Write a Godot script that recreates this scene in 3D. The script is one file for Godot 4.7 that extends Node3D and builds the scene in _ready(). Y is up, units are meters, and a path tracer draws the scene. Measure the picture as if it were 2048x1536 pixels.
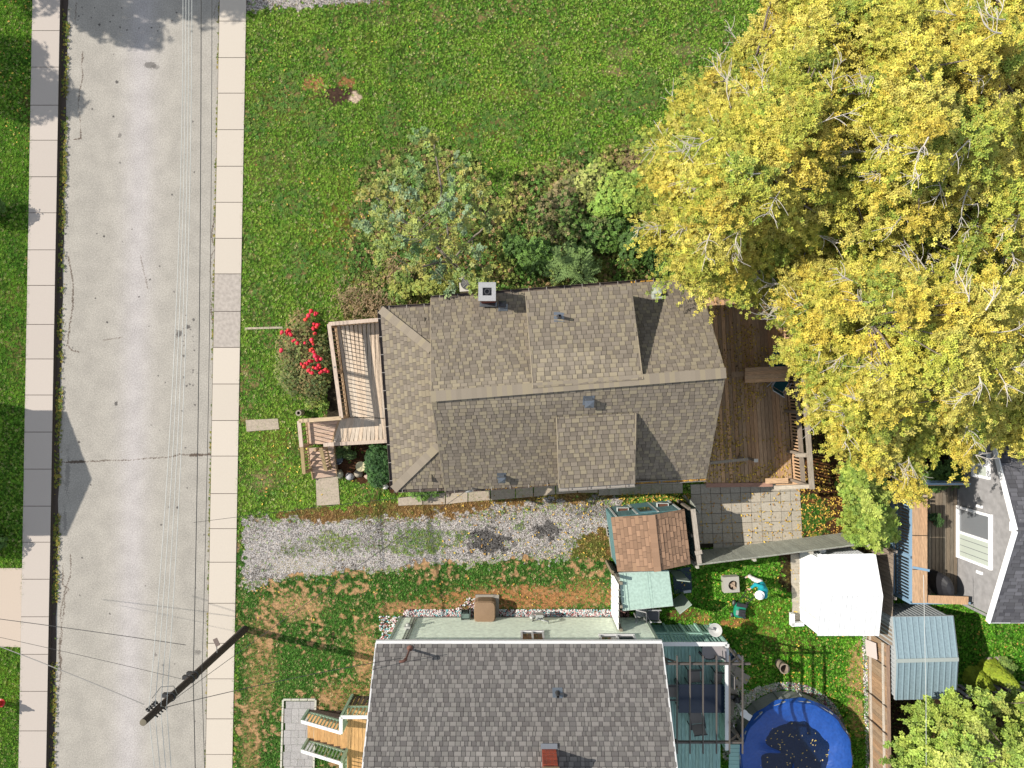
extends Node3D

const CAM_H := 28.4
const FOCAL := 1420.0
var rng := RandomNumberGenerator.new()
var used := {}
var unit_box: BoxMesh
var unit_shingle: ArrayMesh
var tex := {}
var shg := []


class MB:
	var v := PackedVector3Array()
	var n := PackedVector3Array()
	var c := PackedColorArray()
	var col := Color(1, 1, 1)

	func tri(a: Vector3, b: Vector3, d: Vector3, out: Vector3) -> void:
		var nn := (d - a).cross(b - a)
		v.append(a)
		if nn.dot(out) < 0.0:
			nn = -nn
			v.append(d)
			v.append(b)
		else:
			v.append(b)
			v.append(d)
		nn = nn.normalized()
		for i in 3:
			n.append(nn)
			c.append(col)

	func quad(a: Vector3, b: Vector3, d: Vector3, e: Vector3, out: Vector3) -> void:
		tri(a, b, d, out)
		tri(a, d, e, out)

	func smooth(a: Vector3, b: Vector3, d: Vector3, na: Vector3, nb: Vector3, nd: Vector3) -> void:
		v.append(a)
		n.append(na)
		if (d - a).cross(b - a).dot(na + nb + nd) < 0.0:
			v.append(d)
			v.append(b)
			n.append(nd)
			n.append(nb)
		else:
			v.append(b)
			v.append(d)
			n.append(nb)
			n.append(nd)
		for i in 3:
			c.append(col)

	func box(o: Vector3, x: Vector3, y: Vector3, z: Vector3) -> void:  # centre and half axes
		for s: float in [-1.0, 1.0]:
			quad(o + x * s - y - z, o + x * s + y - z, o + x * s + y + z, o + x * s - y + z, x * s)
			quad(o + y * s - x - z, o + y * s + x - z, o + y * s + x + z, o + y * s - x + z, y * s)
			quad(o + z * s - x - y, o + z * s + x - y, o + z * s + x + y, o + z * s - x + y, z * s)

	func bar(a: Vector3, b: Vector3, w: float, t: float, up := Vector3.UP) -> void:
		var z := b - a
		var x := up.cross(z.normalized())
		if x.length() < 0.05:
			x = Vector3.RIGHT.cross(z.normalized())
		x = x.normalized()
		box((a + b) * 0.5, x * w * 0.5, z.normalized().cross(x) * t * 0.5, z * 0.5)

	func poly(pts: PackedVector3Array, nrm: Vector3, th: float) -> void:
		var u := (pts[1] - pts[0]).normalized()
		var w := nrm.cross(u)
		var p2 := PackedVector2Array()
		for p in pts:
			p2.append(Vector2((p - pts[0]).dot(u), (p - pts[0]).dot(w)))
		var idx := Geometry2D.triangulate_polygon(p2)
		for i in range(0, idx.size(), 3):
			tri(pts[idx[i]] + nrm * th, pts[idx[i + 1]] + nrm * th, pts[idx[i + 2]] + nrm * th, nrm)
		if th == 0.0:
			return
		var sgn := 1.0 if Geometry2D.is_polygon_clockwise(p2) else -1.0
		for i in pts.size():
			var a := pts[i]
			var b := pts[(i + 1) % pts.size()]
			quad(a, b, b + nrm * th, a + nrm * th, nrm.cross(b - a) * sgn)

	func tube(pts: PackedVector3Array, r0: float, r1: float, sides := 6) -> void:
		var rings := []
		var norms := []
		for i in pts.size():
			var t := (pts[mini(i + 1, pts.size() - 1)] - pts[maxi(i - 1, 0)]).normalized()
			var x := t.cross(Vector3.UP if absf(t.y) < 0.9 else Vector3.RIGHT).normalized()
			var y := t.cross(x)
			var r := lerpf(r0, r1, float(i) / maxf(1.0, pts.size() - 1.0))
			var ring := PackedVector3Array()
			var nr := PackedVector3Array()
			for s in sides:
				var d := x * cos(TAU * s / sides) + y * sin(TAU * s / sides)
				nr.append(d)
				ring.append(pts[i] + d * r)
			rings.append(ring)
			norms.append(nr)
		for i in pts.size() - 1:
			for s in sides:
				var q := (s + 1) % sides
				smooth(rings[i][s], rings[i][q], rings[i + 1][q], norms[i][s], norms[i][q], norms[i + 1][q])
				smooth(rings[i][s], rings[i + 1][q], rings[i + 1][s], norms[i][s], norms[i + 1][q], norms[i + 1][s])
		for e: int in [0, pts.size() - 1]:
			var out := (pts[e] - pts[1 if e == 0 else e - 1])
			for s in sides:
				tri(pts[e], rings[e][s], rings[e][(s + 1) % sides], out)

	func lathe(o: Vector3, prof: Array, sides := 16, up := Vector3.UP) -> void:  # prof: [radius, height]
		var x := up.cross(Vector3.FORWARD if absf(up.z) < 0.9 else Vector3.RIGHT).normalized()
		var y := up.cross(x)
		for i in prof.size() - 1:
			var a: Array = prof[i]
			var b: Array = prof[i + 1]
			var sl := Vector2(b[1] - a[1], a[0] - b[0]).normalized()
			for s in sides:
				var d0 := x * cos(TAU * s / sides) + y * sin(TAU * s / sides)
				var d1 := x * cos(TAU * (s + 1) / sides) + y * sin(TAU * (s + 1) / sides)
				var p0: Vector3 = o + d0 * a[0] + up * a[1]
				var p1: Vector3 = o + d1 * a[0] + up * a[1]
				var p2: Vector3 = o + d1 * b[0] + up * b[1]
				var p3: Vector3 = o + d0 * b[0] + up * b[1]
				var n0 := (d0 * sl.x + up * sl.y)
				var n1 := (d1 * sl.x + up * sl.y)
				smooth(p0, p1, p2, n0, n1, n1)
				smooth(p0, p2, p3, n0, n1, n0)

	func blob(o: Vector3, r: Vector3, noise: FastNoiseLite, amp: float, seg := 9) -> void:  # an uneven stone or lump
		var pts := []
		for i in seg + 1:
			var row := PackedVector3Array()
			for j in seg * 2:
				var d := Vector3(sin(PI * i / seg) * cos(PI * j / seg), cos(PI * i / seg), sin(PI * i / seg) * sin(PI * j / seg))
				row.append(o + d * r * (1.0 + amp * noise.get_noise_3dv((o + d) * 3.0)))
			pts.append(row)
		for i in seg:
			for j in seg * 2:
				var q := (j + 1) % (seg * 2)
				var a: Vector3 = pts[i][j]
				var b: Vector3 = pts[i][q]
				var d: Vector3 = pts[i + 1][q]
				var e: Vector3 = pts[i + 1][j]
				smooth(a, b, d, (a - o).normalized(), (b - o).normalized(), (d - o).normalized())
				smooth(a, d, e, (a - o).normalized(), (d - o).normalized(), (e - o).normalized())

	func mesh() -> ArrayMesh:
		var m := ArrayMesh.new()
		var arr := []
		arr.resize(Mesh.ARRAY_MAX)
		arr[Mesh.ARRAY_VERTEX] = v
		arr[Mesh.ARRAY_NORMAL] = n
		arr[Mesh.ARRAY_COLOR] = c
		m.add_surface_from_arrays(Mesh.PRIMITIVE_TRIANGLES, arr)
		return m


class Swarm:  # rows of a MultiMesh buffer
	var buf := PackedFloat32Array()
	var count := 0

	func add(b: Basis, o: Vector3, c: Color) -> void:
		buf.append_array([b.x.x, b.y.x, b.z.x, o.x, b.x.y, b.y.y, b.z.y, o.y, b.x.z, b.y.z, b.z.z, o.z, c.r, c.g, c.b, 1.0])
		count += 1


func P(px: float, py: float, h := 0.0) -> Vector3:
	var k := (CAM_H - h) / FOCAL
	return Vector3((px - 1024.0) * k, h, (py - 768.0) * k)


func on_plane(px: float, py: float, a: Vector3, b: Vector3, c: Vector3) -> Vector3:
	var pl := Plane(a, b, c)
	var o := Vector3(0, CAM_H, 0)
	var d := P(px, py) - o
	return o + d * ((pl.d - pl.normal.dot(o)) / pl.normal.dot(d))


func lit(r: float, g: float, b: float, e := 1.7) -> Color:  # real base colour of a surface that looks so in full sun
	var c := Color(r / 255.0, g / 255.0, b / 255.0).srgb_to_linear()
	return Color(c.r / e, c.g / e, c.b / e)


func rnd(a: float, b: float) -> float:
	return rng.randf_range(a, b)


func numbered(called: String, par: Node) -> String:
	var key := "%d/%s" % [par.get_instance_id(), called]
	var k: int = used.get(key, 0)
	used[key] = k + 1
	return called if k == 0 else "%s_%03d" % [called, k]


func off(p: Node) -> Vector3:
	var o := Vector3.ZERO
	while p != self:
		o += p.position
		p = p.get_parent()
	return o


func tag(o: Node, label: String, category: String, group := "") -> Node:
	o.set_meta("label", label)
	o.set_meta("category", category)
	if group:
		o.set_meta("group", group)
	return o


func thing(called: String, label: String, category: String, at: Vector3, group := "") -> Node3D:
	var o := Node3D.new()
	o.name = numbered(called, self)
	add_child(o)
	o.position = at
	tag(o, label, category, group)
	return o


func put(mb: MB, called: String, m: Material, par: Node = self, base := Vector3.ZERO) -> MeshInstance3D:
	var o := MeshInstance3D.new()
	o.name = numbered(called, par)
	var sh := base if par == self else off(par)
	if sh != Vector3.ZERO:
		for i in mb.v.size():
			mb.v[i] -= sh
	o.mesh = mb.mesh()
	o.material_override = m
	par.add_child(o)
	if par == self:
		o.position = base
	return o


func stick(par: Node, called: String, a: Vector3, b: Vector3, w: float, t: float, m: Material, up := Vector3.UP) -> MeshInstance3D:
	var z := b - a
	var x := up.cross(z.normalized())
	if x.length() < 0.05:
		x = Vector3.RIGHT.cross(z.normalized())
	x = x.normalized()
	var o := MeshInstance3D.new()
	o.name = numbered(called, par)
	o.mesh = unit_box
	o.material_override = m
	o.transform = Transform3D(Basis(x * w, z.normalized().cross(x) * t, z), (a + b) * 0.5 - off(par))
	par.add_child(o)
	return o


func boards(par: Node, called: String, a: Vector3, b: Vector3, c: Vector3, d: Vector3, cnt: int, gap: float, th: float, ms: Array) -> void:
	# a-b is the way the boards run, a-d goes across them; their top faces lie at those points
	for i in cnt:
		var t := (i + 0.5) / cnt
		var p := a.lerp(d, t)
		var q := b.lerp(c, t)
		var up := (q - p).cross(d - a).normalized()
		if up.y < 0:
			up = -up
		var dip := up * (-th * 0.5 - rnd(0.0, 0.004))
		stick(par, called, p + dip, q + dip, (a.distance_to(d) + b.distance_to(c)) * 0.5 / cnt - gap, th, ms[rng.randi() % ms.size()], up)


func rail(par: Node, a: Vector3, b: Vector3, h: float, step: float, cap: Material, bal: Material, capw := 0.14, balw := 0.035) -> void:
	var u := Vector3.UP
	stick(par, "cap_rail", a + u * h, b + u * h, capw, 0.04, cap)
	stick(par, "upper_rail", a + u * (h - 0.07), b + u * (h - 0.07), 0.04, 0.09, bal)
	stick(par, "lower_rail", a + u * 0.1, b + u * 0.1, 0.04, 0.09, bal)
	var cnt := int(a.distance_to(b) / step)
	for i in cnt:
		var p := a.lerp(b, (i + 0.5) / cnt)
		stick(par, "baluster", p + u * 0.05, p + u * (h - 0.04), balw, balw, bal, (b - a).normalized())


func mat(col: Color, rough := 0.85, t := "", scale := 1.0, metal := 0.0, vc := false) -> StandardMaterial3D:
	var m := StandardMaterial3D.new()
	var k := 1.0 if t == "" else 1.0 / 0.9
	m.albedo_color = Color(minf(col.r * k, 1), minf(col.g * k, 1), minf(col.b * k, 1)).linear_to_srgb()
	m.roughness = rough
	m.metallic = metal
	m.vertex_color_use_as_albedo = vc
	if t:
		m.albedo_texture = tex[t]
		m.uv1_triplanar = true
		m.uv1_world_triplanar = true
		m.uv1_scale = Vector3.ONE * scale
	return m


func tones(col: Color, cnt: int, spread: float, rough := 0.85, t := "", scale := 1.0, warm := 0.0) -> Array:
	var out := []
	for i in cnt:
		var k := 1.0 + spread * (2.0 * i / maxf(1.0, cnt - 1.0) - 1.0)
		var w := warm * (1.0 if i % 2 else -1.0)
		out.append(mat(Color(col.r * k * (1.0 + w), col.g * k, col.b * k * (1.0 - w)), rough, t, scale))
	return out


func noise(freq: float, sd: int, oct := 3) -> FastNoiseLite:
	var f := FastNoiseLite.new()
	f.seed = sd
	f.frequency = freq
	f.fractal_octaves = oct
	return f


func make_textures() -> void:
	for job: Array in [["speck", 256, 0.45, 2, 0.84], ["blotch", 512, 0.02, 5, 0.84], ["mottle", 256, 0.1, 4, 0.74]]:
		var im := noise(job[2], 11 + job[1], job[3]).get_seamless_image(job[1], job[1])
		im.convert(Image.FORMAT_RGB8)
		var d := im.get_data()
		for i in d.size():
			d[i] = int(255.0 * (job[4] + (1.0 - job[4]) * d[i] / 255.0))
		tex[job[0]] = ImageTexture.create_from_image(Image.create_from_data(job[1], job[1], false, Image.FORMAT_RGB8, d))
	var f := noise(0.05, 5, 4)
	for way in 2:
		var im := Image.create(256, 256, false, Image.FORMAT_RGB8)
		for y in 256:
			for x in 256:
				var p := Vector2(x, y * 0.06) if way == 0 else Vector2(y, x * 0.06)
				var g := 0.86 + 0.22 * f.get_noise_2d(p.x * 3.0, p.y * 3.0) + 0.06 * f.get_noise_2d(p.x * 11.0 + 90.0, p.y * 5.0)
				im.set_pixel(x, y, Color(g, g * 0.99, g * 0.97))
		tex["grain_z" if way == 0 else "grain_x"] = ImageTexture.create_from_image(im)


# ---- shingled roofs ----
func roof_face(pts: Array, ea: Vector3, eb: Vector3, expo: float, wmin: float, wmax: float, ntones: int, under: MB) -> void:
	var u := (eb - ea).normalized()
	var nrm := Vector3.ZERO
	for i in pts.size():
		nrm += (pts[i] - ea).cross(pts[(i + 1) % pts.size()] - ea)
	nrm = nrm.normalized()
	if nrm.y < 0:
		nrm = -nrm
	for p: Vector3 in pts:
		if absf((p - ea).dot(nrm)) > 0.02:
			print("roof face out of plane by ", (p - ea).dot(nrm))
	u = (u - nrm * u.dot(nrm)).normalized()
	var w := nrm.cross(u)
	var p2 := PackedVector2Array()
	var hi := Vector2(-99, -99)
	var lo := Vector2(99, 99)
	for p: Vector3 in pts:
		var q := Vector2((p - ea).dot(u), (p - ea).dot(w))
		p2.append(q)
		hi = hi.max(q)
		lo = lo.min(q)
	under.poly(PackedVector3Array(pts.map(func(p): return p - nrm * 0.004)), nrm, 0.0)
	var flip := 1.0 if hi.y > -lo.y else -1.0
	var j := 0
	while j * expo < hi.y - minf(lo.y, 0.0):
		var y0 := j * expo
		var y1 := y0 + expo
		var x := lo.x - rnd(0.0, wmax)
		var before := 9
		while x < hi.x:
			var ww := rnd(wmin, wmax)
			var tone := rng.randi() % ntones
			if absi(tone - before) < 2:
				tone = (tone + 3) % ntones
			before = tone
			var th := 0.013 if rng.randf() < 0.5 else 0.026
			var rect := PackedVector2Array([Vector2(x, y0), Vector2(x + ww - 0.014, y0), Vector2(x + ww - 0.014, y1), Vector2(x, y1)])
			var ins := 0
			for q in rect:
				if Geometry2D.is_point_in_polygon(q, p2):
					ins += 1
			var o := ea + u * x + w * y0
			if ins == 4:
				shg.append([o.distance_to(Vector3(0, CAM_H, 0)), o, u * (ww - 0.014), w * (expo + 0.01), nrm * th, tone, null])
			elif ins > 0 or j == 0:
				for piece in Geometry2D.intersect_polygons(rect, p2):
					var pp := PackedVector3Array()
					for q: Vector2 in piece:
						pp.append(ea + u * q.x + w * q.y + nrm * 0.001 * (j % 2))
					shg.append([99.0, o, Vector3.ZERO, Vector3.ZERO, nrm * th, tone, pp])
			x += ww
		j += 1
	if flip < 0:
		print("roof face runs downwards")


func shingle_shape(mb: MB, o: Vector3, u: Vector3, w: Vector3, t: Vector3) -> void:
	var a := o + t
	var b := o + u + t
	var c := o + u + w + t * 0.15
	var d := o + w + t * 0.15
	var col := mb.col  # upper quarter and edges darkened: a granule band painted as the course's shadow line
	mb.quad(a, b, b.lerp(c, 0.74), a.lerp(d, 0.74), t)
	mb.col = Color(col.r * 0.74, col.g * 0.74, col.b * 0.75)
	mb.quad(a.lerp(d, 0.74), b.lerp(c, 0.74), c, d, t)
	mb.quad(o, o + u, b, a, -w)
	mb.tri(o, a, d, -u)
	mb.tri(o + u, b, c, u)
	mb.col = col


func emit_shingles(par: Node, cols: Array, keep := 300) -> void:
	shg.sort_custom(func(a, b): return a[0] < b[0])
	var ms := []
	for c: Color in cols:
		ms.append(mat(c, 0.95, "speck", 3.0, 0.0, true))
	var mb := MB.new()
	for i in shg.size():
		var s: Array = shg[i]
		if i < keep and s[6] == null:
			var o := MeshInstance3D.new()
			o.name = numbered("shingle", par)
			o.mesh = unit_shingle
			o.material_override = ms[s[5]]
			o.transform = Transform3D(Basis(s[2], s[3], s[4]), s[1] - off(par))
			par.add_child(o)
			continue
		mb.col = cols[s[5]]
		if s[6] == null:
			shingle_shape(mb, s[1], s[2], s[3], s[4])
		else:
			mb.poly(s[6], s[4].normalized(), s[4].length() * 0.6)
	shg.clear()
	var rest := put(mb, "shingles", mat(Color(1, 1, 1) * 0.86, 0.95, "speck", 3.0, 0.0, true), par)
	rest.set_meta("kind", "stuff")


func caps(par: Node, a: Vector3, b: Vector3, step: float, w: float, ms: Array) -> void:  # folded shingles over a ridge or hip
	var cnt := int(a.distance_to(b) / step)
	for i in cnt:
		var p := a.lerp(b, float(i) / cnt)
		var q := a.lerp(b, (i + 1.1) / cnt)
		stick(par, "ridge_shingle", p + Vector3.UP * (0.012 + 0.004 * (i % 2)), q + Vector3.UP * 0.008, w, 0.018, ms[rng.randi() % ms.size()])


func gutter(par: Node, a: Vector3, b: Vector3, m: Material, clip: Material) -> void:
	var side := (b - a).normalized().cross(Vector3.UP)  # a to b with the house on the left
	var mb := MB.new()
	mb.bar(a + side * 0.055 + Vector3.DOWN * 0.1, b + side * 0.055 + Vector3.DOWN * 0.1, 0.11, 0.01)
	mb.bar(a + side * 0.112 + Vector3.DOWN * 0.05, b + side * 0.112 + Vector3.DOWN * 0.05, 0.012, 0.11)
	mb.bar(a + Vector3.DOWN * 0.05, b + Vector3.DOWN * 0.05, 0.012, 0.11)
	var g := put(mb, "gutter", m, par)
	var cnt := int(a.distance_to(b) / 0.62)
	for i in cnt:
		var p := a.lerp(b, (i + 0.5) / cnt) + Vector3.UP * 0.012
		stick(g, "hanger", p, p + side * 0.115, 0.02, 0.01, clip)


func swarm(called: String, mesh: Mesh, m: Material, s: Swarm, par: Node = self) -> MultiMeshInstance3D:
	var mm := MultiMesh.new()
	mm.transform_format = MultiMesh.TRANSFORM_3D
	mm.use_colors = true
	mm.mesh = mesh
	mm.instance_count = s.count
	var sh := Vector3.ZERO if par == self else off(par)
	if sh != Vector3.ZERO:
		for i in s.count:
			s.buf[i * 16 + 3] -= sh.x
			s.buf[i * 16 + 7] -= sh.y
			s.buf[i * 16 + 11] -= sh.z
	mm.buffer = s.buf
	var o := MultiMeshInstance3D.new()
	o.name = numbered(called, par)
	o.multimesh = mm
	o.material_override = m
	o.set_meta("kind", "stuff")
	par.add_child(o)
	return o


func leaf_mesh(kind: String) -> ArrayMesh:
	var mb := MB.new()
	var r := RandomNumberGenerator.new()
	r.seed = 77
	if kind == "spray":  # pinnate leaves on a twig end
		for i in 5:
			var a := TAU * i / 5.0 + r.randf() * 0.5
			var d := Vector3(cos(a), r.randf_range(-0.35, 0.3), sin(a))
			var s := d.cross(Vector3.UP).normalized() * r.randf_range(0.17, 0.26)
			var tip := d * r.randf_range(0.7, 1.0)
			var mid := tip * 0.5 + Vector3.UP * 0.1
			var o := tip * 0.12
			mb.quad(o, mid - s, tip, mid + s, Vector3.UP)
	elif kind == "broad":
		for i in 5:
			var a := TAU * i / 5.0 + r.randf() * 0.8
			var d := Vector3(cos(a), r.randf_range(-0.5, 0.25), sin(a))
			var s := d.cross(Vector3.UP).normalized() * r.randf_range(0.28, 0.36)
			var tip := d * r.randf_range(0.8, 1.0)
			var mid := tip * 0.5 + Vector3.UP * 0.12
			mb.quad(tip * 0.1, mid - s, tip, mid + s, Vector3.UP)
	elif kind == "tuft":
		for i in 6:
			var a := TAU * i / 6.0 + r.randf() * 0.9
			var d := Vector3(cos(a), 0, sin(a))
			var s := d.cross(Vector3.UP) * r.randf_range(0.12, 0.2)
			var o := d * r.randf_range(0.0, 0.35)
			mb.tri(o - s, o + s, o + d * r.randf_range(0.4, 0.9) + Vector3.UP * r.randf_range(0.6, 1.1), Vector3.UP + d * 0.3)
	elif kind == "fallen":
		mb.quad(Vector3(-1, 0, 0), Vector3(0, 0.15, -0.5), Vector3(1, 0.05, 0), Vector3(0, -0.05, 0.5), Vector3.UP)
	elif kind == "stone":
		for s: Array in [[1.0, 0.0], [-1.0, 0.0]]:
			for i in 5:
				var a := Vector3(cos(TAU * i / 5.0), 0, sin(TAU * i / 5.0)) * (0.85 + 0.2 * (i % 2))
				var b := Vector3(cos(TAU * (i + 1) / 5.0), 0, sin(TAU * (i + 1) / 5.0)) * (0.85 + 0.2 * ((i + 1) % 2))
				if s[0] > 0:
					mb.tri(a, b, Vector3(0.1, 0.6, 0.05), Vector3.UP + a)
	return mb.mesh()


# ---- the ground: one painted sheet, and what grows on it ----
const GW := 1150
const GH := 900
const GC := 0.04
var gz := PackedByteArray()  # what kind of ground each cell is
var gd := PackedByteArray()  # how thickly it grows there
var grgb := PackedByteArray()
var gtex: ImageTexture
var lo_noise: PackedByteArray
var hi_noise: PackedByteArray
const LOT := 0
const VERGE := 1
const PATCHY := 2
const YARD := 3
const SOIL := 4
const GRAVEL := 5
const HARD := 6
const BED := 7
const WEEDS := 8
const RUSTY := 9


func cell(px: float, py: float) -> Vector2:
	return Vector2(((px - 1024.0) * 0.02 + GW * GC * 0.5) / GC, ((py - 768.0) * 0.02 + GH * GC * 0.5) / GC)


func zone(kind: int, pts: Array) -> void:
	var q := PackedVector2Array()
	for i in range(0, pts.size(), 2):
		q.append(cell(pts[i], pts[i + 1]))
	var y0 := 9999.0
	var y1 := -1.0
	for p in q:
		y0 = minf(y0, p.y)
		y1 = maxf(y1, p.y)
	for y in range(maxi(0, int(y0)), mini(GH, int(y1) + 1)):
		var xs := []
		for i in q.size():
			var a := q[i]
			var b := q[(i + 1) % q.size()]
			if (a.y <= y and b.y > y) or (b.y <= y and a.y > y):
				xs.append(a.x + (y - a.y) / (b.y - a.y) * (b.x - a.x))
		xs.sort()
		for i in range(0, xs.size() - 1, 2):
			for x in range(maxi(0, int(xs[i])), mini(GW, int(xs[i + 1]) + 1)):
				gz[y * GW + x] = kind


func paint_ground() -> void:
	gz.resize(GW * GH)
	gd.resize(GW * GH)
	grgb.resize(GW * GH * 3)
	lo_noise = noise(0.018, 3, 4).get_image(GW, GH).get_data()
	hi_noise = noise(0.11, 9, 3).get_image(GW, GH).get_data()
	# zones, as seen on the ground
	zone(VERGE, [-200, -300, 130, -300, 105, 1900, -200, 1900])
	zone(PATCHY, [470, 1100, 1225, 1100, 1225, 1250, 780, 1250, 740, 1900, 470, 1900])
	zone(YARD, [1225, 1100, 1760, 1060, 1760, 1900, 1225, 1900])
	zone(YARD, [1760, 1180, 2400, 1180, 2400, 1900, 1760, 1900])
	zone(SOIL, [1560, 0, 2400, -300, 2400, 1180, 1560, 1180])
	zone(SOIL, [1480, 560, 1600, 560, 1600, 980, 1480, 980])
	zone(SOIL, [1760, 1370, 2400, 1385, 2400, 1900, 1760, 1900])
	zone(WEEDS, [700, 560, 690, 440, 740, 330, 850, 270, 960, 330, 1000, 420, 960, 560, 800, 580])
	zone(WEEDS, [690, 600, 720, 540, 830, 520, 980, 420, 1060, 330, 1200, 300, 1330, 260, 1420, 320, 1500, 560, 1400, 590, 860, 640, 680, 660])
	zone(BED, [1585, 930, 1720, 900, 1730, 1075, 1590, 1085])
	zone(BED, [665, 880, 790, 880, 795, 985, 700, 960, 668, 945])
	zone(RUSTY, [555, 1022, 690, 1008, 860, 995, 1060, 985, 1240, 975, 1240, 1010, 1060, 1004, 900, 1022, 700, 1040, 560, 1042])
	zone(GRAVEL, [484, 1036, 560, 1032, 680, 1040, 800, 1032, 880, 1024, 1000, 1008, 1100, 998, 1240, 995, 1240, 1105, 1190, 1116, 1000, 1120, 900, 1126, 750, 1142, 600, 1152, 484, 1178])
	zone(RUSTY, [1150, 1080, 1240, 1040, 1240, 1120, 1150, 1125])
	zone(GRAVEL, [484, -300, 800, -300, 760, 8, 600, 12, 520, 18, 484, 22])
	zone(HARD, [75, -300, 495, -300, 455, 1900, 34, 1900])
	zone(HARD, [-200, 1138, 44, 1138, 42, 1292, -200, 1288])
	zone(HARD, [775, 640, 870, 620, 1400, 570, 1430, 600, 1430, 960, 890, 965, 790, 965])
	zone(HARD, [655, 650, 775, 640, 775, 885, 655, 885])
	zone(HARD, [790, 1245, 1300, 1250, 1300, 1900, 750, 1900])
	zone(HARD, [1430, 585, 1590, 585, 1590, 965, 1430, 965])
	zone(HARD, [1385, 970, 1583, 970, 1583, 1085, 1400, 1095])
	# rows: two colours, a third where the noise is high, from which level on, growth
	var table := [
		[84, 104, 40, 58, 84, 30, 138, 124, 80, 146, 235],
		[78, 104, 34, 56, 86, 26, 128, 116, 66, 180, 245],
		[58, 92, 34, 48, 80, 28, 182, 146, 106, 132, 225],
		[66, 104, 26, 52, 88, 22, 150, 132, 66, 176, 240],
		[66, 50, 36, 52, 44, 28, 84, 74, 36, 150, 60],
		[172, 162, 152, 154, 143, 134, 112, 102, 88, 150, 14],
		[70, 64, 52, 60, 56, 44, 66, 60, 48, 150, 0],
		[84, 58, 40, 70, 48, 34, 112, 76, 44, 140, 12],
		[98, 94, 46, 70, 78, 34, 150, 122, 76, 150, 120],
		[128, 98, 60, 112, 88, 50, 92, 96, 44, 130, 215]]
	var wr := RandomNumberGenerator.new()
	wr.seed = 4
	var white := PackedByteArray()
	white.resize(65536)
	for i in 65536:
		white[i] = wr.randi() % 256
	var moved := PackedByteArray()
	moved.resize(GW * GH)
	var last := GW * GH - 1
	for i in GW * GH:
		var a := lo_noise[i]
		var b := hi_noise[i]
		var z := gz[clampi(i + (b - 128) / 12 + ((a + b - 256) / 18) * GW, 0, last)]
		if gz[i] == HARD or (z == HARD):
			z = gz[i]
		moved[i] = z
		var t: Array = table[z]
		var m := clampf((a + b * 0.5 - 120.0) / 140.0, 0.0, 1.0)
		var r: float = lerpf(t[0], t[3], m)
		var g: float = lerpf(t[1], t[4], m)
		var bl: float = lerpf(t[2], t[5], m)
		var grow: float = t[10]
		var over: float = (a * (0.35 if z == PATCHY else 0.6) + b * (0.65 if z == PATCHY else 0.4)) - t[9]
		if over > 0.0:
			var k := clampf(over / 26.0, 0.0, 1.0)
			r = lerpf(r, t[6], k)
			g = lerpf(g, t[7], k)
			bl = lerpf(bl, t[8], k)
			grow *= 1.0 - (0.93 if z == PATCHY else 0.5) * k
		var w := white[(i * 7 + (i >> 9)) & 65535]
		var s := 0.82 + w * 0.0014
		if z == GRAVEL:
			s = 0.55 + w * 0.0036
		grgb[i * 3] = mini(255, int(r * s))
		grgb[i * 3 + 1] = mini(255, int(g * s))
		grgb[i * 3 + 2] = mini(255, int(bl * s))
		gd[i] = int(grow)
	gz = moved
	# worn, dead and stained patches: place, reach, colour, strength, growth left
	for k in 46:
		var x := 500.0 + k * 15.5
		var south := k % 2 == 0
		var oc := cell(x, (1172.0 - (x - 484.0) * 0.09) if south else (1034.0 - maxf(0.0, x - 860.0) * 0.1))
		for y in range(int(oc.y - 14), int(oc.y + 14)):
			for xx in range(int(oc.x - 20), int(oc.x + 20)):
				var i := y * GW + xx
				var e := Vector2((xx - oc.x) / 16.0, (y - oc.y) / 8.0).length() + (hi_noise[i] - 128) / 110.0
				if e < 0.9 and gz[i] != HARD:
					gd[i] = maxi(gd[i], int(150.0 * (1.0 - e)))
					if gz[i] == GRAVEL and hi_noise[i] > 120:
						gz[i] = RUSTY if not south else PATCHY
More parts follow.
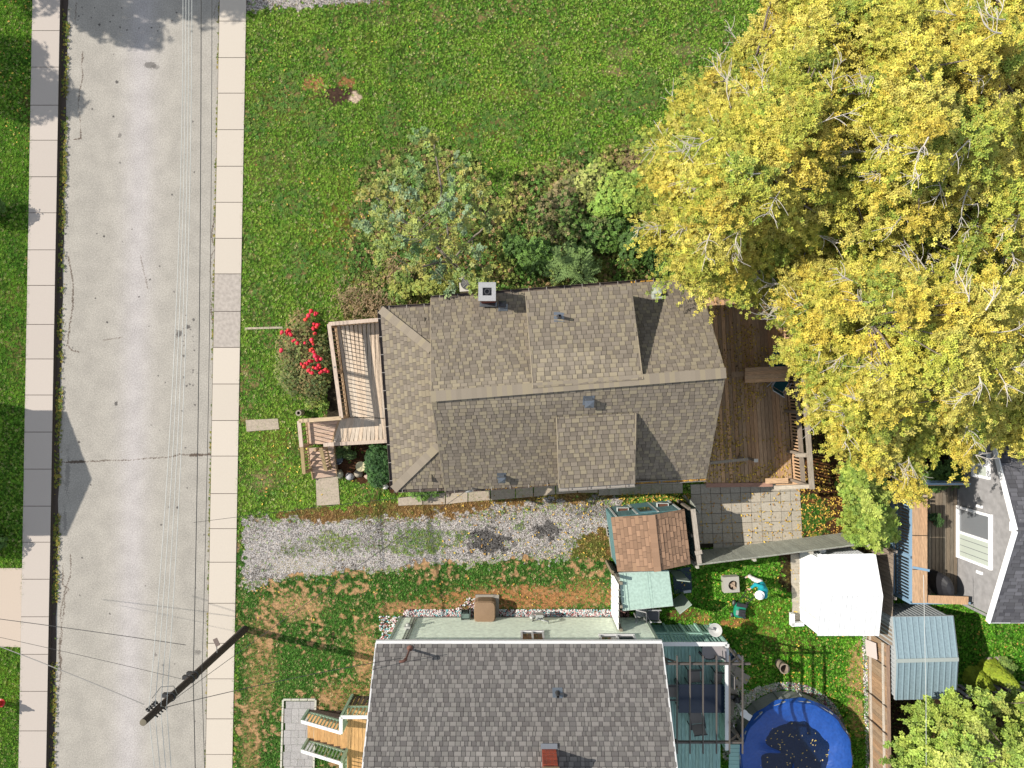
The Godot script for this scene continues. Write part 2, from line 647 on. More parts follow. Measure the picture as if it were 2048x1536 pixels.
	for p: Array in [[625, 168, 24, 16, 176, 124, 84, 1.0, 70], [690, 162, 18, 12, 172, 118, 80, 0.9, 70], [672, 190, 34, 16, 78, 60, 50, 1.0, 10], [710, 194, 11, 9, 206, 184, 160, 1.4, 0], [596, 680, 30, 18, 180, 150, 104, 0.8, 60], [560, 205, 70, 40, 130, 116, 66, 0.6, 120],
			[545, 330, 50, 60, 132, 120, 76, 0.5, 120], [840, 480, 170, 90, 138, 108, 52, 0.75, 90], [960, 540, 70, 40, 150, 104, 62, 0.9, 40], [1240, 105, 34, 14, 150, 138, 96, 0.7, 110], [1230, 140, 20, 10, 168, 140, 110, 0.7, 90], [1370, 100, 40, 14, 170, 150, 120, 0.6, 110], [1060, 90, 50, 14, 150, 138, 86, 0.5, 130], [1150, 190, 40, 12, 150, 126, 76, 0.5, 130],
			[1020, 190, 90, 12, 140, 120, 66, 0.45, 150], [1340, 330, 26, 34, 128, 96, 70, 0.8, 60], [760, 40, 60, 10, 150, 136, 96, 0.5, 120], [930, 262, 26, 20, 160, 134, 70, 0.5, 130], [1000, 262, 60, 20, 150, 124, 70, 0.4, 140],
			[545, 945, 40, 26, 148, 128, 82, 0.6, 110], [560, 880, 40, 30, 132, 112, 58, 0.5, 130], [520, 960, 26, 22, 160, 140, 110, 0.5, 100],
			[1050, 1195, 170, 24, 176, 128, 84, 1.0, 40], [900, 1215, 80, 14, 178, 134, 94, 0.9, 50], [800, 1215, 46, 14, 184, 140, 100, 0.9, 40], [590, 1212, 60, 24, 190, 150, 110, 0.9, 50], [730, 1310, 22, 60, 188, 146, 104, 0.9, 50], [690, 1390, 60, 28, 186, 142, 100, 0.8, 60], [520, 1330, 30, 100, 184, 146, 102, 0.7, 70], [500, 1480, 20, 90, 186, 146, 104, 0.7, 60], [1170, 1180, 40, 30, 170, 128, 84, 0.7, 60],
			[1718, 1350, 22, 60, 200, 166, 116, 0.9, 60], [1712, 1420, 18, 60, 190, 156, 108, 0.8, 60], [1471, 1243, 26, 10, 168, 120, 74, 1.0, 20], [1405, 1238, 14, 14, 190, 150, 90, 0.8, 60], [1540, 1262, 22, 16, 172, 140, 90, 0.7, 80], [1360, 1225, 40, 16, 130, 94, 60, 0.8, 40], [1590, 1290, 60, 16, 120, 92, 60, 0.6, 90], [1585, 1225, 14, 16, 96, 84, 50, 0.7, 60], [1530, 1230, 60, 40, 126, 122, 48, 0.5, 150],
			[975, 1081, 44, 26, 40, 36, 34, 1.8, 0], [1090, 1060, 24, 20, 50, 46, 44, 1.6, 0], [1200, 1022, 60, 14, 90, 78, 58, 0.8, 10], [600, 1130, 70, 18, 196, 180, 140, 0.6, 10], [680, 1083, 60, 17, 118, 122, 60, 0.9, 230], [835, 1080, 60, 26, 92, 126, 50, 1.0, 250], [920, 1072, 16, 12, 84, 130, 40, 1.0, 220], [590, 1098, 30, 12, 112, 112, 60, 0.8, 120], [1170, 1088, 40, 14, 100, 104, 50, 0.7, 120], [1040, 1052, 10, 10, 84, 130, 40, 0.9, 180], [755, 1090, 50, 8, 120, 112, 70, 0.7, 80],
			[1620, 1030, 32, 34, 60, 110, 34, 1.2, 255], [30, 700, 20, 60, 130, 110, 76, 0.6, 110], [20, 600, 24, 30, 128, 110, 70, 0.5, 120], [55, 220, 14, 50, 110, 90, 60, 0.6, 90], [30, 1380, 30, 40, 112, 124, 36, 0.5, 190]]:
		var o := cell(p[0], p[1])
		var rx: float = p[2] * 0.5
		var ry: float = p[3] * 0.5
		for y in range(maxi(0, int(o.y - ry * 1.6)), mini(GH, int(o.y + ry * 1.6))):
			for x in range(maxi(0, int(o.x - rx * 1.6)), mini(GW, int(o.x + rx * 1.6))):
				var i := y * GW + x
				var e := Vector2((x - o.x) / rx, (y - o.y) / ry).length() + (hi_noise[i] - 128) / 150.0 + (lo_noise[i] - 128) / 400.0
				var k := clampf((1.15 - e) * 2.2, 0.0, 1.0) * minf(p[7], 1.0)
				if k <= 0.0:
					continue
				var s := 0.78 + white[(i * 13) & 65535] * 0.0016
				for ch in 3:
					grgb[i * 3 + ch] = int(lerpf(grgb[i * 3 + ch], minf(255, p[4 + ch] * s), k))
				gd[i] = int(lerpf(gd[i], p[8], k))
	gtex = ImageTexture.create_from_image(Image.create_from_data(GW, GH, false, Image.FORMAT_RGB8, grgb))


func sheet(called: String, pts: Array, h: float, m: Material, par: Node = self) -> MeshInstance3D:
	# a flat sheet; its texture coordinates are the painted ground's
	var q := PackedVector2Array()
	for i in range(0, pts.size(), 2):
		var p := P(pts[i], pts[i + 1])
		q.append(Vector2(p.x, p.z))
	var st := SurfaceTool.new()
	st.begin(Mesh.PRIMITIVE_TRIANGLES)
	var idx := Geometry2D.triangulate_polygon(q)
	for i in range(0, idx.size(), 3):
		var t := [q[idx[i]], q[idx[i + 1]], q[idx[i + 2]]]
		if (t[1] - t[0]).cross(t[2] - t[0]) < 0:
			t = [t[0], t[2], t[1]]
		for k: Vector2 in t:
			st.set_normal(Vector3.UP)
			st.set_uv(Vector2(k.x / (GW * GC) + 0.5, k.y / (GH * GC) + 0.5))
			st.add_vertex(Vector3(k.x, h, k.y))
	var o := MeshInstance3D.new()
	o.name = numbered(called, par)
	o.mesh = st.commit()
	o.material_override = m
	par.add_child(o)
	return o


func ground_mat(e: float) -> StandardMaterial3D:
	var m := StandardMaterial3D.new()
	m.albedo_texture = gtex
	m.albedo_color = Color(e, e, e).linear_to_srgb()
	m.roughness = 1.0
	m.metallic_specular = 0.2
	return m


func ground_at(p: Vector3) -> int:
	var x := int(p.x / GC + GW * 0.5)
	var y := int(p.z / GC + GH * 0.5)
	return y * GW + x if x >= 0 and y >= 0 and x < GW and y < GH else -1


func grass() -> void:
	var pal := {
		LOT: [Color(0.15, 0.27, 0.03), Color(0.075, 0.19, 0.024), Color(0.27, 0.32, 0.07), Color(0.4, 0.36, 0.19)],
		VERGE: [Color(0.1, 0.22, 0.02), Color(0.065, 0.165, 0.018), Color(0.19, 0.28, 0.04), Color(0.36, 0.32, 0.16)],
		PATCHY: [Color(0.06, 0.155, 0.025), Color(0.04, 0.115, 0.02), Color(0.12, 0.18, 0.045), Color(0.45, 0.33, 0.19)],
		YARD: [Color(0.075, 0.225, 0.016), Color(0.05, 0.17, 0.014), Color(0.15, 0.29, 0.03), Color(0.36, 0.33, 0.11)],
		SOIL: [Color(0.05, 0.09, 0.02), Color(0.09, 0.08, 0.03), Color(0.12, 0.1, 0.03), Color(0.2, 0.14, 0.04)],
		GRAVEL: [Color(0.15, 0.23, 0.045), Color(0.1, 0.19, 0.035), Color(0.24, 0.25, 0.07), Color(0.2, 0.17, 0.07)],
		BED: [Color(0.06, 0.13, 0.02), Color(0.05, 0.12, 0.02), Color(0.1, 0.13, 0.03), Color(0.2, 0.14, 0.05)],
		WEEDS: [Color(0.1, 0.13, 0.03), Color(0.07, 0.11, 0.02), Color(0.22, 0.19, 0.07), Color(0.32, 0.24, 0.12)],
		RUSTY: [Color(0.24, 0.15, 0.06), Color(0.13, 0.16, 0.035), Color(0.2, 0.11, 0.05), Color(0.3, 0.21, 0.1)]}
	var s := Swarm.new()
	for i in 520000:
		var p := Vector3(rnd(-21.2, 21.2), 0.0, rnd(-16.0, 16.0))
		var g := ground_at(p)
		var z := gz[g]
		if z == HARD or rng.randi() % 256 >= gd[g] :
			continue
		var c: Array = pal[z]
		var t := clampf((lo_noise[g] + hi_noise[g] * 0.6 - 150.0) / 105.0, 0.0, 1.0)
		var col: Color = c[0].lerp(c[1], t)
		var d := rng.randf()
		if d < 0.2:
			col = col.lerp(c[2], 0.8)
		elif d < (0.28 if z != WEEDS else 0.5):
			col = col.lerp(c[3], rnd(0.4, 1.0))
		col = col * (rnd(0.6, 1.0) if rng.randf() < 0.35 else rnd(1.15, 2.0))
		var r := rnd(0.036, 0.078) * (1.5 if z == WEEDS else 1.0)
		s.add(Basis(Vector3.UP, rng.randf() * TAU).scaled(Vector3(r, r * rnd(0.5, 0.95), r)), p + Vector3.UP * 0.002, col)
	var m := mat(Color(1, 1, 1), 0.9, "", 1.0, 0.0, true)
	m.metallic_specular = 0.25
	m.backlight_enabled = true
	m.backlight = Color(0.25, 0.3, 0.05)
	var o := swarm("grass", leaf_mesh("tuft"), m, s)
	tag(o, "green and dry grass growing on the lawns and verges", "grass")
	# creeping weeds: in the kerb joints, the vacant lot and the drive
	s = Swarm.new()
	for i in 4200:
		var y := rnd(-20, 1560)
		var left := rng.randf() < 0.62
		var px := (lerpf(128, 100, y / 1536.0) + rnd(-6, 8)) if left else (lerpf(437, 410, y / 1536.0) + rnd(-3, 4))
		if lo_noise[ground_at(P(px, y))] + rng.randi() % 110 < 165:
			continue
		var r := rnd(0.03, 0.075)
		s.add(Basis(Vector3.UP, rng.randf() * TAU).scaled(Vector3(r, r, r)), P(px, y) + Vector3.DOWN * 0.1, Color(0.09, 0.14, 0.03).lerp(Color(0.3, 0.22, 0.05), rng.randf() ** 2) * rnd(0.6, 1.2))
	for i in 9000:
		var p := P(rnd(490, 1330), rnd(120, 590))
		var g := ground_at(p)
		if gz[g] == HARD or lo_noise[g] + (40 if gz[g] == WEEDS else 0) < 140 + rng.randi() % 40:
			continue
		var r := rnd(0.06, 0.12)
		s.add(Basis(Vector3.UP, rng.randf() * TAU).scaled(Vector3(r, r, r)), p + Vector3.UP * 0.03, Color(0.06, 0.15, 0.03).lerp(Color(0.14, 0.2, 0.04), rng.randf()) * rnd(0.7, 1.2))
	var tall := noise(0.5, 71, 3)
	for i in 15000:
		var p := P(rnd(700, 1400), rnd(250, 620))
		var g := ground_at(p)
		if gz[g] != WEEDS:
			continue
		var east := clampf((p.x + 0.6) / 1.6, 0.0, 1.0)
		var hgt := (0.5 + 0.7 * tall.get_noise_2d(p.x, p.z)) * lerpf(0.15, 1.1, east) * rng.randf()
		var q := tall.get_noise_2d(p.x * 1.3 + 50.0, p.z * 1.3)
		var col := Color(0.1, 0.2, 0.04).lerp(Color(0.3, 0.32, 0.08), clampf(0.5 + q * 1.5, 0, 1))
		if rng.randf() < 0.16:
			col = Color(0.36, 0.25, 0.12)
		var r := rnd(0.05, 0.12)
		s.add(Basis(Vector3(rnd(-0.6, 0.6), 1, rnd(-0.6, 0.6)).normalized(), rng.randf() * TAU).scaled_local(Vector3(r, r, r)), p + Vector3.UP * (0.04 + maxf(hgt, 0.0)), col * rnd(0.55, 1.3))
	var o2 := swarm("weeds", leaf_mesh("broad"), m, s)
	tag(o2, "low weeds sprouting along the kerbs and in the vacant lot", "weeds")
	# fallen leaves
	s = Swarm.new()
	var spots := [[1590, 930, 1710, 1080, 900, 0.0], [1350, 1130, 1740, 1400, 520, 0.0], [1500, 1320, 1740, 1536, 120, 0.0], [1400, 985, 1585, 1090, 210, 0.05], [780, 420, 1000, 580, 700, 0.0], [690, 380, 850, 560, 300, 0.0], [500, 860, 800, 1010, 90, 0.0], [880, 990, 1240, 1120, 260, 0.02], [1240, 985, 1380, 1012, 190, 0.02], [500, 1150, 1220, 1240, 110, 0.0], [0, 0, 60, 300, 60, 0.0], [500, 30, 1300, 560, 240, 0.0], [1920, 1240, 2048, 1330, 40, 0.0], [1560, 560, 2040, 900, 900, 0.0]]
	for q: Array in spots:
		for i in q[4]:
			var p: Vector3 = P(rnd(q[0], q[2]), rnd(q[1], q[3])) + Vector3.UP * (q[5] + rnd(0.02, 0.06))
			var r := rnd(0.03, 0.06)
			s.add(Basis(Vector3(rnd(-1, 1), 3, rnd(-1, 1)).normalized(), rng.randf() * TAU).scaled(Vector3(r, r, r)), p, Color(0.6, 0.42, 0.06).lerp(Color(0.32, 0.14, 0.04), rng.randf() ** 1.4) * rnd(0.7, 1.2))
	var o3 := swarm("fallen_leaves", leaf_mesh("fallen"), mat(Color(1, 1, 1), 0.8, "", 1.0, 0.0, true), s)
	tag(o3, "yellow and brown fallen leaves scattered over the yards", "leaves")
	# gravel
	s = Swarm.new()
	for i in 110000:
		var p := P(rnd(484, 1240), rnd(990, 1180) if i % 12 else rnd(-12, 20))
		var g := ground_at(p)
		if gz[g] != GRAVEL:
			continue
		var v := grgb[g * 3] / 255.0
		var b := rnd(0.18, 0.6) * clampf(v * 1.5, 0.25, 1.0)
		var r := rnd(0.012, 0.027)
		s.add(Basis(Vector3.UP, rng.randf() * TAU).scaled(Vector3(r, r, r * rnd(0.6, 1.0))), p + Vector3.UP * 0.004, Color(b * 1.0, b * 0.94, b * 0.9))
	var o4 := swarm("gravel", leaf_mesh("stone"), mat(Color(1, 1, 1), 0.95, "", 1.0, 0.0, true), s)
	tag(o4, "pale crushed stone covering the driveway", "gravel")


func road() -> void:
	# the ground steps down to the street; beyond the picture it goes on to the horizon
	var gm := ground_mat(0.6)
	var far := 12000.0
	var slope := -28.0 / 1536.0
	var gx := func(x0: float, y: float) -> float: return x0 + slope * y
	var st := MB.new()
	var g := sheet("ground", [-far, -far, gx.call(122, -far), -far, gx.call(122, far), far, -far, far], 0.0, gm)
	g.set_meta("kind", "structure")
	var g2 := sheet("ground", [gx.call(440, -far), -far, far, -far, far, far, gx.call(440, far), far], 0.0, gm)
	g2.set_meta("kind", "structure")
	# street surface with its own paint: wheel tracks, cracks, stains
	var w := 360
	var hh := 1600
	var im := Image.create(w, hh, false, Image.FORMAT_RGB8)
	var d := PackedByteArray()
	d.resize(w * hh * 3)
	var n1 := noise(0.02, 21, 4).get_image(w, hh).get_data()
	var n2 := noise(0.3, 22, 2).get_image(w, hh).get_data()
	for y in hh:
		for x in w:
			var i := y * w + x
			var t := x / 360.0
			var k := 1.0 + 0.05 * exp(-pow((t - 0.5) * 11.0, 2.0)) - 0.035 * exp(-pow((t - 0.24) * 8.0, 2.0)) - 0.03 * exp(-pow((t - 0.78) * 7.0, 2.0)) - 0.1 * clampf(0.06 - t, 0.0, 0.06) * 10.0
			k *= 0.93 + 0.1 * n1[i] / 255.0 + 0.24 * (n2[i] / 255.0 - 0.5)
			if rng.randi() % 300 == 0:
				k *= rnd(0.7, 0.9)
			d[i * 3] = int(clampf(203.0 * k, 0, 255))
			d[i * 3 + 1] = int(clampf(197.0 * k, 0, 255))
			d[i * 3 + 2] = int(clampf((186.0 + 8.0 * exp(-pow((t - 0.5) * 11.0, 2.0))) * k, 0, 255))
	var blot := func(px: float, py: float, rx: float, ry: float, c: Color, strength: float) -> void:
		for yy in range(int(py - ry * 1.5), int(py + ry * 1.5) + 1):
			for xx in range(int(px - rx * 1.5), int(px + rx * 1.5) + 1):
				var x := int(xx - 100 - slope * yy)
				var y := yy + 32
				if x < 0 or y < 0 or x >= w or y >= hh:
					continue
				var i := y * w + x
				var e := Vector2((xx - px) / rx, (yy - py) / ry).length() + (n1[i] - 128) / 160.0 + (n2[i] - 128) / 300.0
				var k := clampf((1.1 - e) * 3.0, 0.0, 1.0) * strength
				d[i * 3] = int(lerpf(d[i * 3], c.r8, k))
				d[i * 3 + 1] = int(lerpf(d[i * 3 + 1], c.g8, k))
				d[i * 3 + 2] = int(lerpf(d[i * 3 + 2], c.b8, k))
	var dark := Color8(104, 100, 96)
	for b: Array in [[298, 126, 10, 5, 0.6], [310, 130, 9, 4, 0.4], [230, 160, 3, 3, 1.0], [235, 268, 4, 6, 0.5], [355, 665, 8, 8, 0.8], [374, 653, 4, 3, 0.8], [363, 682, 4, 2, 0.7], [384, 638, 2, 3, 0.8], [228, 806, 4, 5, 0.9], [395, 1307, 6, 5, 0.5], [308, 1312, 3, 4, 0.5], [410, 1490, 5, 10, 0.5], [130, 950, 6, 34, 0.35], [125, 1040, 4, 20, 0.3]]:
		blot.call(b[0], b[1], b[2], b[3], dark, b[4])
	for i in 70:
		blot.call(rnd(140, 410), rnd(0, 1536) if i > 12 else rnd(10, 60), 1.6, 1.6, Color8(70, 66, 64), rnd(0.4, 0.9))
	for i in 16:
		blot.call(372 + rnd(-10, 12), rnd(620, 790), 1.8, 1.8, dark, 0.8)
	var lines := [[[148, 0], [146, 30], [148, 54]], [[162, 100], [158, 125], [162, 150], [155, 175], [152, 205], [156, 240], [158, 274], [141, 276]], [[131, 510], [138, 540], [142, 570], [141, 610], [135, 650], [130, 690], [140, 700], [155, 704]], [[277, 510], [286, 550], [292, 578]], [[203, 680], [222, 676], [240, 674]],
		[[120, 925], [150, 924], [180, 923], [215, 921], [250, 921], [290, 917], [340, 914], [356, 909], [380, 911], [420, 909]], [[122, 1130], [120, 1170], [132, 1180], [121, 1200], [116, 1230], [119, 1270], [114, 1310], [117, 1350], [112, 1385]], [[136, 1110], [137, 1150], [124, 1185], [124, 1215], [120, 1250], [114, 1290], [118, 1330]], [[429, 420], [422, 450], [420, 470], [427, 495], [419, 510], [417, 545], [424, 580], [418, 610], [422, 640], [427, 680], [419, 700]], [[430, 5], [424, 25], [430, 40]]]
	for l: Array in lines:
		for i in l.size() - 1:
			var a := Vector2(l[i][0], l[i][1])
			var b := Vector2(l[i + 1][0], l[i + 1][1])
			var cnt := int(a.distance_to(b) / 1.2) + 1
			for k in cnt:
				var p := a.lerp(b, float(k) / cnt) + Vector2(rnd(-1.2, 1.2), rnd(-1.0, 1.0))
				var r := 0.9 if l.size() < 5 else (2.2 if (p.y > 900 and p.y < 930 and (p.x < 165 or p.x > 375)) else rnd(0.7, 1.3))
				blot.call(p.x, p.y, r, r, Color8(104, 90, 78), rnd(0.4, 0.9) if l.size() > 4 else 0.4)
	im = Image.create_from_data(w, hh, false, Image.FORMAT_RGB8, d)
	var rm := StandardMaterial3D.new()
	rm.albedo_texture = ImageTexture.create_from_image(im)
	rm.albedo_color = Color(0.52, 0.52, 0.52).linear_to_srgb()
	rm.roughness = 0.95
	var rs := SurfaceTool.new()
	rs.begin(Mesh.PRIMITIVE_TRIANGLES)
	for seg in range(-4, 5):
		var y0 := -32.0 + seg * 1600.0
		for q: Array in [[0, 0], [1, 0], [1, 1], [0, 0], [1, 1], [0, 1]]:
			var y: float = y0 + q[1] * 1600.0
			var p := P(100.0 + q[0] * 360.0 + slope * y, y)
			p.y = -0.15
			rs.set_normal(Vector3.UP)
			rs.set_uv(Vector2(q[0], q[1]))
			rs.add_vertex(p)
	var r := MeshInstance3D.new()
	r.name = "road"
	r.mesh = rs.commit()
	r.material_override = rm
	r.set_meta("kind", "structure")
	add_child(r)
	# soil strips in the gutters
	var soil := mat(Color(0.06, 0.045, 0.035), 1.0, "mottle", 2.0)
	var mb := MB.new()
	for e: Array in [[121.0, 131.0], [436.0, 441.0]]:
		for i in 60:
			var y0 := -400.0 + i * 40.0
			var j0 := 1.5 * sin(i * 2.1)
			var j1 := 1.5 * sin((i + 1) * 2.1)
			var q := [P(gx.call(e[0], y0), y0), P(gx.call(e[1] + j0, y0), y0), P(gx.call(e[1] + j1, y0 + 40), y0 + 40), P(gx.call(e[0], y0 + 40), y0 + 40)]
			mb.quad(q[0] + Vector3.DOWN * 0.12, q[1] + Vector3.DOWN * 0.145, q[2] + Vector3.DOWN * 0.145, q[3] + Vector3.DOWN * 0.12, Vector3.UP)
	for e: float in [122.0, 440.0]:
		mb.quad(P(gx.call(e, -far), -far), P(gx.call(e, far), far), P(gx.call(e, far), far) + Vector3.DOWN * 0.3, P(gx.call(e, -far), -far) + Vector3.DOWN * 0.3, Vector3.RIGHT)
	put(mb, "gutter_soil", soil).set_meta("kind", "structure")
	# pavements, slab by slab
	var ys := [[-84, -11, 62, 135, 211, 281, 354, 426, 500, 571, 649, 718, 790, 864, 938, 1012, 1084, 1158, 1233, 1308, 1382, 1461, 1536, 1610], [-103, -30, 43, 116, 187, 260, 333, 405, 477, 548, 623, 695, 768, 841, 912, 987, 1057, 1124, 1206, 1286, 1357, 1437, 1508, 1582]]
	for side in 2:
		var par := Node3D.new()
		par.name = numbered("pavement", self)
		add_child(par)
		par.set_meta("kind", "structure")
		var warm := lit(228, 216, 205) if side == 0 else lit(242, 230, 214)
		var ms := tones(warm * 0.9, 4, 0.025, 0.92, "speck", 0.8)
		var grey := mat(lit(200, 190, 180), 0.9, "blotch", 0.5)
		for i in 23:
			var a: float = ys[side][i] + 0.6
			var b: float = ys[side][i + 1] - 0.6
			var x0 := 66.0 if side == 0 else 440.0
			var x1 := 121.0 if side == 0 else 493.0
			var q := PackedVector3Array([P(gx.call(x0, a), a, 0), P(gx.call(x1, a), a, 0), P(gx.call(x1, b), b, 0), P(gx.call(x0, b), b, 0)])
			for k in 4:
				q[k].y = -0.2
			var s := MB.new()
			s.poly(q, Vector3.UP, 0.235 + rnd(-0.004, 0.004))
			put(s, "slab", grey if side == 1 and (i == 9 or i == 10) else ms[rng.randi() % 4], par)
		# joints are dark with dirt
		var jm := MB.new()
		jm.quad(P(gx.call(66.0 if side == 0 else 440.0, -84), -84, 0.02), P(gx.call(121.0 if side == 0 else 493.0, -84), -84, 0.02), P(gx.call(121.0 if side == 0 else 493.0, 1600), 1600, 0.02), P(gx.call(66.0 if side == 0 else 440.0, 1600), 1600, 0.02), Vector3.UP)
		put(jm, "joint_dirt", soil, par)
	# the neighbour's drive on the left
	var dr := Node3D.new()
	dr.name = "driveway"
	add_child(dr)
	dr.set_meta("kind", "structure")
	var dm := tones(lit(226, 208, 190), 3, 0.03, 0.92, "speck", 0.8)
	for k in 4:
		var s := MB.new()
		s.poly(PackedVector3Array([P(-400 + k * 110, 1136), P(-292 + k * 110 if k < 3 else 45, 1136), P(-292 + k * 110 if k < 3 else 42, 1294), P(-400 + k * 110, 1290)]), Vector3.UP, 0.03)
		put(s, "slab", dm[k % 3], dr)


func flags() -> void:  # loose concrete walks round the house
	var walk := Node3D.new()
	walk.name = "path"
	add_child(walk)
	walk.set_meta("kind", "structure")
	var ms := tones(lit(206, 190, 170), 4, 0.05, 0.95, "blotch", 0.8)
	for q: Array in [[492, 840, 556, 837, 559, 858, 494, 863], [632, 957, 676, 952, 680, 1008, 634, 1011], [490, 655, 565, 653, 566, 657, 490, 659],
			[796, 996, 845, 990, 845, 1009, 797, 1011], [847, 990, 890, 986, 890, 1008, 847, 1009], [892, 986, 935, 982, 935, 1003, 892, 1008], [937, 982, 980, 978, 980, 1000, 937, 1003], [982, 978, 1030, 972, 1030, 996, 982, 1000], [1032, 972, 1065, 968, 1066, 993, 1032, 996], [1068, 968, 1110, 964, 1110, 988, 1068, 993], [1112, 964, 1154, 962, 1154, 985, 1112, 988], [1156, 962, 1195, 960, 1195, 985, 1156, 985]]:
		var s := MB.new()
		s.poly(PackedVector3Array([P(q[0], q[1]), P(q[2], q[3]), P(q[4], q[5]), P(q[6], q[7])]), Vector3.UP, rnd(0.03, 0.045))
		put(s, "slab", ms[rng.randi() % 4], walk)
	# square pavers behind the house and along its wall
	var patio := Node3D.new()
	patio.name = "patio"
	add_child(patio)
	patio.set_meta("kind", "structure")
	var pm := tones(lit(206, 196, 178), 5, 0.06, 0.95, "blotch", 1.0, 0.01)
	var origin := P(1400, 968)
	var ux := Vector3(0.397, 0, -0.013)
	var uz := Vector3(0.02, 0, 0.397)
	for i in range(-1, 10):
		for k in range(0, 7):
			var a := origin + ux * i + uz * k
			var s := MB.new()
			var e := 0.02
			if k == 6 and i < 1:
				continue
			s.poly(PackedVector3Array([a + ux * e + uz * e, a + ux * (1 - e) + uz * e, a + ux * (1 - e) + uz * (1 - e), a + ux * e + uz * (1 - e)]), Vector3.UP, rnd(0.034, 0.046))
			put(s, "paver", pm[rng.randi() % 5], patio)
	for i in range(0, 8):
		for k in 2:
			var a := P(1197, 955) + Vector3(0.42, 0, -0.012) * i + Vector3(0.005, 0, 0.36) * k
			var s := MB.new()
			s.poly(PackedVector3Array([a, a + Vector3(0.41, 0, -0.012), a + Vector3(0.414, 0, 0.34), a + Vector3(0.004, 0, 0.35)]), Vector3.UP, rnd(0.03, 0.045))
			put(s, "paver", pm[rng.randi() % 5], patio)
	# grey pavers with a pale edging before the green house's porch
	var walk2 := Node3D.new()
	walk2.name = "path_001"
	add_child(walk2)
	walk2.set_meta("kind", "structure")
	var gm := tones(lit(190, 186, 184), 5, 0.07, 0.95, "blotch", 1.2)
	var wm := mat(lit(226, 222, 206), 0.9, "blotch", 1.0)
	for k in 14:
		var z := P(0, 1402).z + k * 0.288
		var x := P(570, 0).x + (0.0 if k % 3 else 0.05)
		var end := P(630, 0).x
		while x < end - 0.1:
			var wd := 0.288 if rng.randf() < 0.7 else 0.42
			wd = minf(wd, end - x)
			var s := MB.new()
			var sh := -0.0075 * k
			s.poly(PackedVector3Array([Vector3(x + sh, 0, z), Vector3(x + wd - 0.008 + sh, 0, z), Vector3(x + wd - 0.008 + sh, 0, z + 0.28), Vector3(x + sh, 0, z + 0.28)]), Vector3.UP, rnd(0.045, 0.055))
			put(s, "paver", gm[rng.randi() % 5], walk2)
			x += wd
	for q: Array in [[567, 1398, 632, 1398], [632, 1398, 625, 1640], [567, 1398, 560, 1640]]:
		var a := P(q[0], q[1])
		var b := P(q[2], q[3])
		var cnt := int(a.distance_to(b) / 0.3)
		for i in cnt:
			stick(walk2, "edging_stone", a.lerp(b, (i + 0.04) / cnt) + Vector3.UP * 0.03, a.lerp(b, (i + 0.96) / cnt) + Vector3.UP * 0.03, 0.07, 0.09, wm)
	# slab strip along the white shed
	var strip := Node3D.new()
	strip.name = "path_002"
	add_child(strip)
	strip.set_meta("kind", "structure")
	for k in 7:
		var y := 1108.0 + k * 19.5
		var s := MB.new()
		s.poly(PackedVector3Array([P(1581 + k * 0.6, y), P(1603 + k * 0.3, y), P(1603 + k * 0.3, y + 19), P(1581 + k * 0.6, y + 19)]), Vector3.UP, rnd(0.03, 0.05))
		put(s, "slab", pm[k % 5], strip)


# ---- the brown-roofed house in the middle ----
func box_vent(par: Node, p: Vector3, nrm: Vector3, m: Material, hood: Material, size := 0.3) -> void:
	var u := Vector3.RIGHT
	var w := nrm.cross(u).normalized()
	u = w.cross(nrm).normalized()
	var mb := MB.new()
	mb.box(p + nrm * 0.015, u * size * 0.62, nrm * 0.008, w * size * 0.62)
	var v := put(mb, "roof_vent", m, par)
	mb = MB.new()
	mb.box(p + nrm * 0.1, u * size * 0.36, nrm * 0.09, w * size * 0.36)
	put(mb, "vent_neck", m, v)
	mb = MB.new()
	var a := p + nrm * 0.2
	var s := size * 0.5
	var t := PackedVector3Array([a - u * s - w * s, a + u * s - w * s, a + u * s + w * s, a - u * s + w * s])
	mb.poly(t, nrm, 0.03)
	for i in 4:
		mb.tri(t[i] + nrm * 0.03, t[(i + 1) % 4] + nrm * 0.03, a + nrm * 0.075, nrm)
	put(mb, "vent_hood", hood, v)


func pipe_vent(par: Node, p: Vector3, nrm: Vector3, h: float, m: Material, flash: Material) -> void:
	var mb := MB.new()
	var u := Vector3.RIGHT
	var w := nrm.cross(u).normalized()
	mb.box(p + nrm * 0.012, u * 0.17, nrm * 0.006, w * 0.17)
	var v := put(mb, "vent_flashing", flash, par)
	mb = MB.new()
	mb.lathe(p, [[0.09, 0.0], [0.06, 0.1], [0.05, h], [0.036, h], [0.036, h - 0.2], [0.0, h - 0.2]], 14)
	put(mb, "vent_pipe", m, v)


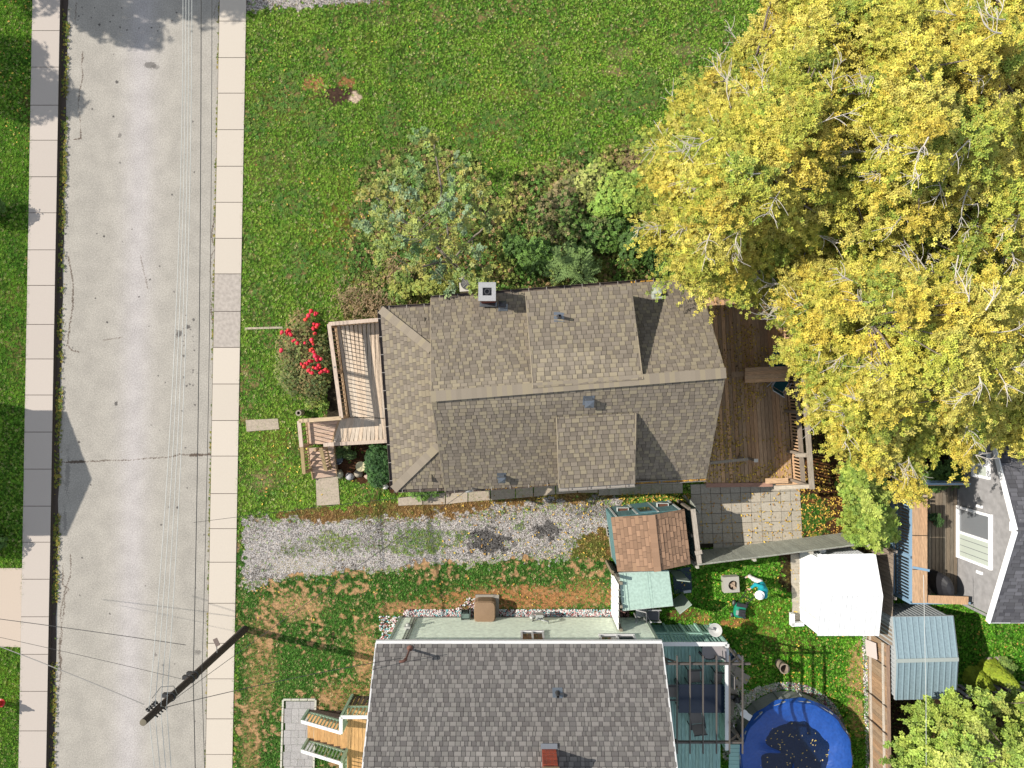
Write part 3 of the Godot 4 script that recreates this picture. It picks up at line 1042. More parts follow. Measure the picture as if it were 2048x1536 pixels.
func brick_stack(par: Node, called: String, ctr: Vector3, hx: float, hz: float, y0: float, y1: float, turn: float, brick: Color, keep: int) -> void:
	# courses of bricks round a chimney, joints recessed
	var b := Basis(Vector3.UP, turn)
	var core := MB.new()
	core.box(Vector3(ctr.x, (y0 + y1) * 0.5, ctr.z), b.x * (hx - 0.012), Vector3.UP * (y1 - y0) * 0.5, b.z * (hz - 0.012))
	put(core, called, mat(Color(0.42, 0.36, 0.3), 1.0, "mottle", 3.0), par)
	var ms := tones(brick, 4, 0.22, 0.9, "mottle", 4.0, 0.06)
	var rest := MB.new()
	var n := int((y1 - y0) / 0.075)
	for i in n:
		var y := y1 - 0.035 - i * 0.075
		for f in 4:
			var along := b.x if f % 2 == 0 else b.z
			var out := (b.z if f % 2 == 0 else b.x) * (1.0 if f < 2 else -1.0)
			var half := hx if f % 2 == 0 else hz
			var dist := hz if f % 2 == 0 else hx
			var cnt := maxi(2, int(half * 2.0 / 0.205))
			var wd := half * 2.0 / cnt
			for k in cnt + 1:
				var x0 := -half + (k - (0.5 if i % 2 else 0.0)) * wd
				var x1 := minf(x0 + wd, half) - 0.006
				x0 = maxf(x0, -half) + 0.006
				if x1 - x0 < 0.03:
					continue
				var o := Vector3(ctr.x, y, ctr.z) + along * (x0 + x1) * 0.5 + out * (dist - 0.02)
				if keep > 0 and absf(out.z) > 0.8:
					keep -= 1
					stick(par, "brick", o - along * (x1 - x0) * 0.5, o + along * (x1 - x0) * 0.5, 0.04, 0.062, ms[rng.randi() % 4])
				else:
					var v := rnd(0.75, 1.25)
					rest.col = Color(v, v * rnd(0.92, 1.05), v)
					rest.box(o, along * (x1 - x0) * 0.5, Vector3.UP * 0.031, out * 0.02)
	var r := put(rest, "brickwork", mat(brick * 0.9, 0.9, "mottle", 4.0, 0.0, true), par)
	r.set_meta("kind", "stuff")


func main_house() -> void:
	var t := thing("house", "brown shingled bungalow with two shed dormers in the middle of the lot", "house", P(1130, 775))
	var under := MB.new()
	var he := 3.2
	var hr := 5.75
	var nw := P(862, 598, he)
	var sw := P(890, 981, he)
	var rw := P(862, 793, hr)
	var re := P(1451, 746, hr)
	var ne := on_plane(1396, 557, nw, rw, re)
	var se := on_plane(1412, 956, sw, rw, re)
	roof_face([ne, nw, rw, re], ne, nw, 0.148, 0.13, 0.27, 6, under)
	roof_face([sw, se, re, rw], sw, se, 0.148, 0.13, 0.27, 6, under)
	# dormers
	var d1 := P(1263, 572, 4.85)
	var d3 := rw.lerp(re, (P(1066, 0, hr).x - rw.x) / (re.x - rw.x)) + Vector3.UP * 0.03
	var d4 := rw.lerp(re, (P(1285, 0, hr).x - rw.x) / (re.x - rw.x)) + Vector3.UP * 0.03
	var d2 := on_plane(1051, 584, d1, d3, d4)
	roof_face([d1, d2, d3, d4], d1, d2, 0.148, 0.13, 0.27, 6, under)
	var s2 := P(1270, 967, 4.55)
	var s3 := on_plane(1271, 826, sw, se, re) + Vector3.UP * 0.05
	var s4 := on_plane(1113, 834, sw, se, re) + Vector3.UP * 0.05
	var s1 := on_plane(1118, 976, s2, s3, s4)
	roof_face([s1, s2, s3, s4], s1, s2, 0.148, 0.13, 0.27, 6, under)
	# porch roof, hipped
	var pn := P(761, 619, 3.0)
	var ps := P(787, 979, 3.0)
	var hn := P(862, 699, 3.78)
	var hs := on_plane(877, 891, pn, ps, hn)
	var pn2 := P(866, 613, 3.0)
	var ps2 := P(893, 975, 3.0)
	roof_face([pn, ps, hs, hn], pn, ps, 0.148, 0.13, 0.27, 6, under)
	roof_face([pn2, pn, hn], pn2, pn, 0.148, 0.13, 0.27, 6, under)
	roof_face([ps, ps2, hs], ps, ps2, 0.148, 0.13, 0.27, 6, under)
	put(under, "roof", mat(Color(0.07, 0.06, 0.05), 1.0), t)
	var base := lit(164, 152, 132, 1.65)
	var cols := []
	for k: float in [0.74, 0.84, 0.92, 1.0, 1.09, 1.18]:
		cols.append(Color(base.r * k, base.g * k, base.b * k * (0.94 if k > 1.0 else 1.04)))
	emit_shingles(t, cols)
	var cm := [mat(cols[2], 0.95, "speck", 3.0), mat(cols[3], 0.95, "speck", 3.0), mat(cols[4], 0.95, "speck", 3.0)]
	caps(t, rw, re, 0.16, 0.34, cm)
	caps(t, pn, hn, 0.17, 0.3, cm)
	caps(t, ps, hs, 0.17, 0.3, cm)
	# walls stand in from the eaves
	var siding := mat(lit(200, 190, 170), 0.9, "blotch", 0.6)
	var cx := (nw + ne + sw + se) / 4.0
	var wall := MB.new()
	var cs := [nw, ne, se, sw]
	for i in 4:
		var a: Vector3 = cs[i] + (cx - cs[i]) * Vector3(0.06, 0, 0.12)
		var b: Vector3 = cs[(i + 1) % 4] + (cx - cs[(i + 1) % 4]) * Vector3(0.06, 0, 0.12)
		var at := Vector3(a.x, he + 0.1, a.z)
		var bt := Vector3(b.x, he + 0.1, b.z)
		wall.quad(Vector3(a.x, 0, a.z), Vector3(b.x, 0, b.z), bt, at, (a + b) * 0.5 - cx)
		if i % 2:
			var r := (re if i == 1 else rw) + (cx - (re if i == 1 else rw)) * Vector3(0.06, 0, 0)
			wall.tri(at, bt, Vector3(r.x, hr - 0.12, r.z), (a + b) * 0.5 - cx)
	var dn := [d1, d2, d3, d4]
	var dd := [s1, s2, s3, s4]
	for q: Array in [dn, dd]:
		var mid: Vector3 = (q[0] + q[1]) * 0.5
		var a: Vector3 = q[0].lerp(mid, 0.05).lerp(q[3], 0.03)
		var b: Vector3 = q[1].lerp(mid, 0.05).lerp(q[2], 0.03)
		var c: Vector3 = q[2].lerp((q[2] + q[3]) * 0.5, 0.05)
		var d: Vector3 = q[3].lerp((q[2] + q[3]) * 0.5, 0.05)
		var dn1 := Vector3.DOWN * (a.y - he + 0.05)
		wall.quad(a + Vector3.DOWN * 0.05, b + Vector3.DOWN * 0.05, b + dn1, a + dn1, Vector3(0, 0, a.z))
		wall.tri(a + Vector3.DOWN * 0.03, d + Vector3.DOWN * 0.03, a + dn1, a - b)
		wall.tri(b + Vector3.DOWN * 0.03, c + Vector3.DOWN * 0.03, b + dn1, b - a)
	wall.quad(Vector3(pn.x + 1.6, 0, pn.z + 0.3), Vector3(ps.x + 1.4, 0, ps.z - 0.3), Vector3(ps.x + 1.4, 3.3, ps.z - 0.3), Vector3(pn.x + 1.6, 3.3, pn.z + 0.3), Vector3.LEFT)
	put(wall, "wall", siding, t)
	# window in the rear dormer, door onto the porch
	var trim := mat(lit(235, 230, 222), 0.6)
	var glass := mat(Color(0.03, 0.04, 0.05), 0.08)
	for q: Array in [[d1, d2, Vector3(0, 0, 0.08)], [s1, s2, Vector3(0, 0, -0.14)]]:
		var mid: Vector3 = (q[0] + q[1]) * 0.5 + q[2] + Vector3.DOWN * 0.75
		var al: Vector3 = (q[1] - q[0]).normalized()
		var w := stick(t, "window", mid - al * 0.6, mid + al * 0.6, 0.14, 0.9, trim)
		stick(w, "pane", mid - al * 0.52, mid + al * 0.52, 0.16, 0.78, glass).transform = Transform3D(Basis.from_scale(Vector3(1.1, 0.85, 0.88)), Vector3.ZERO)
	# fascia and rakes
	var fascia := mat(Color(0.1, 0.075, 0.055), 0.8)
	var rake := mat(lit(176, 162, 138), 0.9)
	for q: Array in [[nw, rw], [rw, sw], [ne, re], [re, se]]:
		stick(t, "rake_board", q[0] + Vector3.DOWN * 0.09, q[1] + Vector3.DOWN * 0.09, 0.04, 0.15, rake)
	for q: Array in [[d1, d4], [d2, d3], [s1, s4], [s2, s3]]:
		stick(t, "rake_board", q[0] + Vector3.DOWN * 0.08, q[1] + Vector3.DOWN * 0.03, 0.03, 0.12, rake)
	var brown := mat(Color(0.07, 0.05, 0.04), 0.5)
	var grey := mat(lit(178, 172, 164), 0.5)
	gutter(t, ne, nw, brown, grey)
	gutter(t, pn2, pn, brown, grey)
	gutter(t, pn, ps, brown, grey)
	gutter(t, ps, ps2, brown, grey)
	gutter(t, sw, s1 * Vector3(1, 0, 1) + Vector3.UP * he, brown, grey)
	gutter(t, s1, s2, grey, brown)
	gutter(t, Vector3(s2.x, he, lerpf(sw.z, se.z, (s2.x - sw.x) / (se.x - sw.x))), se, grey, brown)
	stick(t, "downspout", ps2 + Vector3(0.1, -0.1, 0.3), ps2 * Vector3(1, 0, 1) + Vector3(0.1, 0.05, 0.1), 0.06, 0.08, brown)
	# things on the roof
	var nn := Plane(ne, nw, rw).normal
	nn = nn if nn.y > 0 else -nn
	var ns := Plane(sw, se, re).normal
	ns = ns if ns.y > 0 else -ns
	var nd := Plane(d1, d2, d3).normal
	nd = nd if nd.y > 0 else -nd
	var steel := mat(lit(150, 158, 168), 0.35, "blotch", 2.0, 0.6)
	var dark := mat(Color(0.03, 0.03, 0.035), 0.5)
	box_vent(t, on_plane(1313, 590, ne, nw, rw), nn, mat(lit(196, 204, 190), 0.6), mat(lit(196, 204, 190), 0.6), 0.3)
	box_vent(t, on_plane(1177, 800, sw, se, re), ns, steel, steel, 0.3)
	box_vent(t, on_plane(1003, 952, sw, se, re), ns, steel, steel, 0.26)
	box_vent(t, on_plane(1006, 616, ne, nw, rw), nn, steel, dark, 0.26)
	pipe_vent(t, on_plane(1118, 634, d1, d2, d3), nd, 0.42, dark, steel)
	# chimney with a metal cap
	var cc := on_plane(977, 606, ne, nw, rw)
	cc.z -= 0.22
	brick_stack(t, "chimney", cc, 0.25, 0.25, 0.0, 4.75, 0.06, Color(0.3, 0.08, 0.05), 0)
	var cap := MB.new()
	var o := Vector3(cc.x, 4.75, cc.z)
	for s: Array in [[Vector3(-0.22, 0, 0), Vector3(0.07, 0, 0), Vector3(0, 0, 0.31)], [Vector3(0.22, 0, 0), Vector3(0.07, 0, 0), Vector3(0, 0, 0.31)], [Vector3(0, 0, -0.22), Vector3(0.15, 0, 0), Vector3(0, 0, 0.09)], [Vector3(0, 0, 0.22), Vector3(0.15, 0, 0), Vector3(0, 0, 0.09)]]:
		cap.box(o + s[0] + Vector3.UP * 0.05, s[1], Vector3.UP * 0.05, s[2])
	put(cap, "chimney_cap", mat(lit(205, 205, 205), 0.45, "blotch", 2.0, 0.3), t)
	var flue := MB.new()
	flue.box(o + Vector3.UP * 0.02, Vector3(0.15, 0, 0), Vector3.UP * 0.005, Vector3(0, 0, 0.13))
	flue.lathe(o, [[0.1, 0.03], [0.1, 0.12], [0.07, 0.12], [0.07, 0.0], [0.0, 0.0]], 14)
	put(flue, "flue", dark, t)
	stick(t, "chimney_flashing", cc + Vector3(-0.3, 0.25, 0.3), cc + Vector3(0.3, 0.25, 0.3), 0.2, 0.02, steel, nn)
	# service mast on the front eave
	var mp := on_plane(945, 976, sw, se, re)
	var mast := MB.new()
	mast.tube(PackedVector3Array([mp, mp + Vector3(0, 0.7, 0)]), 0.03, 0.03, 8)
	mast.tube(PackedVector3Array([mp + Vector3(0, 0.66, 0), mp + Vector3(-0.08, 0.8, 0), mp + Vector3(-0.2, 0.76, 0.02)]), 0.045, 0.03, 8)
	put(mast, "service_mast", mat(lit(190, 190, 186), 0.5), t)
	# leaves that lie in the gutters belong to the trees
	var lv := Swarm.new()
	for q: Array in [[sw, s1 * Vector3(1, 0, 1) + Vector3.UP * he, 70], [Vector3(s2.x, he, s2.z), se, 170], [ne, nw, 60]]:
		for i in q[2]:
			var f := rng.randf()
			if q[2] == 60:
				f = f * 0.25
			elif q[2] == 70:
				f = 0.35 + 0.65 * f
			var p: Vector3 = q[0].lerp(q[1], f) + Vector3(0, -0.06, 0.06 if q[2] != 60 else -0.06)
			if q[2] == 170:
				p.z = lerpf(sw.z, se.z, (p.x - sw.x) / (se.x - sw.x)) + 0.06
			var r := rnd(0.03, 0.055)
			lv.add(Basis(Vector3.UP, rng.randf() * TAU).scaled(Vector3(r, r, r)), p, Color(0.6, 0.36, 0.05).lerp(Color(0.24, 0.1, 0.03), rng.randf()) * rnd(0.8, 1.2))
	tag(swarm("gutter_leaves", leaf_mesh("fallen"), mat(Color(1, 1, 1), 0.8, "", 1.0, 0.0, true), lv), "orange and brown leaves caught in the gutters of the brown-roofed house", "leaves")


func front_deck() -> void:
	var t := thing("porch_deck", "pale new wooden front deck with railings and steps on the brown house's street side", "deck", P(715, 770))
	var h := 0.85
	var fresh := lit(250, 230, 208, 1.6)
	var ms := tones(fresh, 5, 0.1, 0.8, "grain_z", 1.3, 0.03)
	var mx := tones(lit(236, 204, 182, 1.6), 4, 0.07, 0.8, "grain_x", 1.3, 0.02)
	var cap := mat(lit(244, 222, 204), 0.75, "grain_z", 1.3)
	var bal := mat(lit(226, 190, 150), 0.8, "grain_z", 1.5)
	var oldw := mat(lit(216, 190, 140), 0.85, "grain_z", 1.5)
	var k := func(px: float, py: float) -> Vector3: return P(px, py, h)
	# where the railings stand, seen from their caps
	var a := P(658, 648, h + 1.0)
	var b := P(775, 638, h + 1.0)
	var c := P(683, 836, h + 1.0)
	var d := P(598, 842, h + 1.0)
	var e := P(603, 894, h + 1.0)
	for v: Vector3 in [a, b, c, d, e]:
		pass
	a.y = h
	b.y = h
	c.y = h
	d.y = h
	e.y = h
	var se := P(800, 879, h)
	var sw := P(664, 887, h)
	boards(t, "deck_board", a + Vector3(0.02, 0, 0), c + Vector3(0.1, 0, 0), P(775, 836, h), b, 13, 0.012, 0.035, ms)
	boards(t, "deck_board", c + Vector3(-0.26, 0, 0.02), sw, se, P(790, 838, h), 16, 0.012, 0.035, ms)
	boards(t, "landing_board", d + Vector3(0.02, -0.03, 0), c + Vector3(-0.3, -0.03, 0), sw + Vector3(-0.03, -0.03, 0), e + Vector3(0.02, -0.03, 0), 7, 0.012, 0.035, mx)
	stick(t, "rim_board", sw + Vector3(-0.05, 0.02, 0.03), se + Vector3(0, 0.02, 0.03), 0.14, 0.05, cap)
	stick(t, "rim_board", sw + Vector3(0, -0.12, 0.02), se + Vector3(0, -0.12, 0.02), 0.04, 0.22, bal)
	stick(t, "step_edge", c + Vector3(-0.29, -0.005, 0), sw + Vector3(-0.02, -0.005, 0), 0.07, 0.05, bal)
	rail(t, a, b, 1.0, 0.14, cap, bal)
	rail(t, a, c, 1.0, 0.155, cap, bal, 0.14, 0.026)
	rail(t, d, c, 1.0, 0.14, mat(lit(240, 214, 176), 0.75, "grain_x", 1.3), bal)
	rail(t, d, e, 1.0, 0.155, cap, bal, 0.14, 0.026)
	for p: Vector3 in [a, b, c, d, e, a.lerp(c, 0.5), a.lerp(b, 0.97)]:
		stick(t, "post", p * Vector3(1, 0, 1) + Vector3.UP * 0.0, p + Vector3.UP * 0.97, 0.085, 0.085, bal, Vector3.RIGHT)
	stick(t, "post_cap", a.lerp(c, 0.46) + Vector3(-0.03, 1.02, 0), a.lerp(c, 0.46) + Vector3(0.03, 1.02, 0), 0.06, 0.015, mat(Color(0.12, 0.12, 0.12), 0.5))
	# steps down towards the drive
	var s0 := P(613, 897, 0.8)
	var s1 := P(666, 893, 0.8)
	var g0 := P(626, 957, 0.05)
	var g1 := P(676, 951, 0.05)
	for i in 5:
		var f := (i + 0.5) / 5.0
		var y := lerpf(0.68, 0.12, i / 4.0)
		var p := s0.lerp(g0, f)
		var q := s1.lerp(g1, f)
		p.y = y
		q.y = y
		for s: float in [-0.065, 0.065]:
			stick(t, "tread", p + Vector3(0, 0, s), q + Vector3(0, 0, s), 0.122, 0.035, mx[rng.randi() % 4])
	stick(t, "stringer", s1 + Vector3(-0.02, -0.22, 0), g1 + Vector3(-0.02, 0.02, 0), 0.04, 0.22, bal)
	stick(t, "stringer", s0 + Vector3(0.02, -0.22, 0), g0 + Vector3(0.02, 0.02, 0), 0.04, 0.22, bal)
	for q: Array in [[e, P(622, 940, 0.25)], [P(655, 892, 0.85), P(664, 934, 0.25)]]:
		var p0: Vector3 = q[0]
		var p1: Vector3 = q[1]
		stick(t, "hand_rail", p0 + Vector3.UP * 0.97, p1 + Vector3.UP * 0.95, 0.13, 0.04, oldw)
		stick(t, "lower_rail", p0 + Vector3.UP * 0.15, p1 + Vector3.UP * 0.15, 0.04, 0.08, oldw)
		for i in 8:
			var p := p0.lerp(p1, (i + 0.5) / 8.0)
			stick(t, "baluster", p + Vector3.UP * 0.1, p + Vector3.UP * 0.95, 0.035, 0.035, bal, Vector3.RIGHT)
		stick(t, "post", p1 * Vector3(1, 0, 1), p1 + Vector3.UP * 0.95, 0.085, 0.085, bal, Vector3.RIGHT)
	stick(t, "post", P(655, 892, 0), P(655, 892, 0) * Vector3(1, 0, 1) + Vector3.UP * 1.83, 0.085, 0.085, bal, Vector3.RIGHT)
	stick(t, "post_cap", P(647, 890, 1.86), P(668, 888, 1.86), 0.14, 0.04, cap)
	stick(t, "joist", a + Vector3(0, -0.16, 0), c + Vector3(0, -0.16, 0), 0.04, 0.25, bal)
	stick(t, "joist", d + Vector3(0, -0.2, 0), e + Vector3(0, -0.2, 0), 0.04, 0.25, bal)


func left_house() -> void:  # it stands outside the picture and throws its gable's shadow over the street
	var t := thing("neighbour_house", "gabled house across the street, beyond the left edge of the photo", "house", Vector3(-26, 0, 2.5))
	var x1 := -22.8
	var x0 := -32.0
	var mb := MB.new()
	mb.box(Vector3((x0 + x1) * 0.5, 1.95, 2.48), Vector3((x1 - x0) * 0.5 - 0.1, 0, 0), Vector3.UP * 1.95, Vector3(0, 0, 2.3))
	for x: float in [x0 + 0.1, x1 - 0.1]:
		mb.tri(Vector3(x, 3.9, 0.18), Vector3(x, 3.9, 4.78), Vector3(x, 4.66, 2.48), Vector3(x + 27, 0, 0))
	put(mb, "wall", mat(lit(210, 200, 185), 0.9, "blotch", 0.5), t)
	var under := MB.new()
	roof_face([Vector3(x0, 3.9, 4.98), Vector3(x1, 3.9, 4.98), Vector3(x1, 4.75, 2.48), Vector3(x0, 4.75, 2.48)], Vector3(x0, 3.9, 4.98), Vector3(x1, 3.9, 4.98), 0.16, 0.3, 0.5, 3, under)
	roof_face([Vector3(x1, 3.9, -0.02), Vector3(x0, 3.9, -0.02), Vector3(x0, 4.75, 2.48), Vector3(x1, 4.75, 2.48)], Vector3(x1, 3.9, -0.02), Vector3(x0, 3.9, -0.02), 0.16, 0.3, 0.5, 3, under)
	put(under, "roof", mat(Color(0.06, 0.06, 0.06), 1.0), t)
	emit_shingles(t, [Color(0.13, 0.12, 0.11), Color(0.16, 0.15, 0.14), Color(0.19, 0.18, 0.17)], 0)
	var w := stick(t, "window", Vector3(x1 - 0.06, 1.7, 1.6), Vector3(x1 - 0.06, 1.7, 3.3), 0.08, 1.2, mat(Color(0.7, 0.7, 0.7), 0.5))
	w.name = "window"


# ---- the green-sided house at the bottom ----
func green_house() -> void:
	var t := thing("green_house", "pale green house with a grey shingled roof at the bottom of the photo", "house", P(1040, 1420))
	var x0 := -4.42
	var x1 := 5.27
	var zn := 9.28
	var he := 3.4
	var hr := 6.4
	var zr := 13.3
	var zs := 17.4
	var ez := P(0, 1288, he).z
	var ex0 := P(752, 0, he).x
	var ex1 := P(1324, 0, he).x
	var mint := Color(0.74, 0.82, 0.68)
	# siding: lapped boards on the north wall, the gables plain below the roof
	var mb := MB.new()
	mb.box(Vector3((x0 + x1) * 0.5, 1.75, (zn + zs) * 0.5 - 0.1), Vector3((x1 - x0) * 0.5 - 0.02, 0, 0), Vector3.UP * 1.75, Vector3(0, 0, (zs - zn) * 0.5 - 0.16))
	for x: float in [x0, x1]:
		mb.quad(Vector3(x, 3.2, zn), Vector3(x, 3.2, zs - 0.3), Vector3(x, hr - 0.15, zr), Vector3(x, hr - 0.15, zr), Vector3(x, 0, 0))
	put(mb, "wall", mat(mint * 0.95, 0.75, "blotch", 0.5), t)
	var sm := tones(mint, 3, 0.02, 0.7, "blotch", 0.4)
	var laps := 20
	for i in laps:
		var y := 0.25 + i * (3.1 / laps)
		stick(t, "siding_board", Vector3(x0, y + 0.08, zn + 0.0), Vector3(x1, y + 0.08, zn + 0.0), 0.02, 0.165, sm[i % 3], Vector3(0, 1, 0.09))
	stick(t, "foundation", Vector3(x0, 0.12, zn + 0.06), Vector3(x1, 0.12, zn + 0.06), 0.12, 0.26, mat(lit(150, 150, 140), 0.95, "blotch", 1.0))
	var trimg := mat(lit(170, 186, 168), 0.6)
	for x: float in [x0, x1]:
		stick(t, "corner_board", Vector3(x, 0.1, zn - 0.02), Vector3(x, 3.35, zn - 0.02), 0.1, 0.04, trimg, Vector3.BACK)
	var under := MB.new()
	roof_face([Vector3(ex1, he, ez), Vector3(ex0, he, ez), Vector3(ex0, hr, zr), Vector3(ex1, hr, zr)], Vector3(ex1, he, ez), Vector3(ex0, he, ez), 0.148, 0.1, 0.25, 6, under)
	roof_face([Vector3(ex0, he, zs), Vector3(ex1, he, zs), Vector3(ex1, hr, zr), Vector3(ex0, hr, zr)], Vector3(ex0, he, zs), Vector3(ex1, he, zs), 0.152, 0.3, 0.6, 6, under)
	put(under, "roof", mat(Color(0.06, 0.06, 0.06), 1.0), t)
	var base := lit(142, 138, 134, 1.6)
	var cols := []
	for k: float in [0.66, 0.74, 0.82, 1.02, 1.12, 1.2]:
		cols.append(base * k)
	emit_shingles(t, cols)
	caps(t, Vector3(ex0, hr, zr), Vector3(ex1, hr, zr), 0.16, 0.34, [mat(cols[3], 0.95, "speck", 3.0)])
	var white := mat(lit(244, 244, 244), 0.45)
	var g := MB.new()
	g.bar(Vector3(ex0, he - 0.1, ez - 0.06), Vector3(ex1, he - 0.1, ez - 0.06), 0.12, 0.01)
	g.bar(Vector3(ex0, he - 0.04, ez - 0.115), Vector3(ex1, he - 0.04, ez - 0.115), 0.02, 0.13)
	g.bar(Vector3(ex0, he + 0.0, ez - 0.06), Vector3(ex1, he + 0.0, ez - 0.06), 0.1, 0.012)
	put(g, "gutter", white, t)
	for x: float in [ex0, ex1]:
		stick(t, "rake_board", Vector3(x, he - 0.08, ez), Vector3(x, hr - 0.08, zr), 0.05, 0.16, white)
	# windows in the side wall
	var glass := mat(Color(0.03, 0.04, 0.045), 0.06)
	for q: Array in [[1041, 1088, 1265], [1197, 1269, 1272]]:
		var hb: float = 28.4 - zn * 1420.0 / (q[2] - 768.0)
		var ka: float = (28.4 - hb) / 1420.0
		var xa: float = (q[0] - 1024) * ka
		var xb: float = (q[1] - 1024) * ka
		var w := Node3D.new()
		w.name = numbered("window", t)
		t.add_child(w)
		w.position = Vector3(xa, hb, zn) - t.position
		for s: Array in [[Vector3(xa, hb, zn - 0.03), Vector3(xb, hb, zn - 0.03)], [Vector3(xa, hb + 1.0, zn - 0.03), Vector3(xb, hb + 1.0, zn - 0.03)]]:
			stick(w, "frame", s[0], s[1], 0.09, 0.08, white)
		for x: float in [xa + 0.04, xb - 0.04, (xa + xb) * 0.5]:
			stick(w, "frame", Vector3(x, hb, zn - 0.025), Vector3(x, hb + 1.0, zn - 0.025), 0.07, 0.07, white, Vector3.BACK)
		stick(w, "pane", Vector3(xa, hb + 0.5, zn - 0.015), Vector3(xb, hb + 0.5, zn - 0.015), 0.02, 0.96, glass)
	# chimney and pipe on the roof
	var a := Vector3(ex1, he, ez)
	var b := Vector3(ex0, he, ez)
	var c := Vector3(ex0, hr, zr)
	var cc := on_plane(1098, 1497, a, b, c)
	brick_stack(t, "chimney", cc + Vector3(0, 0, 0.24), 0.23, 0.24, cc.y - 0.3, cc.y + 1.15, 0.0, Color(0.3, 0.06, 0.03), 120)
	var cm := MB.new()
	cm.box(cc + Vector3(0, 1.2, 0.24), Vector3(0.26, 0, 0), Vector3.UP * 0.05, Vector3(0, 0, 0.27))
	cm.lathe(cc + Vector3(0, 1.25, 0.24), [[0.11, 0.0], [0.1, 0.2], [0.08, 0.2], [0.08, 0.0]], 12)
	put(cm, "chimney_cap", mat(lit(200, 176, 140), 0.9, "mottle", 3.0), t)
	stick(t, "chimney_flashing", cc + Vector3(-0.27, 0.02, -0.08), cc + Vector3(0.27, 0.02, -0.08), 0.16, 0.03, mat(Color(0.12, 0.13, 0.15), 0.5), Vector3(0, 0.8, -0.5))
	var nn := Plane(a, b, c).normal
	nn = nn if nn.y > 0 else -nn
	pipe_vent(t, on_plane(1115, 1386, a, b, c), nn, 0.3, mat(Color(0.03, 0.03, 0.03), 0.5), mat(lit(130, 140, 150), 0.4, "blotch", 2.0, 0.5))
	# electric service: meter and conduit on the wall, rusty mast through the eave
	var em := MB.new()
	em.box(Vector3(-3.95, 1.5, zn - 0.07), Vector3(0.12, 0, 0), Vector3.UP * 0.18, Vector3(0, 0, 0.06))
	em.lathe(Vector3(-3.95, 1.5, zn - 0.13), [[0.08, 0.0], [0.08, 0.08], [0.0, 0.1]], 12, Vector3.FORWARD)
	var meter := put(em, "electric_meter", mat(lit(210, 212, 205), 0.4), t)
	for dx: float in [-0.05, 0.04, 0.11]:
		stick(meter, "conduit", Vector3(-3.9 + dx, 0.3, zn - 0.05), Vector3(-3.9 + dx, 3.3, zn - 0.05), 0.045, 0.045, mat(lit(176, 182, 170), 0.5), Vector3.BACK)
	var mp := on_plane(820, 1297, a, b, c)
	var rust := mat(Color(0.16, 0.07, 0.05), 0.7, "mottle", 5.0)
	var mm := MB.new()
	mm.tube(PackedVector3Array([mp + Vector3(0, -0.2, 0), mp + Vector3(0, 1.0, 0)]), 0.035, 0.035, 8)
	mm.tube(PackedVector3Array([mp + Vector3(0, 0.95, 0), mp + Vector3(-0.06, 1.1, 0.02), mp + Vector3(-0.2, 1.08, 0.04)]), 0.06, 0.04, 8)
	mm.lathe(mp, [[0.12, 0.0], [0.04, 0.12]], 10)
	put(mm, "service_mast", rust, t)
	# gas meter
	var gm := mat(lit(190, 194, 190), 0.45)
	var gg := MB.new()
	gg.box(Vector3(1.06, 0.7, zn - 0.22), Vector3(0.14, 0, 0), Vector3.UP * 0.17, Vector3(0, 0, 0.1))
	gg.tube(PackedVector3Array([Vector3(0.8, 0.1, zn - 0.15), Vector3(0.8, 1.05, zn - 0.15), Vector3(1.0, 1.05, zn - 0.2), Vector3(1.0, 0.8, zn - 0.2)]), 0.03, 0.03, 7)
	gg.tube(PackedVector3Array([Vector3(1.14, 0.85, zn - 0.2), Vector3(1.14, 1.1, zn - 0.2), Vector3(1.4, 1.1, zn - 0.15), Vector3(1.4, 0.9, zn - 0.02)]), 0.03, 0.03, 7)
	gg.lathe(Vector3(0.8, 0.6, zn - 0.16), [[0.1, -0.06], [0.13, 0.0], [0.1, 0.06], [0.0, 0.08]], 12, Vector3(0, 0.3, -1).normalized())
	put(gg, "gas_meter", gm, t)
	# porch with painted rails, its steps lead down to the pavers
	var h := 0.95
	var tan := tones(lit(238, 190, 128), 4, 0.05, 0.75, "grain_z", 1.2, 0.02)
	var sage := mat(lit(170, 196, 168), 0.7)
	var wm := mat(lit(246, 246, 244), 0.6)
	var oldm := tones(Color(0.1, 0.07, 0.055), 3, 0.25, 0.95, "grain_z", 1.5)
	var nz := P(0, 1411, h).z
	var wx := P(682, 0, 1.9).x
	boards(t, "porch_board", Vector3(wx, h, nz), Vector3(wx, h, nz + 4.0), Vector3(x0, h, nz + 4.0), Vector3(x0, h, nz), 13, 0.01, 0.035, tan)
	rail(t, Vector3(wx, h, nz), Vector3(x0, h, nz), 0.95, 0.15, wm, sage, 0.13)
	rail(t, Vector3(wx, h, nz), Vector3(wx, h, nz + 0.62), 0.95, 0.15, wm, sage, 0.13)
	rail(t, Vector3(wx, h, nz + 1.72), Vector3(wx, h, nz + 4.0), 0.95, 0.15, wm, sage, 0.13)
	for i in 11:
		var x := lerpf(wx, x0, i / 11.0)
		stick(t, "skirt_board", Vector3(x + 0.06, 0.0, nz + 0.05), Vector3(x + 0.06, h - 0.08, nz + 0.05), 0.13, 0.02, oldm[i % 3], Vector3.FORWARD)
	for p: Vector3 in [Vector3(wx, 0, nz), Vector3(wx, 0, nz + 0.62), Vector3(wx, 0, nz + 1.72)]:
		stick(t, "post", p, p + Vector3.UP * (h + 0.93), 0.09, 0.09, sage, Vector3.RIGHT)
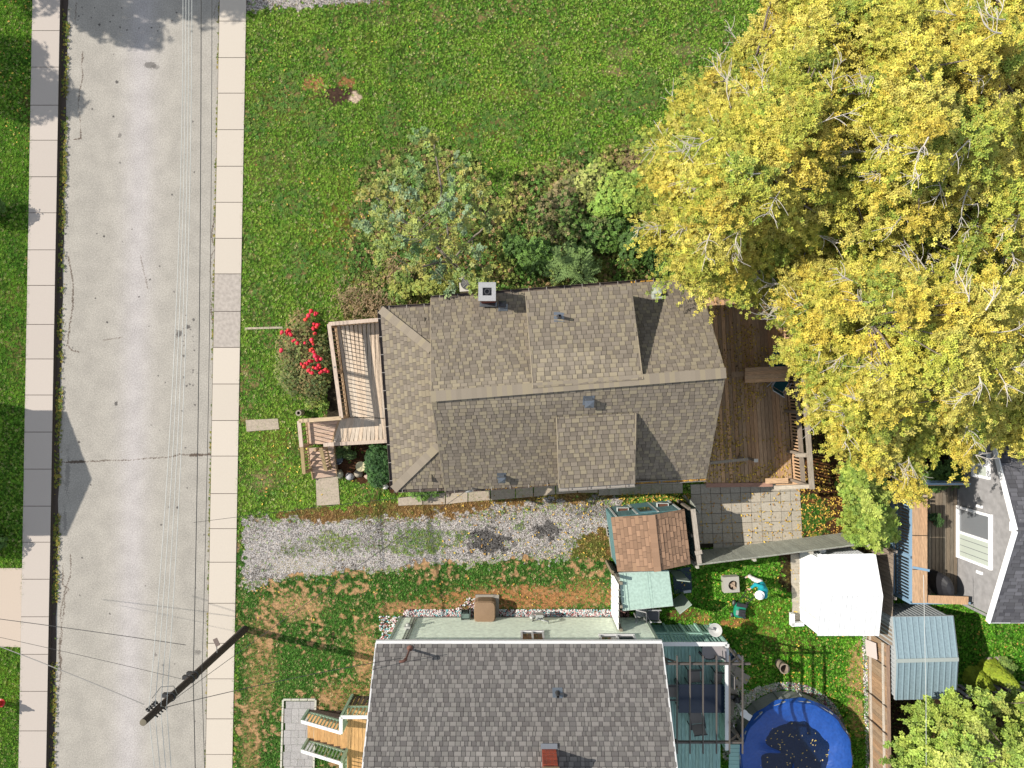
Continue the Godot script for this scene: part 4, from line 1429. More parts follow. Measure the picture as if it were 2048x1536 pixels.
	for i in 6:
		var x := wx - 0.14 - i * 0.3
		var y := h - 0.15 - i * 0.15
		for s: float in [0.07, -0.07]:
			stick(t, "tread", Vector3(x + s, y, nz + 0.6), Vector3(x + s, y, nz + 1.74), 0.136, 0.035, tan[rng.randi() % 4])
		stick(t, "riser", Vector3(x - 0.14, y - 0.08, nz + 0.6), Vector3(x - 0.14, y - 0.08, nz + 1.74), 0.02, 0.12, tan[0])
	for z: float in [nz + 0.6, nz + 1.74]:
		var p0 := Vector3(wx, h, z)
		var p1 := Vector3(wx - 1.75, 0.05, z)
		stick(t, "hand_rail", p0 + Vector3.UP * 0.93, p1 + Vector3.UP * 0.93, 0.12, 0.05, wm)
		stick(t, "lower_rail", p0 + Vector3.UP * 0.12, p1 + Vector3.UP * 0.12, 0.05, 0.1, sage)
		stick(t, "stringer", p0 + Vector3.DOWN * 0.2, p1, 0.05, 0.25, oldm[1])
		for i in 12:
			var p := p0.lerp(p1, (i + 0.5) / 12.0)
			stick(t, "baluster", p + Vector3.UP * 0.1, p + Vector3.UP * 0.92, 0.04, 0.04, sage, Vector3.RIGHT)
		stick(t, "post", p1 * Vector3(1, 0, 1), p1 + Vector3.UP * 0.9, 0.09, 0.09, sage, Vector3.RIGHT)
		for i in 8:
			var p := p0.lerp(p1, (i + 0.5) / 8.0)
			stick(t, "skirt_board", p * Vector3(1, 0, 1) + Vector3(0, 0, 0.04), p + Vector3(0, -0.05, 0.04), 0.19, 0.02, oldm[i % 3], Vector3.FORWARD)


func green_house_deck() -> void:
	var t := thing("rear_deck", "teal painted deck with white-capped railing behind the green house", "deck", P(1395, 1400))
	var h := 1.2
	var top := 0.98
	var nz := P(0, 1288, h + top).z
	var ex := P(1454, 0, h + top).x
	var wx := 5.3
	var teal := lit(176, 222, 218, 1.55)
	var ms := tones(teal, 5, 0.07, 0.75, "grain_z", 1.0, 0.02)
	var tm := mat(lit(176, 222, 204, 1.6), 0.7)
	var wm := mat(lit(246, 248, 248), 0.55)
	var ends := nz + 5.2
	boards(t, "deck_board", Vector3(wx, h, nz), Vector3(wx, h, ends), Vector3(ex + 0.02, h, ends), Vector3(ex + 0.02, h, nz), 20, 0.01, 0.035, ms)
	rail(t, Vector3(wx, h, nz), Vector3(ex, h, nz), top, 0.13, wm, tm, 0.15, 0.05)
	rail(t, Vector3(ex, h, nz), Vector3(ex, h, P(0, 1500, h + top).z), top, 0.13, wm, tm, 0.15, 0.05)
	for i in 5:
		var x := lerpf(wx + 0.1, ex, i / 4.0)
		stick(t, "post", Vector3(x, 0, nz), Vector3(x, h + top - 0.03, nz), 0.09, 0.09, tm, Vector3.FORWARD)
	for z: float in [nz + 1.6, P(0, 1500, h + top).z]:
		stick(t, "post", Vector3(ex, 0, z), Vector3(ex, h + top - 0.03, z), 0.09, 0.09, tm, Vector3.RIGHT)
	for i in 22:
		var x := lerpf(wx + 0.05, ex - 0.05, i / 21.0)
		stick(t, "skirt_board", Vector3(x, 0.0, nz + 0.03), Vector3(x, h - 0.06, nz + 0.03), 0.085 if i > 7 else 0.11, 0.02, tm if i > 7 else mat(lit(140, 190, 176), 0.7), Vector3.FORWARD)
	stick(t, "rim_board", Vector3(wx, h - 0.1, nz - 0.03), Vector3(ex, h - 0.1, nz - 0.03), 0.03, 0.17, tm)
	stick(t, "rim_board", Vector3(ex + 0.03, h - 0.1, nz), Vector3(ex + 0.03, h - 0.1, ends), 0.03, 0.17, tm)
	# lower platform beside the pool
	boards(t, "platform_board", P(1459, 1489, 1.0), P(1480, 1489, 1.0), P(1478, 1560, 1.0), P(1457, 1560, 1.0), 9, 0.01, 0.035, tones(lit(168, 214, 206), 3, 0.04, 0.7))
	for q: Array in [[1462, 1492], [1478, 1492]]:
		var p := P(q[0], q[1], 0.95)
		stick(t, "post", p * Vector3(1, 0, 1), p, 0.09, 0.09, tm, Vector3.RIGHT)
	# pergola frame over it
	var g := thing("pergola", "open grey metal pergola frame over the teal deck", "pergola", P(1420, 1400, 0))
	var y := 3.75
	var gm := mat(lit(104, 96, 90), 0.55, "blotch", 2.0)
	for px: float in [1354, 1380, 1406, 1433, 1459, 1485]:
		stick(g, "rafter", P(px, 1311, y), P(px, 1507, y), 0.036, 0.08, gm)
	for q: Array in [[1330, 1500, 1327], [1330, 1487, 1484]]:
		stick(g, "beam", P(q[0], q[2], y - 0.1), P(q[1], q[2], y - 0.1), 0.06, 0.12, gm)
	for q: Array in [[1335, 1327], [1484, 1327], [1484, 1484], [1335, 1484]]:
		var p := P(q[0], q[1], y - 0.12)
		stick(g, "post", p * Vector3(1, 0, 1), p, 0.07, 0.07, gm, Vector3.RIGHT)
		stick(g, "brace", p + Vector3(0, -0.5, 0), p + Vector3(0.45 if q[0] < 1400 else -0.45, 0, 0), 0.04, 0.06, gm)


# ---- behind the brown house: old deck, sheds, fences ----
func back_deck() -> void:
	var t := thing("rear_deck", "weathered brown plank deck under fallen leaves behind the brown house", "deck", P(1500, 770))
	var h := 0.7
	var wood := Color(0.46, 0.3, 0.18)
	var ms := tones(wood, 6, 0.22, 0.9, "grain_z", 1.2, 0.05)
	var mx := tones(wood * 1.25, 4, 0.15, 0.9, "grain_x", 1.2, 0.03)
	var greyw := mat(lit(178, 162, 146), 0.9, "grain_z", 1.2)
	var nw := P(1395, 588, h)
	var ne := P(1560, 583, h)
	var se := P(1585, 962, h)
	var sw := P(1412, 968, h)
	boards(t, "deck_board", nw, sw, se, ne, 22, 0.012, 0.035, ms)
	var a := P(1562, 596, h)
	var b := P(1587, 958, h)
	rail(t, a, b, 0.92, 0.125, greyw, mat(wood * 1.3, 0.9, "grain_z", 1.2), 0.17, 0.05)
	rail(t, nw + Vector3(0.4, 0, 0), ne, 0.92, 0.125, greyw, mat(wood * 1.3, 0.9, "grain_z", 1.2), 0.17, 0.05)
	stick(t, "rim_board", nw + Vector3.DOWN * 0.15, sw + Vector3.DOWN * 0.15, 0.04, 0.25, ms[0])
	stick(t, "rim_board", ne + Vector3.DOWN * 0.15, se + Vector3.DOWN * 0.15, 0.04, 0.25, ms[0])
	stick(t, "rim_board", sw + Vector3(0, 0.02, 0.05), P(1545, 969, h + 0.02), 0.16, 0.04, mat(lit(206, 160, 140), 0.85, "grain_x", 1.2))
	stick(t, "rim_board", sw + Vector3(0, -0.14, 0.02), P(1585, 966, h - 0.14), 0.04, 0.24, mx[0])
	# tall posts outside the rail carry a beam
	var bt := 2.75
	var beam := mat(lit(196, 184, 168), 0.9, "grain_z", 1.2)
	stick(t, "top_beam", P(1597, 610, bt), P(1624, 978, bt), 0.15, 0.14, beam)
	for y: float in [640, 745, 826, 912, 973]:
		var p := P(lerpf(1600, 1623, (y - 640) / 335.0), y, bt - 0.07)
		stick(t, "post", Vector3(p.x, 0, p.z), p, 0.1, 0.1, greyw, Vector3.RIGHT)
	stick(t, "top_beam", P(1548, 975, 2.2), P(1628, 972, bt - 0.16), 0.14, 0.14, mat(lit(226, 214, 196), 0.9, "grain_x", 1.2))
	stick(t, "cross_beam", P(1592, 910, 2.0), P(1620, 910, 2.6), 0.14, 0.1, beam)
	stick(t, "stair_board", P(1531, 962, 0.95), P(1576, 961, 0.95), 0.2, 0.04, mx[2])
	stick(t, "stair_board", P(1552, 966, 0.75), P(1600, 966, 0.75), 0.2, 0.04, mx[3])
	stick(t, "grab_rail", P(1420, 926, 1.5), P(1496, 918, 1.5), 0.1, 0.06, beam)
	for q: Array in [[1424, 925], [1490, 919], [1512, 921]]:
		var p := P(q[0], q[1], 1.48)
		stick(t, "post", Vector3(p.x, 0.6, p.z), p, 0.09, 0.09, greyw, Vector3.RIGHT)
	stick(t, "post_cap", P(1508, 921, 1.52), P(1516, 921, 1.52), 0.13, 0.04, mat(lit(240, 232, 220), 0.7))
	# leaf litter on the boards
	var s := Swarm.new()
	for i in 4200:
		var p := P(rnd(1405, 1580), rnd(600, 965), h + 0.02)
		if lo_noise[ground_at(p)] < 80 + rng.randi() % 70:
			continue
		var r := rnd(0.025, 0.055)
		s.add(Basis(Vector3(rnd(-1, 1), 4, rnd(-1, 1)).normalized(), rng.randf() * TAU).scaled(Vector3(r, r, r)), p, Color(0.62, 0.42, 0.04).lerp(Color(0.09, 0.05, 0.02), rng.randf()) * rnd(0.7, 1.2))
	tag(swarm("deck_leaves", leaf_mesh("fallen"), mat(Color(1, 1, 1), 0.8, "", 1.0, 0.0, true), s), "yellow leaves strewn over the weathered brown deck", "leaves")
	# plank table with folding chairs on both sides
	var tb := thing("picnic_table", "long weathered plank table on the brown rear deck", "table", P(1535, 750, h))
	var ty := h + 0.74
	for i in 4:
		stick(tb, "plank", P(1490, 739.5 + i * 7.6, ty), P(1579, 735.5 + i * 7.6, ty), 0.135, 0.04, mx[i])
	for x: float in [1500, 1570]:
		stick(tb, "cross_bar", P(x, 738, ty - 0.05), P(x, 763, ty - 0.05), 0.08, 0.05, mx[0])
		for y: float in [740, 761]:
			stick(tb, "leg", P(x, y, ty) * Vector3(1, 0, 1) + Vector3.UP * h, P(x, y, ty - 0.05), 0.08, 0.08, mx[0], Vector3.RIGHT)
	stick(tb, "bench", P(1462, 750, h + 0.42), P(1530, 744, h + 0.42), 0.2, 0.05, ms[0])
	var tube := mat(lit(232, 236, 240), 0.35)
	var fab := mat(Color(0.0, 0.07, 0.085), 0.85, "speck", 6.0)
	lawn_chair(P(1549, 723, h), 0.2, "white-framed teal folding chair north of the plank table on the brown deck", tube, fab)
	lawn_chair(P(1552, 769, h), PI - 0.55, "white-framed teal folding chair south of the plank table on the brown deck", tube, fab)


func lawn_chair(at: Vector3, turn: float, label: String, tube: Material, fab: Material) -> void:
	var t := thing("folding_chair", label, "chair", at, "teal folding chairs at the plank table")
	var b := Basis(Vector3.UP, turn)
	var f := func(x: float, y: float, z: float) -> Vector3: return at + b * Vector3(x, y, z)
	for s: float in [-0.25, 0.25]:
		for q: Array in [["leg", [s, 0.0, 0.25], [s, 0.42, -0.22]], ["leg", [s, 0.0, -0.25], [s, 0.42, 0.22]], ["back_tube", [s, 0.4, -0.2], [s, 0.88, -0.42]], ["armrest", [s * 1.12, 0.62, -0.28], [s * 1.12, 0.62, 0.24]], ["side_tube", [s, 0.42, -0.22], [s, 0.42, 0.24]]]:
			var mb := MB.new()
			mb.tube(PackedVector3Array([f.call(q[1][0], q[1][1], q[1][2]), f.call(q[2][0], q[2][1], q[2][2])]), 0.014, 0.014, 6)
			put(mb, q[0], tube, t)
	var cr := MB.new()
	cr.tube(PackedVector3Array([f.call(-0.25, 0.88, -0.42), f.call(0.25, 0.88, -0.42)]), 0.014, 0.014, 6)
	put(cr, "cross_tube", tube, t)
	stick(t, "seat", f.call(0, 0.41, -0.2), f.call(0, 0.42, 0.24), 0.47, 0.012, fab)
	stick(t, "backrest", f.call(0, 0.46, -0.235), f.call(0, 0.87, -0.415), 0.47, 0.012, fab, b * Vector3.BACK)


func gable_roof(t: Node, w0: Vector3, w1: Vector3, r0: Vector3, r1: Vector3, e0: Vector3, e1: Vector3, m: Material, th: float) -> void:
	var mb := MB.new()
	for q: Array in [[w0, w1, r1, r0], [e0, e1, r1, r0]]:
		var n := Plane(q[0], q[1], q[2]).normal
		n = n if n.y > 0 else -n
		mb.poly(PackedVector3Array(q), n, th)
	put(mb, "roof", m, t)


func brown_shed() -> void:
	var t := thing("garden_shed", "teal garden shed with a brown shingled roof at the end of the gravel drive", "shed", P(1300, 1085))
	var he := 2.1
	var hr := 2.55
	var w0 := P(1222, 1034, he)
	var w1 := P(1235, 1143, he)
	var e0 := P(1368, 1018, he)
	var e1 := P(1381, 1128, he)
	var r0 := P(1303, 1030, hr)
	var r1 := P(1315, 1142, hr)
	var under := MB.new()
	roof_face([w0, w1, r1, r0], w0, w1, 0.145, 0.2, 0.36, 4, under)
	roof_face([e1, e0, r0, r1], e1, e0, 0.145, 0.2, 0.36, 4, under)
	put(under, "roof", mat(Color(0.08, 0.05, 0.04), 1.0), t)
	var b := lit(190, 152, 122, 1.9)
	emit_shingles(t, [b * 0.82, b * 0.94, b * 1.04, b * 1.14])
	caps(t, r0, r1, 0.16, 0.26, [mat(b, 0.95, "speck", 3.0), mat(b * 1.08, 0.95, "speck", 3.0)])
	var teal := tones(lit(120, 170, 176), 3, 0.06, 0.7, "grain_z", 1.0)
	var white := mat(lit(220, 226, 222), 0.6)
	var mb := MB.new()
	var c := [w0, e0, e1, w1]
	for i in 4:
		var p: Vector3 = c[i].lerp((w0 + e1) * 0.5, 0.05)
		var q: Vector3 = c[(i + 1) % 4].lerp((w0 + e1) * 0.5, 0.05)
		mb.quad(p * Vector3(1, 0, 1), q * Vector3(1, 0, 1), q, p, (p + q) * 0.5 - (w0 + e1) * 0.5)
		if i % 2 == 0:
			mb.tri(p, q, (r0 if i == 0 else r1).lerp((r0 + r1) * 0.5, 0.06) + Vector3.DOWN * 0.03, (p + q) * 0.5 - (w0 + e1) * 0.5)
	put(mb, "wall", teal[1], t)
	# board front with trim, door and planter boxes
	var a := P(1228, 1034, he).lerp(e1, 0.02) + Vector3(0, -he, -0.02)
	var z := P(1364, 1019, he).lerp(w1, 0.02) + Vector3(0, -he, -0.02)
	var out := (z - a).normalized().cross(Vector3.UP) * -1.0
	if out.z > 0:
		out = -out
	for i in 16:
		var p := a.lerp(z, (i + 0.5) / 16.0) + out * 0.012
		stick(t, "wall_board", p, p + Vector3.UP * 2.08, 0.15, 0.02, teal[i % 3], out)
	for f: float in [0.01, 0.34, 0.66, 0.99]:
		var p := a.lerp(z, f) + out * 0.035
		stick(t, "trim_board", p, p + Vector3.UP * 2.06, 0.07, 0.02, white, out)
	var dp := a.lerp(z, 0.5) + out * 0.03
	var door := stick(t, "door", dp, dp + Vector3.UP * 1.95, 0.7, 0.03, mat(lit(110, 160, 170), 0.6), out)
	stick(door, "window", dp, dp + Vector3.UP * 1.0, 0.5, 0.04, mat(Color(0.05, 0.07, 0.08), 0.1), out).transform = Transform3D(Basis.from_scale(Vector3(0.66, 1.3, 0.4)), Vector3(0, 0, 0.2))
	for q: Array in [[1246, 1021], [1326, 1012]]:
		var p := P(q[0], q[1], 1.15)
		var bx := Node3D.new()
		bx.name = numbered("planter_box", t)
		t.add_child(bx)
		bx.position = p - t.position
		for s: Array in [[Vector3(-0.21, 0, -0.1), Vector3(0.21, 0, -0.1)], [Vector3(-0.21, 0, 0.1), Vector3(0.21, 0, 0.1)], [Vector3(-0.21, 0, -0.1), Vector3(-0.21, 0, 0.1)], [Vector3(0.21, 0, -0.1), Vector3(0.21, 0, 0.1)]]:
			stick(bx, "box_side", p + s[0] + Vector3.DOWN * 0.09, p + s[1] + Vector3.DOWN * 0.09, 0.025, 0.18, white)
		stick(bx, "soil", p + Vector3(-0.2, -0.06, 0), p + Vector3(0.2, -0.06, 0), 0.18, 0.02, mat(Color(0.12, 0.05, 0.03), 1.0, "mottle", 4.0))
	for q: Array in [[1217, 1060, "grey hollow concrete block farthest from the fence beside the brown-roofed shed"], [1223, 1082, "middle hollow concrete block in the row beside the brown-roofed shed"], [1226, 1103, "pale hollow concrete block nearest the white fence beside the brown-roofed shed"]]:
		var p := P(q[0], q[1], 0.0)
		var blk := MB.new()
		var u := Basis(Vector3.UP, 0.12)
		for x: float in [-0.082, 0.082]:
			blk.box(p + u * Vector3(x, 0.1, 0), u * Vector3(0.014, 0, 0), Vector3.UP * 0.1, u * Vector3(0, 0, 0.2))
		for zz: float in [-0.185, -0.06, 0.06, 0.185]:
			blk.box(p + u * Vector3(0, 0.0985, zz), u * Vector3(0.07, 0, 0), Vector3.UP * 0.0985, u * Vector3(0, 0, 0.014))
		tag(put(blk, "concrete_block", mat(lit(206, 198, 186), 0.95, "mottle", 3.0), self, p), q[2], "concrete block", "concrete blocks beside the brown-roofed shed")


func mint_shed() -> void:
	var t := thing("metal_shed", "low mint green metal shed with a flat roof between the white fence and the lawn", "shed", P(1290, 1185))
	var h := 1.7
	var a := P(1238, 1146, h)
	var b := P(1337, 1141, h)
	var c := P(1346, 1211, h - 0.05)
	var d := P(1245, 1221, h - 0.05)
	var mint := lit(206, 236, 222, 1.75)
	var m := mat(mint, 0.5, "blotch", 0.7)
	var mid0 := a.lerp(b, 0.5)
	var mid1 := d.lerp(c, 0.5)
	var mb := MB.new()
	mb.poly(PackedVector3Array([a, mid0, mid1, d]), Vector3.UP, 0.03)
	put(mb, "roof_sheet", m, t)
	mb = MB.new()
	mb.poly(PackedVector3Array([mid0 + Vector3(-0.05, 0.012, 0), b + Vector3.UP * 0.012, c + Vector3.UP * 0.012, mid1 + Vector3(-0.05, 0.012, 0)]), Vector3.UP, 0.03)
	put(mb, "roof_sheet", mat(mint * 0.97, 0.5, "blotch", 0.7), t)
	for f: float in [0.07, 0.13, 0.56, 0.61]:
		stick(t, "roof_rib", a.lerp(b, f) + Vector3.UP * 0.045, d.lerp(c, f) + Vector3.UP * 0.045, 0.012, 0.012, m)
	for q: Array in [[a, b], [b, c], [c, d], [d, a]]:
		stick(t, "fascia", q[0] + Vector3.DOWN * 0.02, q[1] + Vector3.DOWN * 0.02, 0.025, 0.09, mat(lit(230, 238, 232), 0.5))
	var w := MB.new()
	var q4 := [a, b, c, d]
	var ctr := (a + c) * 0.5
	for i in 4:
		if i == 1:
			continue
		var p: Vector3 = q4[i].lerp(ctr, 0.08)
		var q: Vector3 = q4[(i + 1) % 4].lerp(ctr, 0.08)
		w.quad(p * Vector3(1, 0, 1), q * Vector3(1, 0, 1), q, p, (p + q) * 0.5 - ctr)
	put(w, "wall", mat(lit(150, 190, 178), 0.6), t)
	var leafm := mat(lit(190, 205, 190), 0.5)
	for q: Array in [[1341, 1203, 1364, 1185], [1336, 1139, 1361, 1142]]:
		var p0 := P(q[0], q[1], 0)
		var p1 := P(q[2], q[3], 0)
		stick(t, "door", p0 + Vector3.UP * 0.8, p1 + Vector3.UP * 0.8, 0.03, 1.5, leafm)
	var mt := MB.new()
	mt.poly(PackedVector3Array([P(1345, 1140), P(1381, 1133), P(1384, 1180), P(1348, 1188)]), Vector3.UP, 0.03)
	tag(put(mt, "tarpaulin", mat(Color(0.008, 0.022, 0.05), 0.7), self, P(1364, 1160)), "navy sheet lying on the lawn at the mint shed's door", "tarpaulin")
	var pl := stick(self, "plank", P(1367, 1184, 0.3), P(1382, 1182, 0.3), 0.1, 0.04, mat(lit(190, 196, 200), 0.6))
	tag(pl, "short pale plank at the corner of the navy sheet", "plank")
	# things kept between that shed and the house
	chair_white(P(1279, 1217, 0.0))
	var g := thing("garden_chair", "grey mesh garden chair standing south of the mint shed", "chair", P(1303, 1222))
	var o := P(1303, 1222)
	var fr := mat(lit(190, 190, 188), 0.4)
	stick(g, "seat", o + Vector3(-0.22, 0.42, 0), o + Vector3(0.22, 0.42, 0.02), 0.45, 0.02, mat(Color(0.12, 0.12, 0.13), 0.8))
	stick(g, "backrest", o + Vector3(-0.24, 0.45, 0), o + Vector3(-0.38, 0.9, 0), 0.45, 0.02, mat(Color(0.14, 0.14, 0.15), 0.8), Vector3.RIGHT)
	for s: float in [-0.23, 0.23]:
		stick(g, "armrest", o + Vector3(-0.28, 0.64, s), o + Vector3(0.26, 0.64, s), 0.04, 0.03, fr)
		stick(g, "leg", o + Vector3(0.24, 0, s), o + Vector3(0.24, 0.64, s), 0.03, 0.03, fr, Vector3.RIGHT)
		stick(g, "leg", o + Vector3(-0.2, 0, s), o + Vector3(-0.26, 0.5, s), 0.03, 0.03, fr, Vector3.RIGHT)
	var nz := noise(0.8, 5)
	var lg := MB.new()
	for i in 7:
		lg.blob(P(1243 + (i % 3) * 6, 1224 + (i / 3) * 6, 0.1 + 0.1 * (i % 2)), Vector3(0.07, 0.06, 0.07), nz, 0.4, 6)
	tag(put(lg, "firewood", mat(Color(0.2, 0.11, 0.1), 0.9, "mottle", 4.0), self, P(1248, 1230)), "small heap of reddish stones in the corner behind the white fence", "stone heap")


func chair_white(o: Vector3) -> void:
	var t := thing("plastic_chair", "white slatted plastic chair tucked under the mint shed's edge", "chair", o)
	var m := mat(lit(236, 236, 236), 0.4)
	stick(t, "seat", o + Vector3(-0.22, 0.42, 0), o + Vector3(0.22, 0.42, 0), 0.42, 0.03, m)
	for i in 7:
		var a := lerpf(-1.2, 1.2, i / 6.0)
		var p := o + Vector3(sin(a) * 0.25, 0.44, 0.12 + cos(a) * 0.14)
		stick(t, "back_slat", p, p + Vector3(sin(a) * 0.06, 0.42, 0.1), 0.035, 0.02, m, Vector3.BACK)
	var mb := MB.new()
	var pts := PackedVector3Array()
	for i in 9:
		var a := lerpf(-1.4, 1.4, i / 8.0)
		pts.append(o + Vector3(sin(a) * 0.32, 0.86, 0.22 + cos(a) * 0.16))
	mb.tube(pts, 0.025, 0.025, 6)
	put(mb, "top_rail", m, t)
	for x: float in [-0.22, 0.22]:
		for z: float in [-0.2, 0.2]:
			stick(t, "leg", o + Vector3(x, 0, z), o + Vector3(x, 0.42, z), 0.05, 0.05, m, Vector3.RIGHT)


func white_shed() -> void:
	var t := thing("metal_shed", "white metal shed with a gabled roof in the back yard", "shed", P(1650, 1180))
	var he := 1.8
	var hr := 2.3
	var white := mat(Color(0.74, 0.75, 0.755), 0.5, "blotch", 0.3)
	var w0 := P(1634, 1109, he)
	var e0 := P(1750, 1107, he)
	var e1 := P(1757, 1271, he)
	var w1 := P(1634, 1271, he)
	var r0 := P(1642, 1193, hr)
	var r1 := P(1765, 1192, hr)
	gable_roof(t, w0, e0, r0, r1, w1, e1, white, 0.02)
	for i in 13:
		var f := i / 12.0
		stick(t, "roof_rib", w0.lerp(e0, f) + Vector3.UP * 0.03, r0.lerp(r1, f) + Vector3.UP * 0.03, 0.015, 0.008, white)
		stick(t, "roof_rib", w1.lerp(e1, f) + Vector3.UP * 0.03, r0.lerp(r1, f) + Vector3.UP * 0.03, 0.015, 0.008, white)
	var x0 := 11.5
	var x1 := 13.6
	var z0 := 6.56
	var z1 := 9.42
	var mb := MB.new()
	mb.box(Vector3((x0 + x1) * 0.5, 0.9, (z0 + z1) * 0.5), Vector3((x1 - x0) * 0.5, 0, 0), Vector3.UP * 0.9, Vector3(0, 0, (z1 - z0) * 0.5))
	for x: float in [x0, x1]:
		mb.tri(Vector3(x, 1.8, z0), Vector3(x, 1.8, z1), Vector3(x, 2.26, (z0 + z1) * 0.5), Vector3(x - 12.5, 0, 0))
	put(mb, "wall", mat(Color(0.8, 0.82, 0.82), 0.5), t)
	var wm := mat(Color(0.76, 0.79, 0.8), 0.45)
	for i in 18:
		var x := lerpf(x0 + 0.04, x1 - 0.04, i / 17.0)
		stick(t, "wall_rib", Vector3(x, 0.05, z0 - 0.01), Vector3(x, 1.78, z0 - 0.01), 0.05, 0.03, wm, Vector3.FORWARD)
	for z: float in [7.0, 7.95, 8.9]:
		stick(t, "door_frame", Vector3(x0 - 0.012, 0.05, z), Vector3(x0 - 0.012, 1.75, z), 0.06, 0.03, white, Vector3.LEFT)
	for z: float in [7.48, 8.42]:
		stick(t, "door", Vector3(x0 - 0.006, 0.06, z), Vector3(x0 - 0.006, 1.7, z), 0.88, 0.02, white, Vector3.LEFT)
	var cv := MB.new()
	var p := P(1645, 1100, 1.0)
	cv.lathe(p, [[0.0, 0.12], [0.1, 0.1], [0.14, 0.0], [0.1, -0.06]], 12)
	put(cv, "wall_vent", wm, t)
	var c := thing("kerb_frame", "low white frame on the slabs at the white shed's front corner", "frame", P(1595, 1240))
	stick(c, "side", P(1584, 1226, 0.2), P(1584, 1250, 0.2), 0.13, 0.24, white)
	stick(c, "side", P(1581, 1248, 0.2), P(1606, 1247, 0.2), 0.13, 0.24, white)


func rib_shed() -> void:
	var t := thing("metal_shed", "blue-grey ribbed metal shed behind the board fence", "shed", P(1850, 1315))
	var he := 1.75
	var hr := 2.15
	var blue := lit(160, 184, 194, 1.7)
	var m := mat(blue, 0.45, "blotch", 0.8)
	var w0 := P(1785, 1234, he)
	var e0 := P(1906, 1232, he)
	var e1 := P(1912, 1396, he)
	var w1 := P(1790, 1399, he)
	var r0 := P(1793, 1321, hr)
	var r1 := P(1916, 1318, hr)
	gable_roof(t, w0, e0, r0, r1, w1, e1, m, 0.02)
	var rib := mat(blue * 1.06, 0.45)
	for i in 11:
		var f := (i + 0.15) / 10.4
		stick(t, "roof_rib", w0.lerp(e0, f) + Vector3.UP * 0.035, r0.lerp(r1, f) + Vector3.UP * 0.035, 0.035, 0.03, rib)
		stick(t, "roof_rib", w1.lerp(e1, f) + Vector3.UP * 0.035, r0.lerp(r1, f) + Vector3.UP * 0.035, 0.035, 0.03, rib)
	stick(t, "ridge_cap", r0 + Vector3.UP * 0.04, r1 + Vector3.UP * 0.04, 0.14, 0.02, mat(lit(186, 196, 192), 0.5))
	for q: Array in [[w0, r0], [r0, w1], [e0, r1], [r1, e1], [w1, e1], [w0, e0]]:
		stick(t, "edge_trim", q[0] + Vector3.DOWN * 0.03, q[1] + Vector3.DOWN * 0.03, 0.03, 0.08, mat(lit(200, 205, 205), 0.5))
	var mb := MB.new()
	var c4 := [w0, e0, e1, w1]
	var ctr := (w0 + e1) * 0.5
	for i in 4:
		var p: Vector3 = c4[i].lerp(ctr, 0.04)
		var q: Vector3 = c4[(i + 1) % 4].lerp(ctr, 0.04)
		mb.quad(p * Vector3(1, 0, 1), q * Vector3(1, 0, 1), q, p, (p + q) * 0.5 - ctr)
		if i % 2:
			mb.tri(p, q, (r1 if i == 1 else r0).lerp(ctr, 0.04), (p + q) * 0.5 - ctr)
	var wm := mat(lit(200, 206, 208), 0.5)
	put(mb, "wall", wm, t)
	for i in 14:
		var p := w0.lerp(ctr, 0.04).lerp(e0.lerp(ctr, 0.04), (i + 0.5) / 14.0) + Vector3(0, 0, -0.015)
		stick(t, "wall_rib", p * Vector3(1, 0, 1), p + Vector3.DOWN * 0.03, 0.06, 0.03, wm, Vector3.FORWARD)
	for i in 18:
		var p := w0.lerp(ctr, 0.04).lerp(w1.lerp(ctr, 0.04), (i + 0.5) / 18.0) + Vector3(-0.015, 0, 0)
		stick(t, "wall_rib", p * Vector3(1, 0, 1), p + Vector3.DOWN * 0.03, 0.06, 0.03, wm, Vector3.LEFT)


func board_fence(label: String, a: Vector3, b: Vector3, h: float, bw: float, ms: Array, side: Vector3, rail_m: Material, post_step := 2.2, rails := true, gap := 0.008) -> Node3D:
	# boards from a to b, rails and posts on the given side
	var t := thing("fence", label, "fence", (a + b) * 0.5)
	var cnt := int(a.distance_to(b) / bw)
	for i in cnt:
		var p := a.lerp(b, (i + 0.5) / cnt)
		var top := h + rnd(-0.012, 0.012)
		stick(t, "board", p + Vector3.UP * 0.02, p + Vector3.UP * top, bw - gap, 0.022, ms[rng.randi() % ms.size()], side)
	if rails:
		for y: float in [0.3, h - 0.15]:
			stick(t, "rail", a + Vector3.UP * y + side * 0.045, b + Vector3.UP * y + side * 0.045, 0.045, 0.1, rail_m)
	var posts := int(a.distance_to(b) / post_step) + 1
	for i in posts + 1:
		var p := a.lerp(b, float(i) / posts) + side * 0.11
		stick(t, "post", p, p + Vector3.UP * (h - 0.02), 0.1, 0.1, rail_m, side)
	return t


